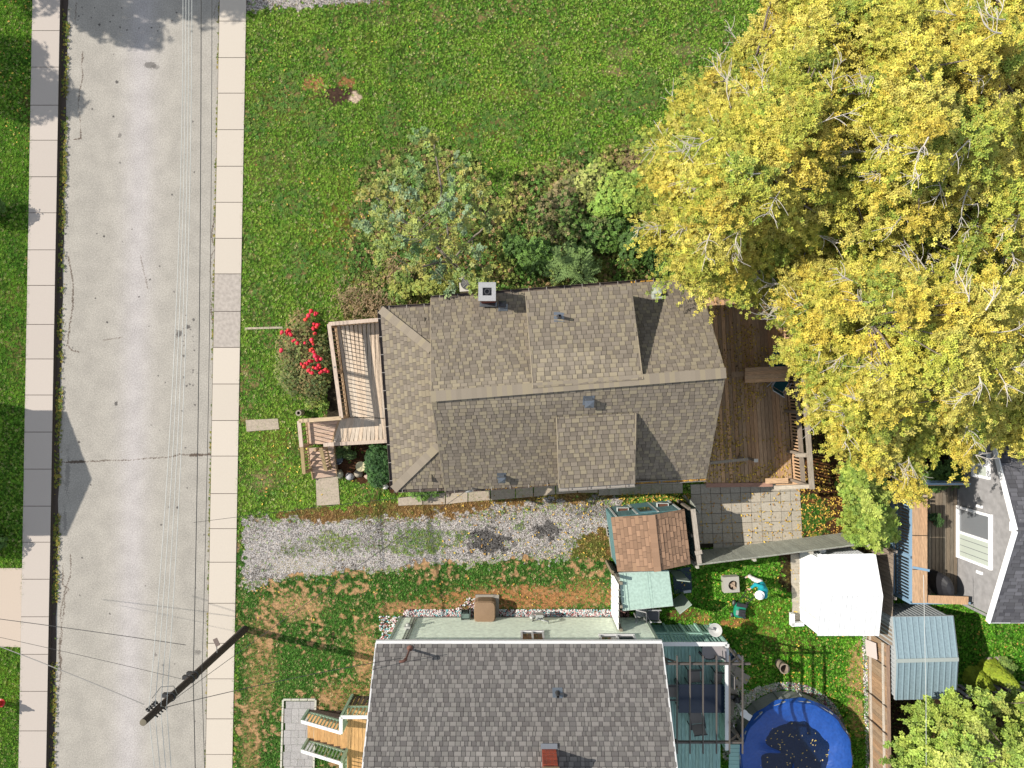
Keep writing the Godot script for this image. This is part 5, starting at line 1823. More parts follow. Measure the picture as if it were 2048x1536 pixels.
func fences() -> void:
	var pale := tones(lit(214, 220, 208, 1.75), 5, 0.09, 0.85, "grain_z", 1.2)
	var a := P(1395, 1129, 1.9) * Vector3(1, 0, 1)
	var b := P(1739, 1086, 1.9) * Vector3(1, 0, 1)
	board_fence("pale grey-green board fence between the patio and the neighbour's back yard", a, b, 1.9, 0.15, pale, Vector3(0.12, 0, 1).normalized(), mat(lit(220, 216, 204), 0.85, "grain_z", 1.2), 3.1)
	# gate fence beside the brown shed
	var g0 := P(1386, 1018, 1.95) * Vector3(1, 0, 1)
	var g1 := P(1399, 1127, 1.95) * Vector3(1, 0, 1)
	var t := board_fence("old fence with a broad grey top beam between the brown-roofed shed and the patio", g0, g1, 1.85, 0.15, tones(lit(120, 150, 150), 3, 0.1, 0.9, "grain_z", 1.2), Vector3(-1, 0, 0.1), mat(lit(150, 140, 128), 0.9, "grain_z", 1.2), 1.9)
	var beam := mat(lit(212, 202, 190), 0.9, "grain_z", 1.2)
	stick(t, "top_beam", g0 + Vector3.UP * 1.94, g1 + Vector3.UP * 1.94, 0.17, 0.06, beam)
	stick(t, "post_cap", P(1396, 1101, 2.0), P(1398, 1109, 2.0), 0.26, 0.04, beam)
	var gt := thing("gate", "small pale board gate standing open at the end of the old fence", "gate", P(1376, 1008))
	var p0 := P(1364, 990)
	var p1 := P(1382, 1014)
	for i in 5:
		var p := p0.lerp(p1, (i + 0.5) / 5.0)
		stick(gt, "board", p + Vector3.UP * 0.05, p + Vector3.UP * 1.35, 0.115, 0.025, pale[i], (p1 - p0).cross(Vector3.UP).normalized())
	for y: float in [0.25, 1.15]:
		stick(gt, "rail", p0 + Vector3.UP * y + Vector3(0.04, 0, -0.03), p1 + Vector3.UP * y + Vector3(0.04, 0, -0.03), 0.04, 0.09, beam)
	# white fence beside the mint shed
	var wm := tones(Color(0.78, 0.8, 0.79), 3, 0.03, 0.7)
	board_fence("bright white board fence running from the drive to the green house's wall", Vector3(3.97, 0, 7.45), Vector3(3.97, 0, 9.2), 1.9, 0.22, wm, Vector3.RIGHT, mat(lit(176, 168, 150), 0.9, "grain_z", 1.2), 1.5)
	board_fence("short weathered brown board fence at the corner of the brown-roofed shed", Vector3(3.75, 0, 7.18), Vector3(4.3, 0, 7.36), 1.7, 0.18, tones(Color(0.2, 0.16, 0.09), 3, 0.2, 0.9, "grain_z", 1.2), Vector3(0.3, 0, -1).normalized(), mat(Color(0.22, 0.18, 0.12), 0.9, "grain_z", 1.2), 0.6)
	var pp := P(1237, 1157, 2.15)
	var po := stick(self, "fence_post", pp * Vector3(1, 0, 1), pp, 0.11, 0.11, mat(lit(150, 146, 136), 0.9, "grain_z", 1.2), Vector3.RIGHT)
	tag(po, "tall grey post rising beside the mint shed's roof corner", "post")
	# board fence along the back of the yards
	var tan := tones(lit(196, 164, 132, 1.75), 6, 0.16, 0.9, "grain_z", 1.2, 0.05)
	var whitep := mat(lit(246, 236, 224), 0.75, "grain_z", 1.0)
	var f0 := P(1735, 1262) * Vector3(1, 0, 1)
	var f1 := P(1742, 1800) * Vector3(1, 0, 1)
	var fc := thing("fence", "tan board fence with pale rails behind the pool and the white shed", "fence", (f0 + f1) * 0.5)
	var n := 66
	for i in n:
		var p := f0.lerp(f1, (i + 0.5) / n)
		stick(fc, "board", p + Vector3.UP * 0.02, p + Vector3.UP * (1.52 + rnd(-0.02, 0.02)), 0.155, 0.022, tan[rng.randi() % 6], Vector3.LEFT)
	for y: float in [0.28, 1.25]:
		stick(fc, "rail", f0 + Vector3(-0.045, y, 0), f1 + Vector3(-0.045, y, 0), 0.05, 0.1, whitep)
	stick(fc, "cap_board", f0 + Vector3.UP * 1.54, f1 + Vector3.UP * 1.54, 0.12, 0.03, mat(lit(190, 160, 140), 0.9, "grain_z", 1.2))
	for y: float in [1305, 1380, 1432]:
		var p := P(1737, y)
		stick(fc, "post", p + Vector3(-0.1, 0, 0), p + Vector3(-0.06, 1.55, 0), 0.035, 0.035, mat(Color(0.05, 0.035, 0.025), 0.8), Vector3.BACK)
	stick(fc, "sign_board", P(1741, 1282, 0.5), P(1741, 1313, 0.5) + Vector3(0, 0.1, 0), 0.03, 0.8, mat(lit(246, 230, 226), 0.6), Vector3.UP)
	board_fence("grey weathered board fence squeezed between the white shed and the trees", P(1744, 1085), P(1741, 1262), 1.6, 0.15, tones(lit(176, 160, 144), 4, 0.12, 0.9, "grain_z", 1.2), Vector3(1, 0, 0), mat(lit(190, 176, 160), 0.9), 2.0)
	# picket fence at the foot of the east yard
	var pm := tones(lit(200, 196, 206), 3, 0.06, 0.85, "grain_z", 1.2)
	var k0 := P(1916, 1397, 1.2) * Vector3(1, 0, 1)
	var k1 := P(2160, 1386, 1.2) * Vector3(1, 0, 1)
	board_fence("pale picket fence with wide gaps at the foot of the cedars", k0, k1, 1.2, 0.3, pm, Vector3.BACK, mat(Color(0.1, 0.08, 0.07), 0.9), 2.4, true, 0.13)


func east_house() -> void:
	var t := thing("grey_house", "grey clapboard house with a dark shingled roof at the right edge of the photo", "house", Vector3(20, 0, 5))
	var X := 17.42
	var z0 := 1.5
	var z1 := 8.5
	var zr := 5.0
	var he := 2.8
	var hr := 4.2
	var grey := tones(lit(196, 194, 194, 2.1), 3, 0.02, 0.7, "blotch", 0.3)
	var mb := MB.new()
	mb.box(Vector3(X + 4.6, 1.4, 5.0), Vector3(4.5, 0, 0), Vector3.UP * 1.38, Vector3(0, 0, 3.4))
	mb.tri(Vector3(X + 0.08, he, z0 + 0.1), Vector3(X + 0.08, he, z1 - 0.1), Vector3(X + 0.08, hr - 0.1, zr), Vector3.LEFT)
	put(mb, "wall", grey[0], t)
	for i in 25:
		var y := 0.12 + i * 0.165
		var inset := maxf(0.0, (y + 0.1 - he) / (hr - he)) * 3.5
		if inset < 3.3:
			stick(t, "siding_board", Vector3(X, y + 0.08, z0 + 0.1 + inset), Vector3(X, y + 0.08, z1 - 0.1 - inset), 0.02, 0.17, grey[i % 3], Vector3(0.1, 1, 0))
	var under := MB.new()
	var rx := X - 0.2
	roof_face([Vector3(X + 9.2, he, z0 - 0.1), Vector3(rx, he, z0 - 0.1), Vector3(rx, hr, zr), Vector3(X + 9.2, hr, zr)], Vector3(X + 9.2, he, z0 - 0.1), Vector3(rx, he, z0 - 0.1), 0.15, 0.18, 0.4, 5, under)
	roof_face([Vector3(rx, he, z1 + 0.1), Vector3(X + 9.2, he, z1 + 0.1), Vector3(X + 9.2, hr, zr), Vector3(rx, hr, zr)], Vector3(rx, he, z1 + 0.1), Vector3(X + 9.2, he, z1 + 0.1), 0.15, 0.18, 0.4, 5, under)
	put(under, "roof", mat(Color(0.04, 0.04, 0.045), 1.0), t)
	var b := lit(104, 104, 110, 1.5)
	emit_shingles(t, [b * 0.72, b * 0.88, b, b * 1.12, b * 1.25])
	var white := mat(Color(0.82, 0.83, 0.84), 0.5)
	for z: float in [z0 - 0.1, z1 + 0.1]:
		stick(t, "rake_board", Vector3(rx - 0.02, he - 0.06, z), Vector3(rx - 0.02, hr - 0.06, zr), 0.05, 0.2, white)
		stick(t, "fascia", Vector3(rx, he - 0.08, z), Vector3(X + 9.2, he - 0.08, z), 0.05, 0.16, white)
		stick(t, "corner_board", Vector3(X - 0.02, 0.1, lerpf(z, zr, 0.035)), Vector3(X - 0.02, he, lerpf(z, zr, 0.035)), 0.1, 0.05, grey[1], Vector3.LEFT)
	var glass := mat(Color(0.16, 0.17, 0.18), 0.08)
	var cur := mat(lit(226, 236, 222, 2.0), 0.8)
	for q: Array in [[4.73, 6.75, 0.7, 2.68, "patio_door"], [2.5, 3.48, 1.62, 2.56, "window"]]:
		var w := Node3D.new()
		w.name = numbered(q[4], t)
		t.add_child(w)
		w.position = Vector3(X, q[2], q[0]) - t.position
		stick(w, "pane", Vector3(X - 0.02, (q[2] + q[3]) * 0.5, q[0]), Vector3(X - 0.02, (q[2] + q[3]) * 0.5, q[1]), 0.02, q[3] - q[2], glass)
		for y: float in [q[2] + 0.05, q[3] - 0.05]:
			stick(w, "frame", Vector3(X - 0.05, y, q[0]), Vector3(X - 0.05, y, q[1]), 0.1, 0.11, white)
		for z: float in [q[0] + 0.055, (q[0] + q[1]) * 0.5, q[1] - 0.055]:
			stick(w, "frame", Vector3(X - 0.045, q[2], z), Vector3(X - 0.045, q[3], z), 0.1, 0.08, white, Vector3.LEFT)
		for i in 4:
			var zz: float = lerpf((q[0] + q[1]) * 0.5 + 0.12, q[1] - 0.15, i / 3.0)
			stick(w, "curtain", Vector3(X - 0.035, q[2] + 0.15, zz), Vector3(X - 0.035, q[3] - 0.12, zz), (q[1] - q[0]) * 0.11, 0.012, cur, Vector3.LEFT)
	stick(t, "house_number_plate", Vector3(X - 0.04, 2.0, 4.6), Vector3(X - 0.04, 2.0, 4.5), 0.05, 0.3, white)
	stick(t, "outlet_box", Vector3(X - 0.04, 2.0, 6.95), Vector3(X - 0.04, 2.0, 7.06), 0.06, 0.3, white)
	stick(t, "gable_vent", Vector3(X - 0.03, 3.78, 4.8), Vector3(X - 0.03, 3.78, 5.12), 0.05, 0.34, white)
	# its deck
	var d := thing("rear_deck", "grey-brown plank deck with blue balusters and a tan shelf rail behind the grey house", "deck", Vector3(16.2, 0, 6))
	var h := 0.7
	var old := tones(Color(0.2, 0.165, 0.125), 5, 0.2, 0.9, "grain_z", 1.2, 0.03)
	boards(d, "deck_board", Vector3(14.95, h, 3.75), Vector3(14.95, h, 8.2), Vector3(X - 0.04, h, 8.2), Vector3(X - 0.04, h, 3.75), 17, 0.02, 0.035, old)
	var tan := tones(lit(238, 196, 156), 3, 0.04, 0.75, "grain_z", 1.0, 0.02)
	var blue := mat(lit(150, 186, 214), 0.6)
	for i in 3:
		for k in 2:
			stick(d, "shelf_board", Vector3(15.14 + k * 0.275, 1.8, 4.42 + i * 1.27), Vector3(15.14 + k * 0.275, 1.8, 5.66 + i * 1.27), 0.268, 0.035, tan[(i + k) % 3])
	stick(d, "shelf_board", Vector3(15.6, 1.8, 8.06), Vector3(17.1, 1.78, 8.12), 0.3, 0.035, tan[1])
	stick(d, "shelf_board", Vector3(15.2, 1.75, 3.78), Vector3(17.2, 1.75, 3.74), 0.1, 0.035, tan[0])
	for q: Array in [[Vector3(14.97, h, 3.8), Vector3(14.97, h, 8.2)], [Vector3(14.97, h, 8.22), Vector3(17.2, h, 8.22)], [Vector3(14.97, h, 3.75), Vector3(17.2, h, 3.75)]]:
		rail(d, q[0], q[1], 1.06, 0.12, blue, blue, 0.07, 0.045)
	for z: float in [4.42, 6.5, 8.2]:
		stick(d, "post", Vector3(14.97, 0, z), Vector3(14.97, 1.78, z), 0.1, 0.1, blue, Vector3.RIGHT)
	stick(d, "bracket", Vector3(15.0, 1.83, 6.86), Vector3(15.62, 1.83, 6.98), 0.09, 0.03, blue)
	for k in 22:  # pale slats added in place of the sun stripes on the floor
		var z := 4.3 + k * 0.15 + (0.5 if k > 9 else 0.0)
		stick(d, "sun_stripe_slat", Vector3(15.62, 1.15, z), Vector3(15.95, 1.15, z), 0.09, 0.03, mat(lit(206, 186, 156), 0.85) if k == 0 else tan[0])
	stick(d, "rim_board", Vector3(14.92, h - 0.14, 3.75), Vector3(14.92, h - 0.14, 8.2), 0.04, 0.24, blue)
	# covered barbecue, flower pots, letter-box-like white box
	var bb := P(1869, 1163, h)
	bb.y = h
	var br := Basis(Vector3.UP, 0.25)
	var bm := MB.new()
	var prof := [[0.3, 0.0], [0.3, 0.55], [0.27, 0.85], [0.16, 1.02], [0.0, 1.06]]
	for i in prof.size() - 1:
		for s in 16:
			var a0 := TAU * s / 16.0
			var a1 := TAU * (s + 1) / 16.0
			var q := []
			for e: Array in [[a0, i], [a1, i], [a1, i + 1], [a0, i + 1]]:
				var rr: float = prof[e[1]][0]
				q.append(bb + br * Vector3(cos(e[0]) * rr * 0.85, prof[e[1]][1], sin(e[0]) * rr * 1.65))
			bm.quad(q[0], q[1], q[2], q[3], br * Vector3(cos(a0), 0.4, sin(a0)))
	var bq := put(bm, "barbecue", mat(Color(0.012, 0.012, 0.015), 0.6), self, bb)
	tag(bq, "barbecue under a black cover on the grey house's deck", "barbecue")
	var nz := noise(0.8, 6)
	for q: Array in [[1858, 1033, 0.15, Color(0.05, 0.16, 0.13), "green flower pot with a small plant on the grey house's deck"], [1866, 1041, 0.13, Color(0.35, 0.12, 0.06), "clay flower pot with a leafy plant beside the green pot"]]:
		var p := P(q[0], q[1], h)
		var pt := thing("flower_pot", q[4], "flower pot", p, "flower pots on the grey house's deck")
		var m1 := MB.new()
		m1.lathe(p, [[0.1, 0.0], [q[2], 0.28], [q[2] - 0.02, 0.28], [q[2] - 0.03, 0.22], [0.0, 0.22]], 14)
		put(m1, "pot", mat(q[3], 0.6), pt)
		var s := Swarm.new()
		for i in 60:
			var r := rnd(0.05, 0.1)
			s.add(Basis(Vector3(rnd(-1, 1), 1, rnd(-1, 1)).normalized(), rng.randf() * TAU).scaled(Vector3(r, r, r)), p + Vector3(rnd(-0.16, 0.16), rnd(0.25, 0.5), rnd(-0.16, 0.16)), Color(0.04, 0.09, 0.02) * rnd(0.7, 1.4))
		swarm("plant", leaf_mesh("broad"), mat(Color(1, 1, 1), 0.7, "", 1, 0, true), s, pt)


func pool() -> void:
	var t := thing("swimming_pool", "round above-ground pool with grey walls and a sagging blue cover", "swimming pool", P(1594, 1516) * 0.96)
	var o := P(1594, 1516, 1.08) * Vector3(1, 0, 1)
	var R := 2.13
	var wall := mat(lit(176, 180, 176), 0.6, "blotch", 0.8)
	for i in 14:
		var mb := MB.new()
		for k in 4:
			var a0 := TAU * (i + k / 4.0) / 14.0
			var a1 := TAU * (i + (k + 1) / 4.0) / 14.0
			var d0 := Vector3(cos(a0), 0, sin(a0))
			var d1 := Vector3(cos(a1), 0, sin(a1))
			mb.quad(o + d0 * R, o + d1 * R, o + d1 * R + Vector3.UP * 1.0, o + d0 * R + Vector3.UP * 1.0, d0 + d1)
			mb.quad(o + d0 * (R - 0.12) + Vector3.UP * 1.0, o + d1 * (R - 0.12) + Vector3.UP * 1.0, o + d1 * (R + 0.03) + Vector3.UP * 1.0, o + d0 * (R + 0.03) + Vector3.UP * 1.0, Vector3.UP)
		put(mb, "wall_panel", wall, t)
		var a := TAU * i / 14.0
		var p := o + Vector3(cos(a), 0, sin(a)) * (R + 0.03)
		stick(t, "upright", p, p + Vector3.UP * 1.02, 0.14, 0.06, mat(lit(160, 164, 162), 0.5), Vector3(cos(a), 0, sin(a)))
	# the cover hangs over the rim and sinks in folds to the water that lies on it
	var cm := MB.new()
	var nz := noise(0.5, 31, 3)
	var rings := 26
	var seg := 96
	var at := func(i: int, s: int) -> Vector3:
		var a := TAU * s / seg
		var f := float(i) / rings
		var r := (R + 0.07) * (1.0 + 0.012 * sin(a * 14.0) + 0.012 * nz.get_noise_2d(cos(a) * 6.0, sin(a) * 6.0)) * (1.0 - f)
		var sag := 0.3 * smoothstep(0.04, 0.62, f)
		var fold := 0.03 * absf(sin(a * 3.0 + 0.8)) * smoothstep(0.02, 0.25, f) * (1.0 - smoothstep(0.3, 0.8, f)) + 0.2 * exp(-pow((wrapf(a - 1.75, -PI, PI)) * 9.0, 2.0)) * smoothstep(0.1, 0.45, f) * (1.0 - smoothstep(0.75, 1.0, f)) + 0.2 * exp(-pow((wrapf(a - 3.35, -PI, PI)) * 8.0, 2.0)) * smoothstep(0.15, 0.5, f) * (1.0 - smoothstep(0.6, 0.9, f))
		var y := 1.08 - sag + fold + 0.02 * nz.get_noise_2d(r * cos(a) * 4.0 + 40.0, r * sin(a) * 4.0)
		if i == 0:
			y = 0.88 + 0.06 * sin(a * 14.0)
			r = (R + 0.1)
		return o + Vector3(cos(a) * r, y, sin(a) * r)
	for i in rings:
		for s in seg:
			var a: Vector3 = at.call(i, s)
			var b: Vector3 = at.call(i, (s + 1) % seg)
			var c: Vector3 = at.call(i + 1, (s + 1) % seg)
			var d: Vector3 = at.call(i + 1, s)
			cm.quad(a, b, c, d, Vector3.UP + (a - o) * (0.5 if i == 0 else 0.0))
	put(cm, "cover", mat(Color(0.008, 0.06, 0.28), 0.5, "blotch", 0.7), t)
	var wm := MB.new()
	var y := 0.89
	var wr := 1.75
	for s in 48:
		var d0 := Vector3(cos(TAU * s / 48.0), 0, sin(TAU * s / 48.0)) * wr
		var d1 := Vector3(cos(TAU * (s + 1) / 48.0), 0, sin(TAU * (s + 1) / 48.0)) * wr
		wm.tri(o + Vector3.UP * y, o + d0 + Vector3.UP * y, o + d1 + Vector3.UP * y, Vector3.UP)
	var water := StandardMaterial3D.new()
	water.albedo_color = Color(0.02, 0.05, 0.055, 0.62)
	water.transparency = BaseMaterial3D.TRANSPARENCY_ALPHA
	water.roughness = 0.3
	put(wm, "rain_water", water, t)
	var s := Swarm.new()
	for i in 110:
		var a := rng.randf() * TAU
		var r := wr * 0.92 * sqrt(rng.randf())
		var p := o + Vector3(cos(a) * r, y + 0.012, sin(a) * r)
		var q := rnd(0.025, 0.045)
		s.add(Basis(Vector3.UP, rng.randf() * TAU).scaled(Vector3(q, q, q)), p, Color(0.62, 0.48, 0.22).lerp(Color(0.4, 0.3, 0.05), rng.randf()))
	tag(swarm("floating_leaves", leaf_mesh("fallen"), mat(Color(1, 1, 1), 0.8, "", 1, 0, true), s), "yellow leaves floating on the pool cover", "leaves")
	# pebbles round it, white and coloured
	s = Swarm.new()
	for i in 2600:
		var a := rnd(-3.4, 0.1)
		var p := o + Vector3(cos(a), 0, sin(a)) * (R + rnd(0.04, 0.34 if a > -2.0 else 0.42))
		var q := rnd(0.025, 0.05)
		var c := Color(0.5, 0.46, 0.42) * rnd(0.4, 1.3)
		if a > -1.7 and rng.randf() < 0.75:
			c = [Color(0.2, 0.07, 0.07), Color(0.1, 0.28, 0.27), Color(0.07, 0.06, 0.1), Color(0.5, 0.44, 0.42), Color(0.16, 0.05, 0.12)][rng.randi() % 5]
		s.add(Basis(Vector3.UP, rng.randf() * TAU).scaled(Vector3(q, q * 1.3, q * rnd(0.7, 1.0))), p + Vector3.UP * 0.01, c)
	for i in 900:
		var p := P(rnd(1465, 1512), rnd(1380, 1450))
		if (p - o).length() < R + 0.05 or p.x < P(1466, 0).x + (p.z - 12.2) * 0.2:
			continue
		var q := rnd(0.03, 0.05)
		s.add(Basis(Vector3.UP, rng.randf() * TAU).scaled(Vector3(q, q, q)), p, Color(0.55, 0.5, 0.45) * rnd(0.4, 1.25))
	for i in 1500:  # strip along the board fence
		var p := P(rnd(1725, 1736) + rnd(0, 1) * 0, rnd(1272, 1545))
		p.x += (p.z - 10.0) * 0.03
		var q := rnd(0.025, 0.045)
		var c := Color(0.6, 0.57, 0.55) * rnd(0.5, 1.3)
		if rng.randf() < 0.45:
			c = Color(0.1, 0.08, 0.1) * rnd(0.6, 1.6)
		s.add(Basis(Vector3.UP, rng.randf() * TAU).scaled(Vector3(q, q, q)), p, c)
	for i in 3200:  # painted pebbles along the green house
		var px := rnd(760, 1225)
		var py := rnd(1219, 1233)
		if px < 808:
			py = rnd(1232, 1282)
		elif absf(px - 960) < 50 and rng.randf() < 0.5:
			py = rnd(1196, 1232)
			if absf(px - 945) > (py - 1188) * 1.1:
				continue
		var q := rnd(0.03, 0.055)
		var cols := [Color(0.6, 0.56, 0.55), Color(0.65, 0.62, 0.6), Color(0.3, 0.08, 0.07), Color(0.14, 0.4, 0.42), Color(0.02, 0.02, 0.03), Color(0.5, 0.3, 0.3), Color(0.55, 0.52, 0.5)]
		s.add(Basis(Vector3.UP, rng.randf() * TAU).scaled(Vector3(q, q * 1.2, q * rnd(0.7, 1.0))), P(px, py) + Vector3.UP * rnd(0.02, 0.05), cols[rng.randi() % 7] * rnd(0.8, 1.1))
	tag(swarm("pebbles", leaf_mesh("stone"), mat(Color(1, 1, 1), 0.7, "", 1, 0, true), s), "white and coloured pebbles edging the pool, the back fence and the green house", "pebbles")
	# ladder top, pump, slabs and boxes by the pool
	var lm := mat(lit(240, 240, 238), 0.5)
	var ld := MB.new()
	var lp := P(1493, 1431, 1.15)
	ld.box(lp, Vector3(0.16, 0, 0.1), Vector3.UP * 0.03, Vector3(-0.06, 0, 0.1))
	ld.lathe(lp + Vector3(-0.1, 0.0, -0.08), [[0.15, -0.04], [0.15, 0.035], [0.0, 0.045]], 14)
	ld.box(lp + Vector3(-0.12, -0.55, -0.1), Vector3(0.03, 0, 0), Vector3.UP * 0.55, Vector3(0, 0, 0.03))
	tag(put(ld, "pool_ladder", lm, self, lp * Vector3(1, 0, 1)), "white pool ladder step hooked on the rim beside the teal deck", "pool ladder")
	var pu := MB.new()
	var pp := P(1470, 1394)
	pu.lathe(pp, [[0.14, 0.0], [0.16, 0.2], [0.12, 0.34], [0.06, 0.38], [0.0, 0.38]], 12)
	pu.tube(PackedVector3Array([pp + Vector3(-0.1, 0.16, -0.05), pp + Vector3(-0.32, 0.16, -0.12)]), 0.1, 0.1, 10)
	pu.tube(PackedVector3Array([pp + Vector3(0.05, 0.3, 0), pp + Vector3(0.1, 0.46, -0.12), pp + Vector3(0.12, 0.2, -0.3)]), 0.03, 0.03, 7)
	tag(put(pu, "pool_pump", mat(Color(0.02, 0.02, 0.022), 0.45), self, pp), "black pool pump standing between the teal deck and the pool", "pump")
	var slabs := thing("paving", "loose grey paving slabs lying beside the teal deck", "paving slabs", P(1480, 1360))
	var sm := tones(lit(176, 166, 152), 3, 0.08, 0.95, "blotch", 1.0)
	for q: Array in [[1462, 1332, 0.5], [1476, 1344, 0.5], [1488, 1356, 0.5], [1462, 1354, 0.5], [1475, 1367, 0.5], [1465, 1378, 0.2], [1462, 1402, 0.1], [1458, 1420, 0.1]]:
		var p := P(q[0], q[1], 0.02)
		var u := Basis(Vector3.UP, -q[2])
		stick(slabs, "slab", p - u * Vector3(0.19, 0, 0), p + u * Vector3(0.19, 0, 0), 0.36, 0.05, sm[rng.randi() % 3])


func rocks_and_pots() -> void:
	var nz := noise(0.7, 8, 2)
	for q: Array in [[679, 948, 0.15, 0.17, Color(0.4, 0.38, 0.26), "pale olive boulder nearest the porch steps"], [700, 953, 0.17, 0.14, Color(0.42, 0.41, 0.42), "light grey boulder second from the porch steps"], [717, 947, 0.17, 0.15, Color(0.33, 0.29, 0.22), "brownish boulder in the middle of the flower bed's edge"], [738, 953, 0.18, 0.13, Color(0.42, 0.31, 0.25), "pinkish boulder at the corner of the evergreen bush"], [752, 967, 0.2, 0.09, Color(0.7, 0.68, 0.62), "long white stone beside the evergreen bush"], [771, 973, 0.12, 0.11, Color(0.72, 0.7, 0.64), "white stone under the porch roof's corner"]]:
		var mb := MB.new()
		mb.blob(P(q[0], q[1], 0.06), Vector3(q[2], 0.13, q[3]), nz, 0.35, 10)
		tag(put(mb, "boulder", mat(q[4], 0.95, "mottle", 2.5), self, P(q[0], q[1])), q[5], "boulder", "boulders edging the front flower bed")
	for q: Array in [[1980, 1320, "left flat stone above the cedars"], [1999, 1319, "right flat stone above the cedars"]]:
		var mb := MB.new()
		mb.blob(P(q[0], q[1], 0.03), Vector3(0.24, 0.08, 0.13), nz, 0.3, 8)
		tag(put(mb, "flat_stone", mat(Color(0.3, 0.25, 0.22), 0.95, "mottle", 2.5), self, P(q[0], q[1])), q[2], "stone")
	var bath := thing("bird_bath", "round yellowish bird bath between the boulders and the evergreen bush", "bird bath", P(727, 930))
	var o := P(727, 930)
	var mb := MB.new()
	mb.lathe(o, [[0.12, 0.0], [0.07, 0.08], [0.05, 0.4], [0.1, 0.46]], 16)
	put(mb, "pedestal", mat(Color(0.36, 0.33, 0.25), 0.9), bath)
	mb = MB.new()
	mb.lathe(o + Vector3.UP * 0.45, [[0.08, 0.0], [0.19, 0.07], [0.2, 0.09], [0.175, 0.08], [0.08, 0.04], [0.0, 0.035]], 20)
	put(mb, "bowl", mat(Color(0.56, 0.5, 0.3), 0.8, "mottle", 4.0), bath)
	mb = MB.new()
	o = P(680, 918)
	mb.lathe(o, [[0.15, 0.0], [0.18, 0.34], [0.16, 0.34], [0.14, 0.24], [0.0, 0.24]], 18)
	tag(put(mb, "bucket", mat(Color(0.05, 0.065, 0.08), 0.5), self, o), "dark blue-grey bucket in the shade of the front deck", "bucket")
	mb = MB.new()
	o = P(604, 825)
	mb.lathe(o, [[0.115, 0.0], [0.115, 0.48], [0.065, 0.48], [0.065, 0.1], [0.0, 0.1]], 18)
	tag(put(mb, "concrete_pipe", mat(lit(196, 186, 166), 0.95, "mottle", 3.0), self, o), "short upright concrete pipe on the lawn by the front deck", "pipe")
	mb = MB.new()
	o = P(1557, 1325)
	mb.lathe(o, [[0.15, 0.0], [0.17, 0.3], [0.19, 0.62], [0.2, 0.64], [0.16, 0.64], [0.14, 0.2], [0.0, 0.2]], 22)
	tag(put(mb, "planter", mat(lit(176, 158, 140), 0.8, "blotch", 2.0), self, o), "tall beige planter standing on the shaded lawn above the pool", "planter")
	# square concrete fire pit with a round opening
	var fp := thing("fire_pit", "square concrete fire pit with a round hole beside the person mowing", "fire pit", P(1458, 1165))
	o = P(1458, 1165)
	var cm := mat(lit(216, 212, 200), 0.9, "mottle", 2.0)
	mb = MB.new()
	var yy := 0.32
	var bs := Basis(Vector3.UP, 0.06)
	for s in 32:
		var a0 := TAU * s / 32.0 + PI / 4
		var a1 := TAU * (s + 1) / 32.0 + PI / 4
		var q0 := bs * Vector3(cos(a0), 0, sin(a0)) * 0.31 / maxf(absf(cos(a0)), absf(sin(a0)))
		var q1 := bs * Vector3(cos(a1), 0, sin(a1)) * 0.31 / maxf(absf(cos(a1)), absf(sin(a1)))
		var c := Vector3(0.07, 0, 0.03)
		var i0 := bs * (c + Vector3(cos(a0), 0, sin(a0)) * 0.19)
		var i1 := bs * (c + Vector3(cos(a1), 0, sin(a1)) * 0.19)
		var u := Vector3.UP * yy
		mb.quad(o + q0 + u, o + q1 + u, o + i1 + u, o + i0 + u, Vector3.UP)
		mb.quad(o + q0, o + q1, o + q1 + u, o + q0 + u, q0)
		mb.quad(o + i0 + Vector3.UP * 0.08, o + i1 + Vector3.UP * 0.08, o + i1 + u, o + i0 + u, bs * c - i0)
	put(mb, "surround", cm, fp)
	mb = MB.new()
	mb.box(o + bs * Vector3(0.07, 0.09, 0.03), Vector3(0.2, 0, 0), Vector3.UP * 0.01, Vector3(0, 0, 0.2))
	put(mb, "ash_bed", mat(Color(0.05, 0.04, 0.035), 1.0), fp)
	for q: Array in [[0.0, -0.05, 0.4], [0.12, 0.06, 1.6], [0.05, 0.1, 2.5], [0.02, 0.02, 0.9]]:
		var p := o + bs * Vector3(0.06 + q[0] * 0.6, 0.16 + 0.03 * q[2], 0.02 + q[1] * 0.6)
		var d := Basis(Vector3.UP, q[2]) * Vector3(0.13, 0, 0)
		stick(fp, "log", p - d, p + d, 0.07, 0.06, mat(Color(0.42, 0.32, 0.24), 0.95, "grain_x", 3.0))
	# hydrant on the left verge
	var hd := thing("fire_hydrant", "red fire hydrant on the lawn across the street", "fire hydrant", P(3, 1405))
	o = P(3, 1405)
	var red := mat(Color(0.42, 0.01, 0.015), 0.4)
	mb = MB.new()
	mb.lathe(o, [[0.17, 0.0], [0.17, 0.04], [0.11, 0.06], [0.11, 0.72], [0.15, 0.74], [0.15, 0.78], [0.12, 0.8], [0.1, 0.95], [0.05, 1.04], [0.0, 1.05]], 18)
	mb.lathe(o + Vector3.UP * 1.03, [[0.04, 0.0], [0.04, 0.1], [0.0, 0.1]], 6)
	put(mb, "barrel", red, hd)
	for d: Vector3 in [Vector3(0, 0, 1), Vector3(0, 0, -1), Vector3(1, 0, 0)]:
		mb = MB.new()
		mb.lathe(o + Vector3.UP * 0.62, [[0.075, 0.08], [0.075, 0.2], [0.09, 0.2], [0.09, 0.27], [0.0, 0.28]], 10, d)
		put(mb, "nozzle_cap", red, hd)
	# air conditioner and hose reel by the green house
	var ac := thing("air_conditioner", "air conditioner under a brown cover on a pad beside the green house", "air conditioner", P(973, 1212))
	stick(ac, "pad", P(951, 1212, 0.04), P(998, 1212, 0.04), 0.92, 0.1, mat(lit(190, 182, 168), 0.95, "mottle", 2.0))
	mb = MB.new()
	o = P(971, 1213)
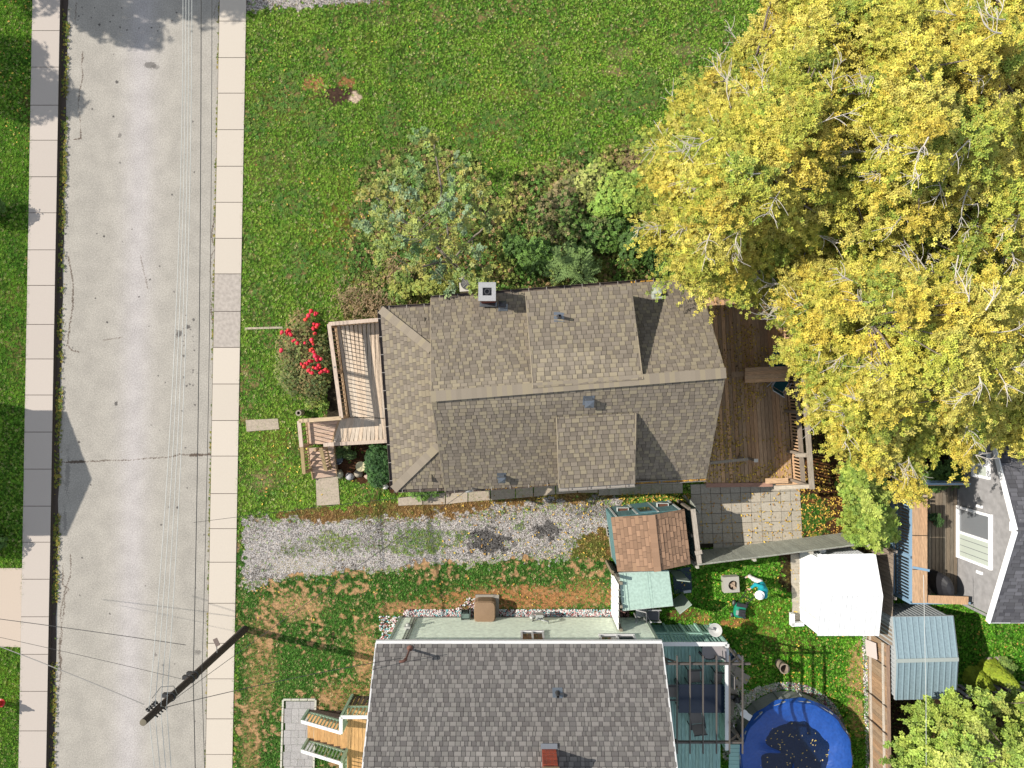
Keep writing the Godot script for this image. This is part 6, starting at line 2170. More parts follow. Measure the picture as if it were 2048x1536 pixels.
	var prof := [[0.41, 0.09], [0.42, 0.66], [0.38, 0.74], [0.0, 0.76]]
	for i in 3:
		for s in 32:
			var q := []
			for e: Array in [[s, i], [s + 1, i], [s + 1, i + 1], [s, i + 1]]:
				var a: float = TAU * e[0] / 32.0
				var n := pow(pow(absf(cos(a)), 6.0) + pow(absf(sin(a)), 6.0), -1.0 / 6.0)
				q.append(o + Vector3(cos(a) * n * prof[e[1]][0], prof[e[1]][1], sin(a) * n * prof[e[1]][0]))
			mb.quad(q[0], q[1], q[2], q[3], Vector3(cos(TAU * s / 32.0), 0.6, sin(TAU * s / 32.0)))
	put(mb, "cover", mat(lit(176, 144, 112), 0.75, "mottle", 1.5), ac)
	var hs := thing("hose_reel", "black hose reel with a coiled hose beside the brown air conditioner cover", "hose reel", P(935, 1220))
	o = P(933, 1222)
	mb = MB.new()
	for k in 5:
		var pts := PackedVector3Array()
		for i in 19:
			pts.append(o + Vector3(-0.12 + k * 0.05, 0.4 + sin(TAU * i / 18.0) * 0.17, cos(TAU * i / 18.0) * 0.17))
		mb.tube(pts, 0.025, 0.025, 6)
	put(mb, "hose", mat(Color(0.02, 0.03, 0.025), 0.5), hs)
	mb = MB.new()
	for x: float in [-0.17, 0.17]:
		mb.lathe(o + Vector3(x, 0.4, 0), [[0.0, -0.01], [0.22, -0.01], [0.22, 0.01], [0.0, 0.01]], 18, Vector3.RIGHT)
		mb.bar(o + Vector3(x, 0, 0), o + Vector3(x, 0.4, 0), 0.05, 0.05, Vector3.RIGHT)
	mb.box(o + Vector3(0, 0.62, 0), Vector3(0.14, 0, 0), Vector3.UP * 0.01, Vector3(0, 0, 0.09))
	put(mb, "reel", mat(lit(120, 140, 132), 0.4), hs)
	# white heat pump beside the brown house's chimney
	var hp := thing("heat_pump", "white condenser unit with a round fan beside the brick chimney", "air conditioner", P(936, 570))
	o = P(937, 572)
	mb = MB.new()
	mb.box(o + Vector3.UP * 0.4, Vector3(0.31, 0, -0.02), Vector3.UP * 0.4, Vector3(0.02, 0, 0.31))
	put(mb, "cabinet", mat(lit(226, 222, 210), 0.5), hp)
	mb = MB.new()
	mb.lathe(o, [[0.26, 0.805], [0.26, 0.83], [0.24, 0.83], [0.22, 0.81], [0.0, 0.81]], 24)
	put(mb, "fan_ring", mat(lit(110, 110, 108), 0.5), hp)
	for i in 8:
		var d := Vector3(cos(TAU * i / 8.0), 0, sin(TAU * i / 8.0))
		stick(hp, "grille_bar", o + Vector3.UP * 0.835 + d * 0.03, o + Vector3.UP * 0.835 + d * 0.25, 0.012, 0.012, mat(lit(190, 188, 180), 0.5))


func deck_furniture() -> void:
	var h := 1.2
	var o := P(1404, 1397, h + 0.72)
	var tb := thing("patio_table", "dark glass-topped patio table under the pergola", "table", o * Vector3(1, 0, 1) + Vector3.UP * h)
	var ty := h + 0.72
	var navy := mat(Color(0.012, 0.022, 0.045), 0.16)
	stick(tb, "tabletop", P(1357, 1397, ty), P(1450, 1397, ty), 1.06, 0.03, navy)
	var fr := mat(Color(0.02, 0.02, 0.022), 0.5)
	for q: Array in [[1360, 1372], [1447, 1372], [1360, 1422], [1447, 1422]]:
		var p := P(q[0], q[1], ty - 0.03)
		stick(tb, "leg", Vector3(p.x, h, p.z), p, 0.04, 0.04, fr, Vector3.RIGHT)
	var mesh_m := mat(Color(0.2, 0.185, 0.18), 0.85, "speck", 8.0)
	var first: Node3D
	var spots := [[1388, 1352, 0.05, "grey mesh patio chair at the table's north side"], [1392, 1436, PI + 0.12, "grey mesh patio chair at the table's south side"], [1341, 1382, PI / 2, "grey mesh patio chair between the table and the green house's roof edge"], [1462, 1382, -PI / 2, "grey mesh patio chair at the table's east end by the rail"]]
	for i in spots.size():
		var s: Array = spots[i]
		var at := P(s[0], s[1], h + 0.45) * Vector3(1, 0, 1) + Vector3.UP * h
		if s[0] == 1462:
			at.x = P(1440, 0, h + 0.4).x
			at.z = P(0, 1355, h + 0.4).z
		if first == null:
			first = thing("patio_chair", s[3], "chair", Vector3.ZERO, "patio chairs at the glass table")
			stick(first, "seat", Vector3(0, 0.42, -0.22), Vector3(0, 0.44, 0.24), 0.46, 0.02, mesh_m)
			stick(first, "backrest", Vector3(0, 0.44, -0.24), Vector3(0, 0.95, -0.4), 0.46, 0.02, mesh_m, Vector3.BACK)
			for x: float in [-0.26, 0.26]:
				stick(first, "armrest", Vector3(x, 0.66, -0.32), Vector3(x, 0.64, 0.24), 0.05, 0.03, fr)
				stick(first, "leg", Vector3(x, 0, 0.24), Vector3(x, 0.64, 0.22), 0.03, 0.03, fr, Vector3.RIGHT)
				stick(first, "leg", Vector3(x, 0, -0.3), Vector3(x, 0.68, -0.28), 0.03, 0.03, fr, Vector3.RIGHT)
			stick(first, "top_bar", Vector3(-0.25, 0.96, -0.4), Vector3(0.25, 0.96, -0.4), 0.03, 0.03, fr)
			first.position = at
			first.rotation.y = s[2]
		else:
			var c: Node3D = first.duplicate()
			c.name = numbered("patio_chair", self)
			add_child(c)
			c.position = at
			c.rotation.y = s[2]
			c.set_meta("label", s[3])
	# lounge seat in the corner
	var lg := thing("lounge_seat", "wide grey fabric lounge seat with black arms in the teal deck's corner", "seat", P(1425, 1305, h))
	stick(lg, "seat", P(1404, 1303, h + 0.5), P(1447, 1306, h + 0.5), 0.52, 0.06, mat(Color(0.26, 0.24, 0.25), 0.85, "speck", 8.0))
	stick(lg, "backrest", P(1446, 1292, h + 0.85), P(1449, 1320, h + 0.85), 0.06, 0.6, mat(Color(0.26, 0.24, 0.25), 0.85, "speck", 8.0))
	var mb := MB.new()
	mb.tube(PackedVector3Array([P(1408, 1314, h + 0.55), P(1412, 1318, h + 0.7), P(1422, 1319, h + 0.72), P(1429, 1317, h + 0.7), P(1431, 1312, h + 0.55)]), 0.025, 0.025, 7)
	mb.tube(PackedVector3Array([P(1397, 1304, h + 0.6), P(1406, 1314, h + 0.6)]), 0.025, 0.025, 7)
	put(mb, "armrest", fr, lg)
	for q: Array in [[1406, 1298], [1406, 1312], [1445, 1298], [1445, 1314]]:
		var p := P(q[0], q[1], h + 0.48)
		stick(lg, "leg", Vector3(p.x, h, p.z), p, 0.04, 0.04, fr, Vector3.RIGHT)
	# satellite dish on the railing
	var sd := thing("satellite_dish", "grey satellite dish mounted outside the teal deck's north railing", "satellite dish", P(1428, 1254, 0.9))
	mb = MB.new()
	var c := P(1431, 1260, 1.45)
	mb.lathe(c, [[0.0, -0.03], [0.12, -0.015], [0.24, 0.04], [0.25, 0.05], [0.235, 0.05], [0.12, 0.0], [0.0, -0.015]], 22, Vector3(-0.35, 0.85, -0.2).normalized())
	put(mb, "dish", mat(lit(196, 196, 194), 0.5), sd)
	mb = MB.new()
	mb.tube(PackedVector3Array([c, c + Vector3(-0.3, 0.2, -0.12)]), 0.015, 0.015, 6)
	mb.box(c + Vector3(-0.31, 0.22, -0.13), Vector3(0.05, 0, 0), Vector3(0, 0.03, 0), Vector3(0, 0, 0.03))
	mb.tube(PackedVector3Array([c, c + Vector3(0.02, -0.3, 0.14)]), 0.025, 0.025, 6)
	put(mb, "feed_arm", mat(lit(150, 150, 150), 0.5), sd)
	# folded things behind the rail
	var ck := thing("folded_chair", "folded blue canvas chair leaning outside the teal deck's corner", "chair", P(1466, 1312))
	for k in 2:
		stick(ck, "canvas", P(1461 + k * 10, 1306 + k * 8, 0.9), P(1474 + k * 8, 1322 + k * 4, 0.4), 0.34, 0.03, mat([Color(0.03, 0.06, 0.1), Color(0.22, 0.22, 0.24)][k], 0.8))
	stick(ck, "frame", P(1461, 1303, 1.1), P(1482, 1325, 0.3), 0.03, 0.03, mat(lit(190, 190, 190), 0.4))
	stick(ck, "frame", P(1468, 1300, 1.0), P(1480, 1318, 0.3), 0.03, 0.03, mat(lit(190, 190, 190), 0.4))
	var bin := thing("storage_bin", "dark bin with white pipe ends tucked between the teal deck and the pool", "bin", P(1468, 1465))
	stick(bin, "bin_body", P(1460, 1458, 0.3), P(1478, 1478, 0.3), 0.36, 0.55, mat(Color(0.04, 0.04, 0.038), 0.7))
	stick(bin, "lid_edge", P(1462, 1458, 0.62), P(1480, 1482, 0.62), 0.06, 0.04, mat(lit(120, 112, 100), 0.7))
	mb = MB.new()
	mb.tube(PackedVector3Array([P(1461, 1452, 0.6), P(1467, 1451, 0.65), P(1468, 1456, 0.5)]), 0.035, 0.035, 8)
	put(mb, "pipe_elbow", mat(lit(240, 240, 236), 0.5), bin)


func pole_and_wires() -> void:
	var b := P(490, 1258)
	var t := thing("utility_pole", "dark wooden utility pole beside the right-hand pavement", "utility pole", b)
	var top := b + Vector3(0, 7.85, 0)
	var mb := MB.new()
	var pts := PackedVector3Array()
	for i in 9:
		pts.append(b.lerp(top, i / 8.0))
	mb.tube(pts, 0.145, 0.1, 16)
	put(mb, "shaft", mat(Color(0.045, 0.032, 0.025), 0.95, "grain_z", 2.0), t)
	mb = MB.new()
	mb.lathe(top, [[0.098, 0.001], [0.06, 0.006], [0.0, 0.008]], 16)
	put(mb, "end_grain", mat(Color(0.16, 0.14, 0.1), 1.0, "mottle", 6.0), t)
	var blk := mat(Color(0.015, 0.015, 0.016), 0.5)
	var steel := mat(lit(170, 170, 170), 0.4, "", 1, 0.5)
	for i in 4:
		var p := b + Vector3(0.0, 7.3 - i * 0.16, 0)
		mb = MB.new()
		mb.lathe(p + Vector3(-0.1, 0, -0.08), [[0.03, 0.0], [0.055, 0.04], [0.035, 0.07], [0.055, 0.1], [0.0, 0.13]], 10, Vector3(-0.7, 0.1, -0.7).normalized())
		mb.bar(p + Vector3(0.16, 0, 0.1), p + Vector3(-0.14, 0, -0.12), 0.03, 0.03)
		put(mb, "insulator", blk, t)
	for y: float in [4.45, 4.75, 6.1]:
		mb = MB.new()
		mb.lathe(b + Vector3(0, y, 0), [[0.125, 0.0], [0.15, 0.02], [0.15, 0.08], [0.125, 0.1]], 14)
		mb.box(b + Vector3(-0.16, y + 0.06, -0.06), Vector3(0.09, 0, 0), Vector3.UP * 0.07, Vector3(0, 0, 0.06))
		put(mb, "bracket", blk, t)
	mb = MB.new()
	mb.tube(PackedVector3Array([b + Vector3(0.1, 7.0, -0.1), b + Vector3(0.16, 6.7, 0.1), b + Vector3(0.0, 6.6, 0.18), b + Vector3(-0.13, 6.75, 0.1), b + Vector3(-0.2, 6.9, -0.2)]), 0.012, 0.012, 5)
	mb.tube(PackedVector3Array([b + Vector3(-0.2, 6.95, -0.3), b + Vector3(-0.1, 6.6, -0.5), b + Vector3(0.15, 6.3, -0.4), b + Vector3(0.12, 6.0, 0)]), 0.012, 0.012, 5)
	put(mb, "jumper_cable", steel, t)
	var sg := P(433, 1284, 2.9)
	stick(t, "sign_plate", sg + Vector3(-0.06, 0, -0.12), sg + Vector3(0.06, 0, 0.14), 0.16, 0.02, mat(lit(120, 104, 96), 0.6))
	stick(t, "sign_arm", sg, Vector3(b.x + 0.05, 2.8, b.z), 0.025, 0.025, steel)
	# wires: sagging spans along the street and drops to the houses
	var pale := mat(lit(226, 230, 226), 0.4)
	var bw := mat(Color(0.02, 0.02, 0.02), 0.6)
	var wire := func(called: String, label: String, p: PackedVector3Array, r: float, m: Material, group := "") -> void:
		var w := MB.new()
		w.tube(p, r, r, 5)
		tag(put(w, called, m, self, p[0] * Vector3(1, 0, 1)), label, "wire", group)
	var span := func(dx: float, h0: float, low: float) -> PackedVector3Array:
		var p := PackedVector3Array()
		for i in 41:
			var z := lerpf(-36.0, b.z, i / 40.0)
			p.append(Vector3(b.x + dx, low + (h0 - low) * pow((z + 13.0) / (b.z + 13.0), 2.0), z))
		for i in range(1, 25):
			var z := lerpf(b.z, 55.0, i / 24.0)
			p.append(Vector3(b.x + dx, low + (h0 - low) * pow((z - 32.4) / (32.4 - b.z), 2.0), z))
		return p
	var names := ["first", "second", "third", "fourth"]
	for i in 4:
		wire.call("power_line", "pale overhead power line, %s from the left of four above the street" % names[i], span.call(-0.16 + i * 0.12, 7.22 - i * 0.12, 5.0 + 0.05 * i), 0.009, pale, "pale power lines above the street")
	wire.call("phone_cable", "thick black overhead cable above the right side of the street", span.call(0.06, 4.75, 4.15), 0.014, bw)
	wire.call("phone_cable", "thin black overhead cable right of the thick black one", span.call(0.26, 4.55, 3.75), 0.01, bw)
	var drop := func(a: Vector3, c: Vector3, sag: float) -> PackedVector3Array:
		var p := PackedVector3Array()
		for i in 25:
			var f := i / 24.0
			p.append(a.lerp(c, f) + Vector3.DOWN * sag * 4.0 * f * (1.0 - f))
		return p
	wire.call("service_drop", "service wire running from the pole to the brown house's front eave", drop.call(b + Vector3(0.15, 6.6, 0), P(938, 978, 4.0), 0.5), 0.009, bw)
	wire.call("service_drop", "service wire running from the pole to the rusty mast on the green house", drop.call(b + Vector3(0.15, 6.9, 0), P(806, 1316, 4.75), 0.25), 0.011, bw)
	wire.call("phone_drop", "phone wire leaving the street cable above the gravel drive's mouth", drop.call(P(387, 1045, 4.25), P(938, 980, 3.9), 0.15), 0.007, bw)
	wire.call("service_drop", "uppermost wire crossing the street from the pole to the left", drop.call(P(372, 1290, 4.7), P(-260, 1206, 4.3), 0.1), 0.011, bw)
	wire.call("service_drop", "middle thin wire crossing the street from the pole to the left", drop.call(b + Vector3(-0.1, 4.9, 0), P(-260, 1220, 4.6), 0.1), 0.007, bw)
	wire.call("service_drop", "lowest thick twisted wire crossing the street from the pole top to the left", drop.call(P(288, 1409, 7.0), P(-260, 1200, 6.0), 0.15), 0.013, mat(lit(150, 148, 144), 0.4))
	wire.call("power_line", "pale wire running down the right side over the ribbed shed", PackedVector3Array([P(1847, 1150, 4.6), P(1849, 1250, 4.6), P(1852, 1400, 4.65), P(1853, 1700, 4.8)]), 0.009, pale)


# ---- trees and shrubs ----
func inside(p: Vector2, poly: PackedVector2Array) -> float:  # how far inside the outline, negative outside
	var d := 1e9
	for i in poly.size():
		d = minf(d, p.distance_to(Geometry2D.get_closest_point_to_segment(p, poly[i], poly[(i + 1) % poly.size()])))
	return d if Geometry2D.is_point_in_polygon(p, poly) else -d


func outline(pts: Array) -> PackedVector2Array:
	var q := PackedVector2Array()
	for i in range(0, pts.size(), 2):
		q.append(Vector2(pts[i], pts[i + 1]))
	return q


func leaves(s: Swarm, c: Vector3, r: Vector3, cnt: int, size0: float, size1: float, pal: Array, droop := 0.0) -> void:
	var tint: Color = pal[rng.randi() % pal.size()]
	var k := rnd(0.82, 1.18)
	for i in cnt:
		var d := Vector3(rng.randfn(), rng.randfn() * 0.8 + 0.25, rng.randfn()).normalized()
		var f := 1.0 - 0.55 * pow(rng.randf(), 1.6)
		var p := c + d * r * f
		p.y -= droop * (d.x * d.x + d.z * d.z)
		var col := tint.lerp(pal[rng.randi() % pal.size()], rng.randf() ** 2)
		var z := rnd(size0, size1)
		var up := (d * 0.8 + Vector3(rnd(-0.5, 0.5), 1.0, rnd(-0.5, 0.5))).normalized()
		var x := up.cross(Vector3(rnd(-1, 1), rnd(-0.3, 0.3), rnd(-1, 1)).normalized()).normalized()
		s.add(Basis(x, up, x.cross(up)).scaled_local(Vector3(z, z, z)), p, col * (k * rnd(0.75, 1.25)))


func spread(s: Swarm, c: Vector3, along: Vector3, across: Vector3, thick: float, cnt: int, size0: float, size1: float, pal: Array) -> void:
	# the foliage of one branch: twigs that fan out and droop, leaves along each
	var tint: Color = pal[rng.randi() % pal.size()]
	var k := rnd(0.85, 1.15)
	var n := maxi(3, cnt / 11)
	for i in n:
		var f := Vector2(rng.randfn() * 0.5, rng.randfn() * 0.5)
		var root := c + along * (f.x * 0.7 - 0.2) + across * f.y * 0.7 + Vector3.UP * thick * rnd(-0.9, 0.5)
		var dir := (along * (0.6 + f.x) + across * (f.y * 1.4 + rnd(-0.4, 0.4)) + Vector3.UP * thick * rnd(-0.6, 0.9)) * rnd(0.35, 0.7)
		for j in 11:
			var g := j / 10.0
			var p := root + dir * g + Vector3.DOWN * 0.22 * dir.length() * g * g + Vector3(rng.randfn(), rng.randfn() * 0.6, rng.randfn()) * 0.055
			var col := tint.lerp(pal[rng.randi() % pal.size()], rng.randf() * 0.7)
			var z := rnd(size0, size1)
			var up := Vector3(rnd(-0.7, 0.7), 1.0, rnd(-0.7, 0.7)).normalized()
			var x := up.cross(Vector3(rnd(-1, 1), rnd(-0.3, 0.3), rnd(-1, 1)).normalized()).normalized()
			s.add(Basis(x, up, x.cross(up)).scaled_local(Vector3(z, z, z)), p, col * (k * rnd(0.72, 1.25)))


func curve(a: Vector3, b: Vector3, bow: Vector3, cnt := 8) -> PackedVector3Array:
	var p := PackedVector3Array()
	for i in cnt + 1:
		var f := float(i) / cnt
		p.append(a.lerp(b, f) + bow * 4.0 * f * (1.0 - f) + Vector3(rnd(-1, 1), rnd(-1, 1), rnd(-1, 1)) * 0.04 * a.distance_to(b) * f * (1.0 - f))
	return p


func tree(called: String, label: String, base: Vector3, poly: PackedVector2Array, cnt: int, h_edge: float, h_top: float, depth: float, spacing: float, clump: Vector2, per: int, size: Vector2, kind: String, pal: Array, bark: Color, leafm: Material, trunk_r: float, twigs: int, group := "") -> void:
	var t := thing(called, label, "tree", base, group)
	var lo := Vector2(1e9, 1e9)
	var hi := -lo
	for p in poly:
		lo = lo.min(p)
		hi = hi.max(p)
	var nz := noise(0.006, 40 + int(base.x * 3.0), 2)
	var cs := []
	var tries := 0
	while cs.size() < cnt and tries < cnt * 60:
		tries += 1
		var q := Vector2(rnd(lo.x, hi.x), rnd(lo.y, hi.y))
		var e := inside(q, poly)
		if e < clump.x / 0.0165 * 0.55:
			continue
		var h := lerpf(h_edge, h_top, smoothstep(0.0, depth, e)) + nz.get_noise_2d(q.x, q.y) * 1.1 + rnd(-0.7, 0.2)
		var p := P(q.x, q.y, h)
		var ok := true
		for o: Array in cs:
			if (o[0] as Vector3).distance_to(p) < spacing:
				ok = false
				break
		if ok:
			cs.append([p, rnd(clump.x, clump.y)])
	var s := Swarm.new()
	for c: Array in cs:
		var r: float = c[1]
		var out: Vector3 = ((c[0] - base) * Vector3(1, 0, 1)).normalized().rotated(Vector3.UP, rnd(-0.7, 0.7))
		spread(s, c[0], out * r * rnd(0.9, 1.5), out.cross(Vector3.UP) * r * rnd(0.55, 0.95), r * rnd(0.3, 0.6), int(per * r * r / (clump.x * clump.y)), size.x, size.y, pal)
	var wood := MB.new()
	var fork := base + Vector3(0, minf(3.2, h_edge * 0.6), 0)
	wood.tube(curve(base, fork, Vector3(0.1, 0, 0.05), 6), trunk_r, trunk_r * 0.8, 12)
	# limbs to clumps that lie far apart, branches from the nearest limb to every clump
	var paths := [[fork, 0.6]]
	var ends := []
	for c: Array in cs:
		var far := true
		for e: Vector3 in ends:
			if e.distance_to(c[0]) < 2.6:
				far = false
		if far and ends.size() < 11:
			ends.append(c[0])
	for e: Vector3 in ends:
		var pts := curve(fork, e + Vector3.DOWN * 0.35, Vector3(0, 0.35, 0), 10)
		wood.tube(pts, trunk_r * 0.5, 0.03, 8)
		for p in pts:
			paths.append([p, 0.3])
	for c: Array in cs:
		var best: Vector3 = fork
		for p: Array in paths:
			if (p[0] as Vector3).distance_to(c[0]) < best.distance_to(c[0]):
				best = p[0]
		if best.distance_to(c[0]) > 0.3:
			wood.tube(curve(best, c[0], Vector3(0, 0.12, 0), 5), minf(0.03, trunk_r * 0.12), minf(0.012, trunk_r * 0.06), 5)
	put(wood, "trunk", mat(bark, 0.95, "mottle", 2.0), t)
	if twigs > 0:
		var tw := MB.new()
		for i in twigs:
			var c: Array = cs[rng.randi() % cs.size()]
			var r: float = c[1]
			var a: Vector3 = c[0] + Vector3(rnd(-0.6, 0.6) * r, r * rnd(0.15, 0.4), rnd(-0.6, 0.6) * r)
			var out := ((a - fork) * Vector3(1, 0, 1)).normalized().rotated(Vector3.UP, rnd(-0.9, 0.9))
			var ln := rnd(0.5, 1.2)
			var pts := curve(a, a + out * ln + Vector3.UP * rnd(0.0, 0.3), Vector3(rnd(-0.22, 0.22), 0.05, rnd(-0.22, 0.22)), 6)
			tw.tube(pts, rnd(0.01, 0.024), 0.006, 5)
			for k in rng.randi_range(5, 10):
				var j := rng.randi_range(1, 5)
				var d := out.rotated(Vector3.UP, rnd(-1.1, 1.1)) * rnd(0.2, 0.6)
				tw.tube(curve(pts[j], pts[j] + d + Vector3.UP * rnd(-0.05, 0.15), Vector3(rnd(-0.05, 0.05), 0.03, rnd(-0.05, 0.05)), 3), 0.009, 0.005, 4)
		var g := put(tw, "twigs", mat(Color(0.5, 0.46, 0.41), 0.9), t)
		g.set_meta("kind", "stuff")
	swarm("crown", leaf_mesh(kind), leafm, s, t)


func leaf_mat(back: Color) -> StandardMaterial3D:
	var m := mat(Color(1, 1, 1), 0.6, "", 1.0, 0.0, true)
	m.backlight_enabled = true
	m.backlight = back
	m.metallic_specular = 0.4
	return m


func bush(called: String, label: String, px: float, py: float, rx: float, ry: float, h: float, cnt: int, size: Vector2, kind: String, pal: Array, m: Material, category := "shrub", group := "", lumps := 9) -> Node3D:
	var base := P(px, py)
	var t := thing(called, label, category, base, group)
	var s := Swarm.new()
	var wood := MB.new()
	for i in lumps:
		var a := rng.randf() * TAU
		var f := sqrt(rng.randf()) * 0.62
		var c := base + Vector3(cos(a) * rx * 0.02 * f, h * rnd(0.45, 0.68) * (1.0 - 0.35 * f), sin(a) * ry * 0.02 * f)
		var r := Vector3(rx * 0.02 * rnd(0.36, 0.55), h * rnd(0.25, 0.38), ry * 0.02 * rnd(0.36, 0.55))
		leaves(s, c, r, cnt / lumps, size.x, size.y, pal)
		wood.tube(curve(base + Vector3(rnd(-0.1, 0.1), 0, rnd(-0.1, 0.1)), c, Vector3(0, 0.05, 0), 4), 0.025, 0.01, 5)
	put(wood, "stems", mat(Color(0.12, 0.09, 0.06), 0.95), t)
	swarm("foliage", leaf_mesh(kind), m, s, t)
	return t


func plants() -> void:
	var yel := [Color(0.5, 0.44, 0.07), Color(0.45, 0.42, 0.06), Color(0.54, 0.42, 0.06), Color(0.34, 0.37, 0.05), Color(0.52, 0.46, 0.1), Color(0.2, 0.28, 0.04)]
	var lm := leaf_mat(Color(0.3, 0.26, 0.02))
	var grp := "yellow honey locust trees behind the houses"
	tree("locust_tree", "tall yellow-leaved tree at the edge of the vacant lot, leftmost of the three", P(1400, 468), outline([1530, -60, 1530, 30, 1490, 70, 1465, 115, 1425, 150, 1385, 175, 1330, 225, 1300, 290, 1290, 400, 1275, 460, 1325, 500, 1345, 550, 1400, 590, 1500, 590, 1600, 560, 1730, 520, 1800, 330, 1800, 150, 1800, -60]), 380, 5.0, 9.4, 190.0, 0.34, Vector2(0.3, 0.56), 270, Vector2(0.065, 0.12), "spray", yel, Color(0.2, 0.16, 0.13), lm, 0.26, 60, grp)
	tree("locust_tree", "tall yellow-leaved tree in the photo's upper right corner", P(1480, 520) + Vector3(5.2, 0, -2.8), outline([1650, -80, 1640, 100, 1650, 330, 1700, 490, 1800, 520, 1950, 520, 2140, 500, 2160, 200, 2140, -80]), 370, 7.5, 10.2, 220.0, 0.34, Vector2(0.3, 0.56), 270, Vector2(0.065, 0.12), "spray", yel, Color(0.2, 0.16, 0.13), lm, 0.3, 60, grp)
	tree("locust_tree", "tall yellow-leaved tree overhanging the brown rear deck and the grey house", P(1650, 700), outline([1430, 570, 1470, 605, 1510, 590, 1545, 620, 1530, 660, 1570, 720, 1600, 740, 1615, 800, 1640, 850, 1650, 905, 1710, 900, 1730, 940, 1780, 950, 1830, 1010, 1858, 985, 1850, 910, 1900, 915, 1940, 910, 2000, 900, 2060, 920, 2160, 910, 2160, 450, 1900, 430, 1700, 430, 1550, 500]), 420, 5.0, 9.2, 200.0, 0.34, Vector2(0.3, 0.56), 270, Vector2(0.065, 0.12), "spray", yel, Color(0.2, 0.16, 0.13), lm, 0.28, 80, grp)
	var pop := [Color(0.17, 0.25, 0.14), Color(0.14, 0.24, 0.07), Color(0.24, 0.27, 0.06), Color(0.2, 0.26, 0.05), Color(0.3, 0.27, 0.06)]
	tree("young_tree", "sparse young tree with silvery green leaves north of the brown-roofed house", P(912, 540), outline([700, 450, 750, 340, 800, 280, 860, 255, 930, 310, 1005, 390, 1005, 480, 985, 590, 920, 605, 870, 560, 780, 540, 710, 510]), 66, 3.2, 7.2, 120.0, 0.4, Vector2(0.22, 0.38), 38, Vector2(0.06, 0.13), "broad", pop, Color(0.2, 0.17, 0.13), leaf_mat(Color(0.2, 0.26, 0.08)), 0.08, 0)
	var lime := [Color(0.34, 0.42, 0.07), Color(0.26, 0.37, 0.06), Color(0.4, 0.44, 0.1), Color(0.18, 0.28, 0.05)]
	tree("leafy_tree", "yellow-green broadleaf tree in the photo's lower right corner", P(1930, 1440), outline([1778, 1640, 1785, 1530, 1800, 1475, 1850, 1450, 1825, 1412, 1880, 1402, 1925, 1398, 1975, 1372, 1992, 1398, 2048, 1388, 2170, 1390, 2170, 1640]), 190, 3.4, 5.4, 130.0, 0.3, Vector2(0.26, 0.44), 190, Vector2(0.09, 0.15), "broad", lime, Color(0.2, 0.16, 0.12), leaf_mat(Color(0.2, 0.26, 0.04)), 0.16, 0)
	tree("leafy_shrub", "tall bright lime-green shrub at the end of the pale board fence", P(1690, 985), outline([1688, 925, 1730, 918, 1755, 940, 1765, 975, 1785, 1020, 1792, 1070, 1760, 1092, 1715, 1088, 1696, 1050, 1688, 1000]), 80, 1.9, 3.0, 50.0, 0.22, Vector2(0.18, 0.3), 170, Vector2(0.06, 0.11), "broad", [Color(0.3, 0.38, 0.06), Color(0.24, 0.33, 0.05), Color(0.38, 0.43, 0.09), Color(0.15, 0.25, 0.04)], Color(0.16, 0.13, 0.1), leaf_mat(Color(0.22, 0.3, 0.04)), 0.06, 0)
	# trees beyond the left edge that shade the street
	var dk := [Color(0.06, 0.1, 0.025), Color(0.08, 0.13, 0.03)]
	for q: Array in [[-25.4, -18.0, 7.0, 2.5, "tree beyond the photo's left edge shading the top of the street"], [-26.2, -13.6, 5.2, 1.3, "smaller tree beyond the left edge shading the upper left lawn"], [-22.4, -18.4, 8.0, 1.9, "tree beyond the photo's top left corner"]]:
		var t := thing("street_tree", q[4], "tree", Vector3(q[0], 0, q[1]), "trees beyond the left edge")
		var s := Swarm.new()
		for i in 40:
			var d := Vector3(rng.randfn(), rng.randfn() * 0.7, rng.randfn()).normalized() * pow(rng.randf(), 0.4)
			leaves(s, Vector3(q[0], q[2], q[1]) + d * q[3], Vector3.ONE * 0.62, 70, 0.12, 0.22, dk)
		var wood := MB.new()
		wood.tube(curve(t.position, Vector3(q[0], q[2], q[1]), Vector3(0.1, 0, 0), 6), 0.2, 0.08, 10)
		put(wood, "trunk", mat(Color(0.12, 0.1, 0.08), 0.95), t)
		swarm("crown", leaf_mesh("broad"), lm, s, t)
	# thicket between the vacant lot and the house
	var gm := leaf_mat(Color(0.12, 0.18, 0.03))
	var v1 := [Color(0.2, 0.32, 0.05), Color(0.28, 0.36, 0.06), Color(0.14, 0.26, 0.04)]
	var v2 := [Color(0.07, 0.14, 0.025), Color(0.1, 0.19, 0.03), Color(0.05, 0.11, 0.02)]
	var v3 := [Color(0.2, 0.17, 0.07), Color(0.14, 0.15, 0.05), Color(0.26, 0.2, 0.1)]
	bush("vine_thicket", "bright green vine-covered thicket at the foot of the leftmost yellow tree", 1245, 400, 85, 70, 1.5, 2600, Vector2(0.07, 0.13), "broad", v1, gm)
	bush("vine_thicket", "yellow-green leafy thicket nearest the open lawn of the vacant lot", 1180, 372, 60, 50, 1.2, 1200, Vector2(0.06, 0.11), "broad", [v1[1], Color(0.34, 0.36, 0.1), v3[1]], gm)
	bush("shrub", "olive and brown shrub left of the bright green thicket", 1120, 440, 62, 66, 1.5, 1500, Vector2(0.06, 0.11), "broad", v3 + [v2[1]], gm)
	bush("shrub", "dark green shrub against the north eave under the yellow branches", 1290, 510, 70, 55, 1.6, 1800, Vector2(0.07, 0.13), "broad", v2, gm)
	bush("shrub", "dark green shrub left of the feathery sumac", 1050, 520, 60, 52, 1.4, 1400, Vector2(0.06, 0.12), "broad", v2, gm)
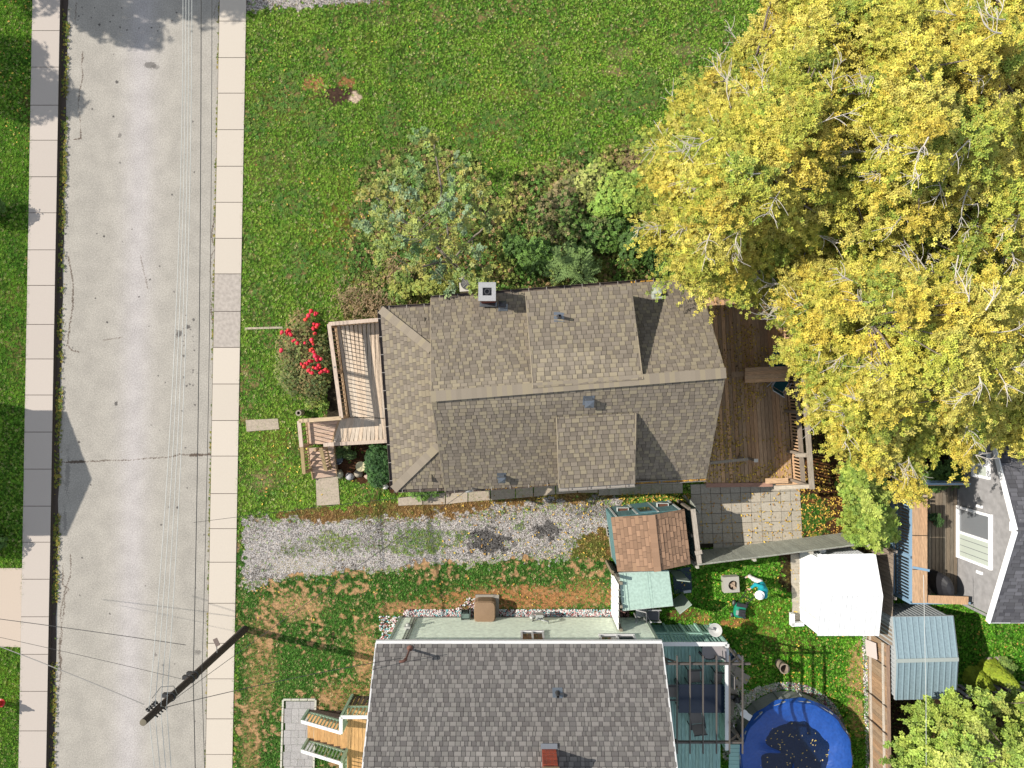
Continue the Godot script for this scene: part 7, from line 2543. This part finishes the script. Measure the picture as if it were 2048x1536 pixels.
	bush("shrub", "shaded dark green shrub in the middle of the thicket", 1200, 470, 66, 44, 1.3, 1300, Vector2(0.06, 0.12), "broad", v2 + [v3[1]], gm)
	var su := bush("sumac", "feathery light green sumac by the north eave", 1140, 535, 64, 46, 1.5, 500, Vector2(0.1, 0.2), "spray", [Color(0.13, 0.21, 0.05), Color(0.17, 0.25, 0.07)], gm)
	# its long leaves: a midrib with paired leaflets
	var mb := MB.new()
	for i in 40:
		var a := rng.randf() * TAU
		var o := P(1140 + rnd(-36, 36), 535 + rnd(-26, 26), rnd(0.9, 1.5))
		var d := Vector3(cos(a), 0.15, sin(a))
		for k in 9:
			var c := o + d * 0.06 * k + Vector3.DOWN * 0.008 * k * k * 0.3
			for sd: float in [-1.0, 1.0]:
				var w := d.cross(Vector3.UP) * sd
				mb.quad(c, c + w * 0.05 + d * 0.035, c + w * 0.13, c + w * 0.05 - d * 0.01, Vector3.UP)
	put(mb, "fronds", mat(Color(0.16, 0.25, 0.07), 0.7), su).set_meta("kind", "stuff")
	bush("shrub", "yellow-green bush leaning over the chimney's left side", 868, 572, 52, 26, 0.9, 800, Vector2(0.05, 0.1), "broad", [Color(0.3, 0.32, 0.06), Color(0.2, 0.26, 0.05)], gm)
	bush("shrub", "small green bush west of the step in the north eave", 806, 578, 30, 34, 0.9, 560, Vector2(0.05, 0.1), "broad", [Color(0.14, 0.22, 0.04), Color(0.3, 0.32, 0.06)], gm)
	bush("shrub", "low leafy plant against the south wall beside the porch roof's corner", 846, 981, 34, 17, 0.6, 380, Vector2(0.06, 0.11), "broad", v2 + [v1[2]], gm)
	bush("shrub", "green shrub hidden under the yellow tree beside the grey house's deck", 1868, 950, 60, 36, 1.4, 900, Vector2(0.08, 0.14), "broad", v2, gm)
	bush("shrub", "small green bush at the foot of the rose bush near the lawn pipe", 640, 806, 24, 18, 0.5, 300, Vector2(0.05, 0.09), "broad", [Color(0.24, 0.3, 0.05), Color(0.14, 0.24, 0.04)], gm)
	# dry stalks
	var dry := MB.new()
	for q: Array in [[740, 612, 70, 36, 260], [800, 545, 40, 24, 90], [1262, 335, 24, 28, 150], [1140, 385, 26, 40, 110], [1095, 470, 40, 30, 70], [700, 590, 30, 26, 70]]:
		for i in q[4]:
			var p := P(q[0] + rng.randfn() * q[2] * 0.5, q[1] + rng.randfn() * q[3] * 0.5)
			var d := Vector3(rnd(-0.5, 0.5), 1, rnd(-0.5, 0.5)).normalized() * rnd(0.4, 0.9)
			dry.col = Color(0.42, 0.31, 0.17).lerp(Color(0.26, 0.17, 0.1), rng.randf()) * rnd(0.7, 1.2)
			var w := d.cross(Vector3.UP).normalized() * 0.012
			dry.tri(p - w, p + w, p + d, d.cross(w))
			for k in 3:
				var c := p + d * rnd(0.5, 0.95)
				var e := Vector3(rnd(-1, 1), rnd(0, 0.5), rnd(-1, 1)).normalized() * 0.14
				dry.tri(c, c + e + Vector3(0.012, 0, 0), c + e - Vector3(0.012, 0, 0.012), Vector3.UP)
	var dn := put(dry, "dry_grass", mat(Color(1, 1, 1), 0.95, "", 1, 0, true))
	dn.set_meta("kind", "stuff")
	tag(dn, "tan dry stalks standing along the north side of the brown-roofed house", "dry grass")
	# rose bush with its flowers
	var rose := bush("rose_bush", "rose bush with red blossoms before the front deck", 618, 712, 60, 104, 1.1, 5200, Vector2(0.035, 0.075), "broad", [Color(0.17, 0.19, 0.05), Color(0.11, 0.15, 0.04), Color(0.25, 0.18, 0.07), Color(0.07, 0.11, 0.03)], gm, "rose bush", "", 16)
	var fl := MB.new()
	var nz := noise(4.0, 3, 2)
	fl.blob(Vector3.ZERO, Vector3(1, 0.7, 1), nz, 0.55, 6)
	var fm := fl.mesh()
	var reds := [mat(Color(0.62, 0.012, 0.035), 0.6), mat(Color(0.72, 0.03, 0.07), 0.6), mat(Color(0.5, 0.01, 0.03), 0.6), mat(Color(0.66, 0.05, 0.03), 0.6)]
	for q: Array in [[610, 225], [640, 195], [700, 210], [600, 270], [735, 225], [700, 400], [770, 380], [690, 440], [700, 510], [740, 420], [295, 480], [325, 540], [195, 520], [280, 520], [540, 660], [670, 640], [680, 690], [640, 780], [690, 790], [190, 800], [720, 860], [770, 900], [700, 900], [800, 940], [750, 940], [600, 990], [640, 970], [560, 1000], [620, 960], [700, 1070], [750, 1085], [790, 1050], [800, 1130], [720, 1090], [620, 1090], [650, 1150], [890, 1090], [905, 1115], [480, 1010], [540, 1050], [420, 700], [370, 640], [580, 330]]:
		for k in 2:
			var f := MeshInstance3D.new()
			f.name = numbered("rose", rose)
			f.mesh = fm
			f.material_override = reds[rng.randi() % 4]
			var r := rnd(0.04, 0.08)
			f.transform = Transform3D(Basis(Vector3.UP, rng.randf() * 6.0).scaled(Vector3(r, r, r)), P(540 + q[0] / 7.877 + rnd(-3, 3), 600 + q[1] / 7.877 + rnd(-3, 3), rnd(0.98, 1.2)) - off(rose))
			rose.add_child(f)
	# clipped evergreen and the cedars
	bush("evergreen_bush", "dense dark evergreen bush between the front deck and the porch roof", 764, 926, 34, 50, 1.2, 4200, Vector2(0.04, 0.08), "spray", [Color(0.035, 0.09, 0.02), Color(0.05, 0.13, 0.025), Color(0.025, 0.07, 0.018)], gm, "bush", "", 18)
	bush("shade_plant", "broad-leaved plant in the shade of the front deck", 690, 905, 26, 16, 0.5, 260, Vector2(0.06, 0.12), "broad", [Color(0.05, 0.09, 0.02), Color(0.09, 0.12, 0.03)], gm, "plant")
	for q: Array in [[1946, 1352, 0.42, 1.25, "cone-shaped cedar nearest the blue-grey ribbed shed"], [1977, 1338, 0.46, 1.75, "taller cone-shaped cedar, farther from the ribbed shed"]]:
		var base := P(q[0], q[1])
		var t := thing("cedar", q[4], "cedar", base, "cedars above the picket fence")
		var s := Swarm.new()
		for i in 2200:
			var y := pow(rng.randf(), 1.5)
			var a := rng.randf() * TAU
			var r: float = q[2] * pow(1.0 - y, 0.75) * rnd(0.82, 1.05) * (1.0 + 0.06 * sin(a * 5.0 + y * 9.0))
			var p := base + Vector3(cos(a) * r, 0.05 + y * q[3], sin(a) * r)
			var z := rnd(0.04, 0.075)
			var up := Vector3(cos(a), 0.9, sin(a)).normalized()
			var x := up.cross(Vector3.UP).normalized()
			s.add(Basis(x, up, x.cross(up)).scaled_local(Vector3(z, z, z)), p, Color(0.3, 0.36, 0.025).lerp(Color(0.2, 0.28, 0.02), rng.randf()) * rnd(0.7, 1.2))
		var wood := MB.new()
		wood.lathe(base, [[q[2] * 0.72, 0.02], [q[2] * 0.5, q[3] * 0.5], [0.0, q[3] * 0.92]], 10)
		put(wood, "inner_branches", mat(Color(0.08, 0.1, 0.02), 1.0), t)
		swarm("foliage", leaf_mesh("spray"), gm, s, t)
	bush("garden_bush", "small pale green bush right of the taller cedar", 2006, 1326, 26, 18, 0.6, 300, Vector2(0.05, 0.1), "broad", [Color(0.2, 0.28, 0.06), Color(0.12, 0.2, 0.04)], gm)
	bush("lawn_shrub", "rounded clipped shrub on the lawn across the street", -14, 1078, 40, 34, 1.2, 900, Vector2(0.06, 0.1), "broad", v2, gm)
	bush("lawn_shrub", "dark rounded shrub on the upper left lawn across the street", -6, 425, 34, 34, 1.5, 900, Vector2(0.06, 0.1), "broad", v2, gm)


# ---- the person mowing ----
func field_mesh(mb: MB, bones: Array, cellsz: float, k: float) -> void:
	# bones: [from, to, radius, radius]; their rounded cones are joined smoothly and meshed as surface nets
	var lo := Vector3.ONE * 1e9
	var hi := -lo
	for b: Array in bones:
		var r := Vector3.ONE * (maxf(b[2], b[3]) + cellsz * 2.5)
		lo = lo.min(b[0] - r).min(b[1] - r)
		hi = hi.max(b[0] + r).max(b[1] + r)
	var n := Vector3i(((hi - lo) / cellsz).ceil()) + Vector3i.ONE
	var d := PackedFloat32Array()
	d.resize(n.x * n.y * n.z)
	d.fill(1e3)
	for b: Array in bones:
		var m := maxf(b[2], b[3]) + cellsz * 3.0
		var i0 := Vector3i((((b[0] as Vector3).min(b[1]) - Vector3.ONE * m - lo) / cellsz).floor()).clamp(Vector3i.ZERO, n - Vector3i.ONE)
		var i1 := Vector3i((((b[0] as Vector3).max(b[1]) + Vector3.ONE * m - lo) / cellsz).ceil()).clamp(Vector3i.ZERO, n - Vector3i.ONE)
		var a: Vector3 = b[0]
		var ab: Vector3 = b[1] - a
		var l2 := maxf(ab.length_squared(), 1e-9)
		for z in range(i0.z, i1.z + 1):
			for y in range(i0.y, i1.y + 1):
				for x in range(i0.x, i1.x + 1):
					var p := lo + Vector3(x, y, z) * cellsz
					var t := clampf((p - a).dot(ab) / l2, 0.0, 1.0)
					var e := p.distance_to(a + ab * t) - lerpf(b[2], b[3], t)
					var i := (z * n.y + y) * n.x + x
					var f := d[i]
					var h := maxf(k - absf(e - f), 0.0) / k
					d[i] = minf(e, f) - h * h * k * 0.25
	var vert := {}
	var pos := []
	var corners := [Vector3i(0, 0, 0), Vector3i(1, 0, 0), Vector3i(0, 1, 0), Vector3i(1, 1, 0), Vector3i(0, 0, 1), Vector3i(1, 0, 1), Vector3i(0, 1, 1), Vector3i(1, 1, 1)]
	var edges := [[0, 1], [2, 3], [4, 5], [6, 7], [0, 2], [1, 3], [4, 6], [5, 7], [0, 4], [1, 5], [2, 6], [3, 7]]
	var offs := PackedInt32Array()
	for c: Vector3i in corners:
		offs.append((c.z * n.y + c.y) * n.x + c.x)
	for z in n.z - 1:
		for y in n.y - 1:
			for x in n.x - 1:
				var i := (z * n.y + y) * n.x + x
				if d[i] > cellsz * 2.0:
					continue
				var neg := 0
				for o in offs:
					if d[i + o] < 0.0:
						neg += 1
				if neg == 0 or neg == 8:
					continue
				var sum := Vector3.ZERO
				var cnt := 0
				for e: Array in edges:
					var u := d[i + offs[e[0]]]
					var w := d[i + offs[e[1]]]
					if (u < 0.0) != (w < 0.0):
						sum += Vector3(corners[e[0]]).lerp(Vector3(corners[e[1]]), u / (u - w))
						cnt += 1
				vert[i] = pos.size()
				pos.append(lo + (Vector3(x, y, z) + sum / cnt) * cellsz)
	var grad := func(i: int) -> Vector3:
		return Vector3(d[i + 1] - d[i - 1], d[i + n.x] - d[i - n.x], d[i + n.x * n.y] - d[i - n.x * n.y]).normalized()
	var st: Array[int] = [1, n.x, n.x * n.y]
	for i: int in vert:
		for ax in 3:
			var u: int = st[(ax + 1) % 3]
			var w: int = st[(ax + 2) % 3]
			var j: int = i + st[ax]
			if (d[i] < 0.0) == (d[j] < 0.0):
				continue
			if not (vert.has(i - u) and vert.has(i - w) and vert.has(i - u - w)):
				continue
			var q := [vert[i], vert[i - u], vert[i - u - w], vert[i - w]]
			var g: Array[Vector3] = [grad.call(i), grad.call(i - u), grad.call(i - u - w), grad.call(i - w)]
			mb.smooth(pos[q[0]], pos[q[1]], pos[q[2]], g[0], g[1], g[2])
			mb.smooth(pos[q[0]], pos[q[2]], pos[q[3]], g[0], g[2], g[3])


func person_and_mower() -> void:
	var bar_a := Vector3(9.1, 0.96, 7.9)
	var bar_b := Vector3(9.4, 0.96, 8.16)
	var t := thing("person", "person in a turquoise shirt, pale trousers and white hat pushing the green lawn mower", "person", Vector3(9.58, 0, 7.8))
	var pel := Vector3(9.63, 0.93, 7.76)
	var che := Vector3(9.6, 1.24, 7.9)
	var nec := Vector3(9.53, 1.4, 7.95)
	var head := Vector3(9.38, 1.5, 7.99)
	var sa := Vector3(9.52, 1.33, 7.74)
	var sb := Vector3(9.64, 1.33, 8.08)
	var ea := Vector3(9.36, 1.12, 7.7)
	var eb := Vector3(9.6, 1.08, 8.22)
	var ha := bar_a.lerp(bar_b, 0.14) + Vector3(0.02, 0.03, -0.01)
	var hb := bar_a.lerp(bar_b, 0.9) + Vector3(0.02, 0.03, 0.0)
	var hipa := pel + Vector3(-0.03, -0.04, -0.09)
	var hipb := pel + Vector3(0.04, -0.04, 0.09)
	var ka := Vector3(9.49, 0.5, 7.66)
	var kb := Vector3(9.66, 0.5, 7.88)
	var fa := Vector3(9.46, 0.08, 7.66)
	var fb := Vector3(9.78, 0.08, 7.92)
	var fwd := Vector3(-0.85, 0, 0.45).normalized()
	var body := MB.new()
	field_mesh(body, [[pel, che, 0.125, 0.14], [che, nec, 0.13, 0.06], [nec, head, 0.05, 0.055], [head + fwd * 0.01, head + Vector3(0.01, 0.03, 0), 0.095, 0.1], [head + fwd * 0.05 + Vector3(0, -0.06, 0), head + fwd * 0.02, 0.055, 0.07], [che, sa, 0.1, 0.07], [che, sb, 0.1, 0.07], [sa, ea, 0.055, 0.042], [ea, ha, 0.042, 0.027], [sb, eb, 0.055, 0.042], [eb, hb, 0.042, 0.027], [pel, hipa, 0.12, 0.095], [pel, hipb, 0.12, 0.095], [hipa, ka, 0.09, 0.06], [ka, fa, 0.055, 0.038], [hipb, kb, 0.09, 0.06], [kb, fb, 0.055, 0.038], [fa, fa + fwd * 0.14 + Vector3.DOWN * 0.04, 0.042, 0.034], [fb, fb + fwd * 0.14 + Vector3.DOWN * 0.04, 0.042, 0.034]], 0.02, 0.05)
	# face
	field_mesh(body, [[head + fwd * 0.1 + Vector3(0, 0.0, 0), head + fwd * 0.125 + Vector3(0, -0.03, 0), 0.009, 0.014], [head + fwd.cross(Vector3.UP) * 0.1, head + fwd.cross(Vector3.UP) * 0.1 + Vector3(0, -0.03, 0), 0.013, 0.011], [head - fwd.cross(Vector3.UP) * 0.1, head - fwd.cross(Vector3.UP) * 0.1 + Vector3(0, -0.03, 0), 0.013, 0.011]], 0.005, 0.006)
	# hands: palm on the bar, four fingers curled round it, the thumb from the palm's side
	for h: Array in [[ha, ea], [hb, eb]]:
		var along := (bar_b - bar_a).normalized()
		var o: Vector3 = h[0]
		var bones := [[o - along * 0.03, o + along * 0.03, 0.017, 0.017], [o + (h[1] - o).normalized() * 0.03, o, 0.024, 0.022]]
		for i in 4:
			var s := o + along * (-0.034 + i * 0.0225)
			var ln := [0.85, 1.0, 0.95, 0.75][i] as float
			var p1 := s + fwd * 0.034 * ln + Vector3(0, -0.004, 0)
			var p2 := p1 + fwd * 0.008 + Vector3(0, -0.03 * ln, 0)
			var p3 := p2 - fwd * 0.024 + Vector3(0, -0.014, 0)
			bones.append_array([[s, p1, 0.0095, 0.009], [p1, p2, 0.009, 0.0085], [p2, p3, 0.0085, 0.008]])
		var th := o - along * 0.04
		bones.append_array([[th, th - along * 0.022 + fwd * 0.012 + Vector3.DOWN * 0.012, 0.012, 0.0105], [th - along * 0.022 + fwd * 0.012 + Vector3.DOWN * 0.012, th - along * 0.008 + fwd * 0.028 + Vector3.DOWN * 0.03, 0.0105, 0.009]])
		field_mesh(body, bones, 0.0045, 0.006)
	put(body, "body", mat(Color(0.5, 0.3, 0.2), 0.6), t)
	var shirt := MB.new()
	field_mesh(shirt, [[pel + Vector3(0.0, 0.02, 0), che, 0.15, 0.17], [che, nec + Vector3(0.02, -0.05, 0), 0.17, 0.09], [che, sa, 0.13, 0.09], [che, sb, 0.13, 0.09], [sa, ea, 0.078, 0.062], [ea, ea.lerp(ha, 0.62), 0.06, 0.05], [sb, eb, 0.078, 0.062], [eb, eb.lerp(hb, 0.62), 0.06, 0.05]], 0.02, 0.06)
	put(shirt, "shirt", mat(Color(0.0, 0.3, 0.36), 0.85, "mottle", 3.0), t)
	var tr := MB.new()
	field_mesh(tr, [[pel, hipa, 0.135, 0.11], [pel, hipb, 0.135, 0.11], [hipa, ka, 0.11, 0.085], [ka, fa + Vector3.UP * 0.06, 0.082, 0.072], [hipb, kb, 0.11, 0.085], [kb, fb + Vector3.UP * 0.06, 0.082, 0.072]], 0.02, 0.04)
	put(tr, "trousers", mat(Color(0.62, 0.58, 0.58), 0.9), t)
	for f: Vector3 in [fa, fb]:
		var sh := MB.new()
		field_mesh(sh, [[f + Vector3.DOWN * 0.03 - fwd * 0.04, f + fwd * 0.15 + Vector3.DOWN * 0.045, 0.05, 0.036]], 0.014, 0.02)
		put(sh, "shoe", mat(Color(0.3, 0.29, 0.3), 0.7), t)
	var hat := MB.new()
	var up := (Vector3.UP + fwd * 0.25).normalized()
	hat.lathe(head + up * 0.05, [[0.18, -0.02], [0.175, -0.012], [0.118, 0.0], [0.113, 0.06], [0.085, 0.1], [0.04, 0.115], [0.0, 0.118]], 24, up)
	put(hat, "hat", mat(Color(0.8, 0.78, 0.8), 0.85), t)
	# the mower
	var m := thing("lawn_mower", "green and black lawn mower pushed by the person in turquoise", "lawn mower", P(1480, 1221))
	var c := P(1480, 1221, 0.2)
	c.y = 0
	var b := Basis(Vector3.UP, -0.16)
	var green := mat(Color(0.01, 0.2, 0.12), 0.35)
	var blk := mat(Color(0.02, 0.02, 0.022), 0.5)
	var mb := MB.new()
	var prof := [[1.0, 0.1], [1.0, 0.2], [0.85, 0.26], [0.5, 0.29], [0.0, 0.3]]
	for i in 4:
		for s in 28:
			var q := []
			for e: Array in [[s, i], [s + 1, i], [s + 1, i + 1], [s, i + 1]]:
				var a: float = TAU * e[0] / 28.0
				var n := pow(pow(absf(cos(a)), 3.6) + pow(absf(sin(a)), 3.6), -1.0 / 3.6)
				q.append(c + b * Vector3(cos(a) * n * 0.23 * prof[e[1]][0], prof[e[1]][1], sin(a) * n * 0.3 * prof[e[1]][0]))
			mb.quad(q[0], q[1], q[2], q[3], b * Vector3(cos(TAU * s / 28.0), 1, sin(TAU * s / 28.0)))
	put(mb, "mower_deck", green, m)
	mb = MB.new()
	mb.box(c + b * Vector3(0.03, 0.36, 0.05), b * Vector3(0.11, 0, 0), Vector3.UP * 0.07, b * Vector3(0, 0, 0.14))
	mb.lathe(c + b * Vector3(0.07, 0.42, 0.07), [[0.08, 0.0], [0.07, 0.05], [0.0, 0.055]], 14)
	put(mb, "motor_cover", blk, m)
	stick(m, "side_panel", c + b * Vector3(-0.13, 0.31, -0.02), c + b * Vector3(-0.13, 0.31, 0.16), 0.09, 0.04, mat(lit(176, 190, 186), 0.5))
	stick(m, "rear_flap", c + b * Vector3(-0.2, 0.3, -0.24), c + b * Vector3(0.2, 0.3, -0.24), 0.14, 0.06, blk)
	for w: Array in [[-0.26, -0.24, 0.11], [0.26, -0.24, 0.11], [-0.25, 0.25, 0.09], [0.25, 0.25, 0.09]]:
		var wh := MB.new()
		var o := c + b * Vector3(w[0], w[2], w[1])
		wh.lathe(o - b * Vector3(0.025, 0, 0), [[0.0, 0.0], [w[2], 0.0], [w[2], 0.05], [0.0, 0.05]], 18, b * Vector3.RIGHT)
		var tyre := put(wh, "wheel", mat(Color(0.03, 0.03, 0.03), 0.8), m)
		wh = MB.new()
		wh.lathe(o - b * Vector3(0.03, 0, 0), [[0.0, 0.0], [w[2] * 0.55, 0.0], [w[2] * 0.55, 0.06], [0.0, 0.06]], 14, b * Vector3.RIGHT)
		put(wh, "hub", mat(lit(170, 170, 166), 0.5), tyre)
	mb = MB.new()
	var ra := c + b * Vector3(-0.17, 0.24, -0.25)
	var rb := c + b * Vector3(0.17, 0.24, -0.25)
	mb.tube(PackedVector3Array([ra, ra.lerp(bar_a, 0.55) + Vector3.UP * 0.03, bar_a, bar_b, rb.lerp(bar_b, 0.55) + Vector3.UP * 0.03, rb]), 0.013, 0.013, 7)
	mb.tube(PackedVector3Array([ra.lerp(bar_a, 0.55) + Vector3.UP * 0.03, rb.lerp(bar_b, 0.55) + Vector3.UP * 0.03]), 0.013, 0.013, 7)
	mb.tube(PackedVector3Array([rb, rb.lerp(bar_b, 0.5) + Vector3(0.05, 0.05, 0.0), bar_b + Vector3(0, -0.02, 0.02)]), 0.007, 0.007, 5)
	put(mb, "handle", blk, m)


func small_deck_corner() -> void:
	var t := thing("plank_steps", "weathered plank steps showing between the yellow branches at the top right", "steps", P(1990, 30))
	var ms := tones(Color(0.3, 0.22, 0.16), 4, 0.18, 0.9, "grain_x", 1.2, 0.03)
	for i in 6:
		stick(t, "tread", P(1960, -6 + i * 12, 0.9 - i * 0.1), P(2034, -8 + i * 12, 0.9 - i * 0.1), 0.21, 0.04, ms[i % 4])
	stick(t, "stringer", P(1960, -10, 0.85), P(1960, 62, 0.25), 0.05, 0.25, ms[0])
	stick(t, "stringer", P(2034, -10, 0.85), P(2034, 60, 0.25), 0.05, 0.25, ms[0])


func _ready() -> void:
	rng.seed = 20
	var cam := Camera3D.new()
	cam.name = "camera"
	add_child(cam)
	cam.position = Vector3(0, CAM_H, 0)
	cam.rotation_degrees = Vector3(-90, 0, 0)
	cam.fov = rad_to_deg(2.0 * atan(768.0 / FOCAL))
	cam.near = 0.1
	cam.far = 2000.0
	var env := Environment.new()
	env.background_mode = Environment.BG_SKY
	var sky := ProceduralSkyMaterial.new()
	sky.sky_top_color = Color(0.57, 0.6, 0.645)
	sky.sky_horizon_color = Color(0.8, 0.81, 0.82)
	sky.ground_horizon_color = Color(0.5, 0.5, 0.48)
	sky.ground_bottom_color = Color(0.3, 0.3, 0.28)
	sky.sun_angle_max = 8.0
	env.sky = Sky.new()
	env.sky.sky_material = sky
	env.background_energy_multiplier = 1.3
	env.tonemap_mode = Environment.TONE_MAPPER_LINEAR
	env.tonemap_exposure = 1.55
	env.sdfgi_enabled = true
	env.ssao_enabled = true
	env.ssil_enabled = true
	var we := WorldEnvironment.new()
	we.environment = env
	add_child(we)
	var sun := DirectionalLight3D.new()
	sun.name = "sun"
	sun.light_energy = 1.45
	sun.light_color = Color(1.0, 0.97, 0.925)
	sun.light_angular_distance = 0.5
	sun.shadow_enabled = true
	add_child(sun)
	var el := deg_to_rad(39.0)
	var az := deg_to_rad(13.0)
	sun.look_at_from_position(Vector3.ZERO, Vector3(cos(el) * cos(az), -sin(el), cos(el) * sin(az)), Vector3.UP)

	unit_box = BoxMesh.new()
	unit_box.size = Vector3.ONE
	var us := MB.new()
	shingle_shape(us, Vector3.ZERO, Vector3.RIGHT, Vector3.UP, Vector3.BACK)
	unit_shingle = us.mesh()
	var t0 := Time.get_ticks_msec()
	make_textures()
	paint_ground()
	print("painted ", Time.get_ticks_msec() - t0)
	road()
	flags()
	main_house()
	front_deck()
	left_house()
	green_house()
	green_house_deck()
	east_house()
	print("houses ", Time.get_ticks_msec() - t0)
	back_deck()
	brown_shed()
	mint_shed()
	white_shed()
	rib_shed()
	fences()
	pool()
	small_deck_corner()
	rocks_and_pots()
	deck_furniture()
	pole_and_wires()
	print("objects ", Time.get_ticks_msec() - t0)
	person_and_mower()
	print("person ", Time.get_ticks_msec() - t0)
	plants()
	print("plants ", Time.get_ticks_msec() - t0)
	grass()
	print("grass ", Time.get_ticks_msec() - t0)
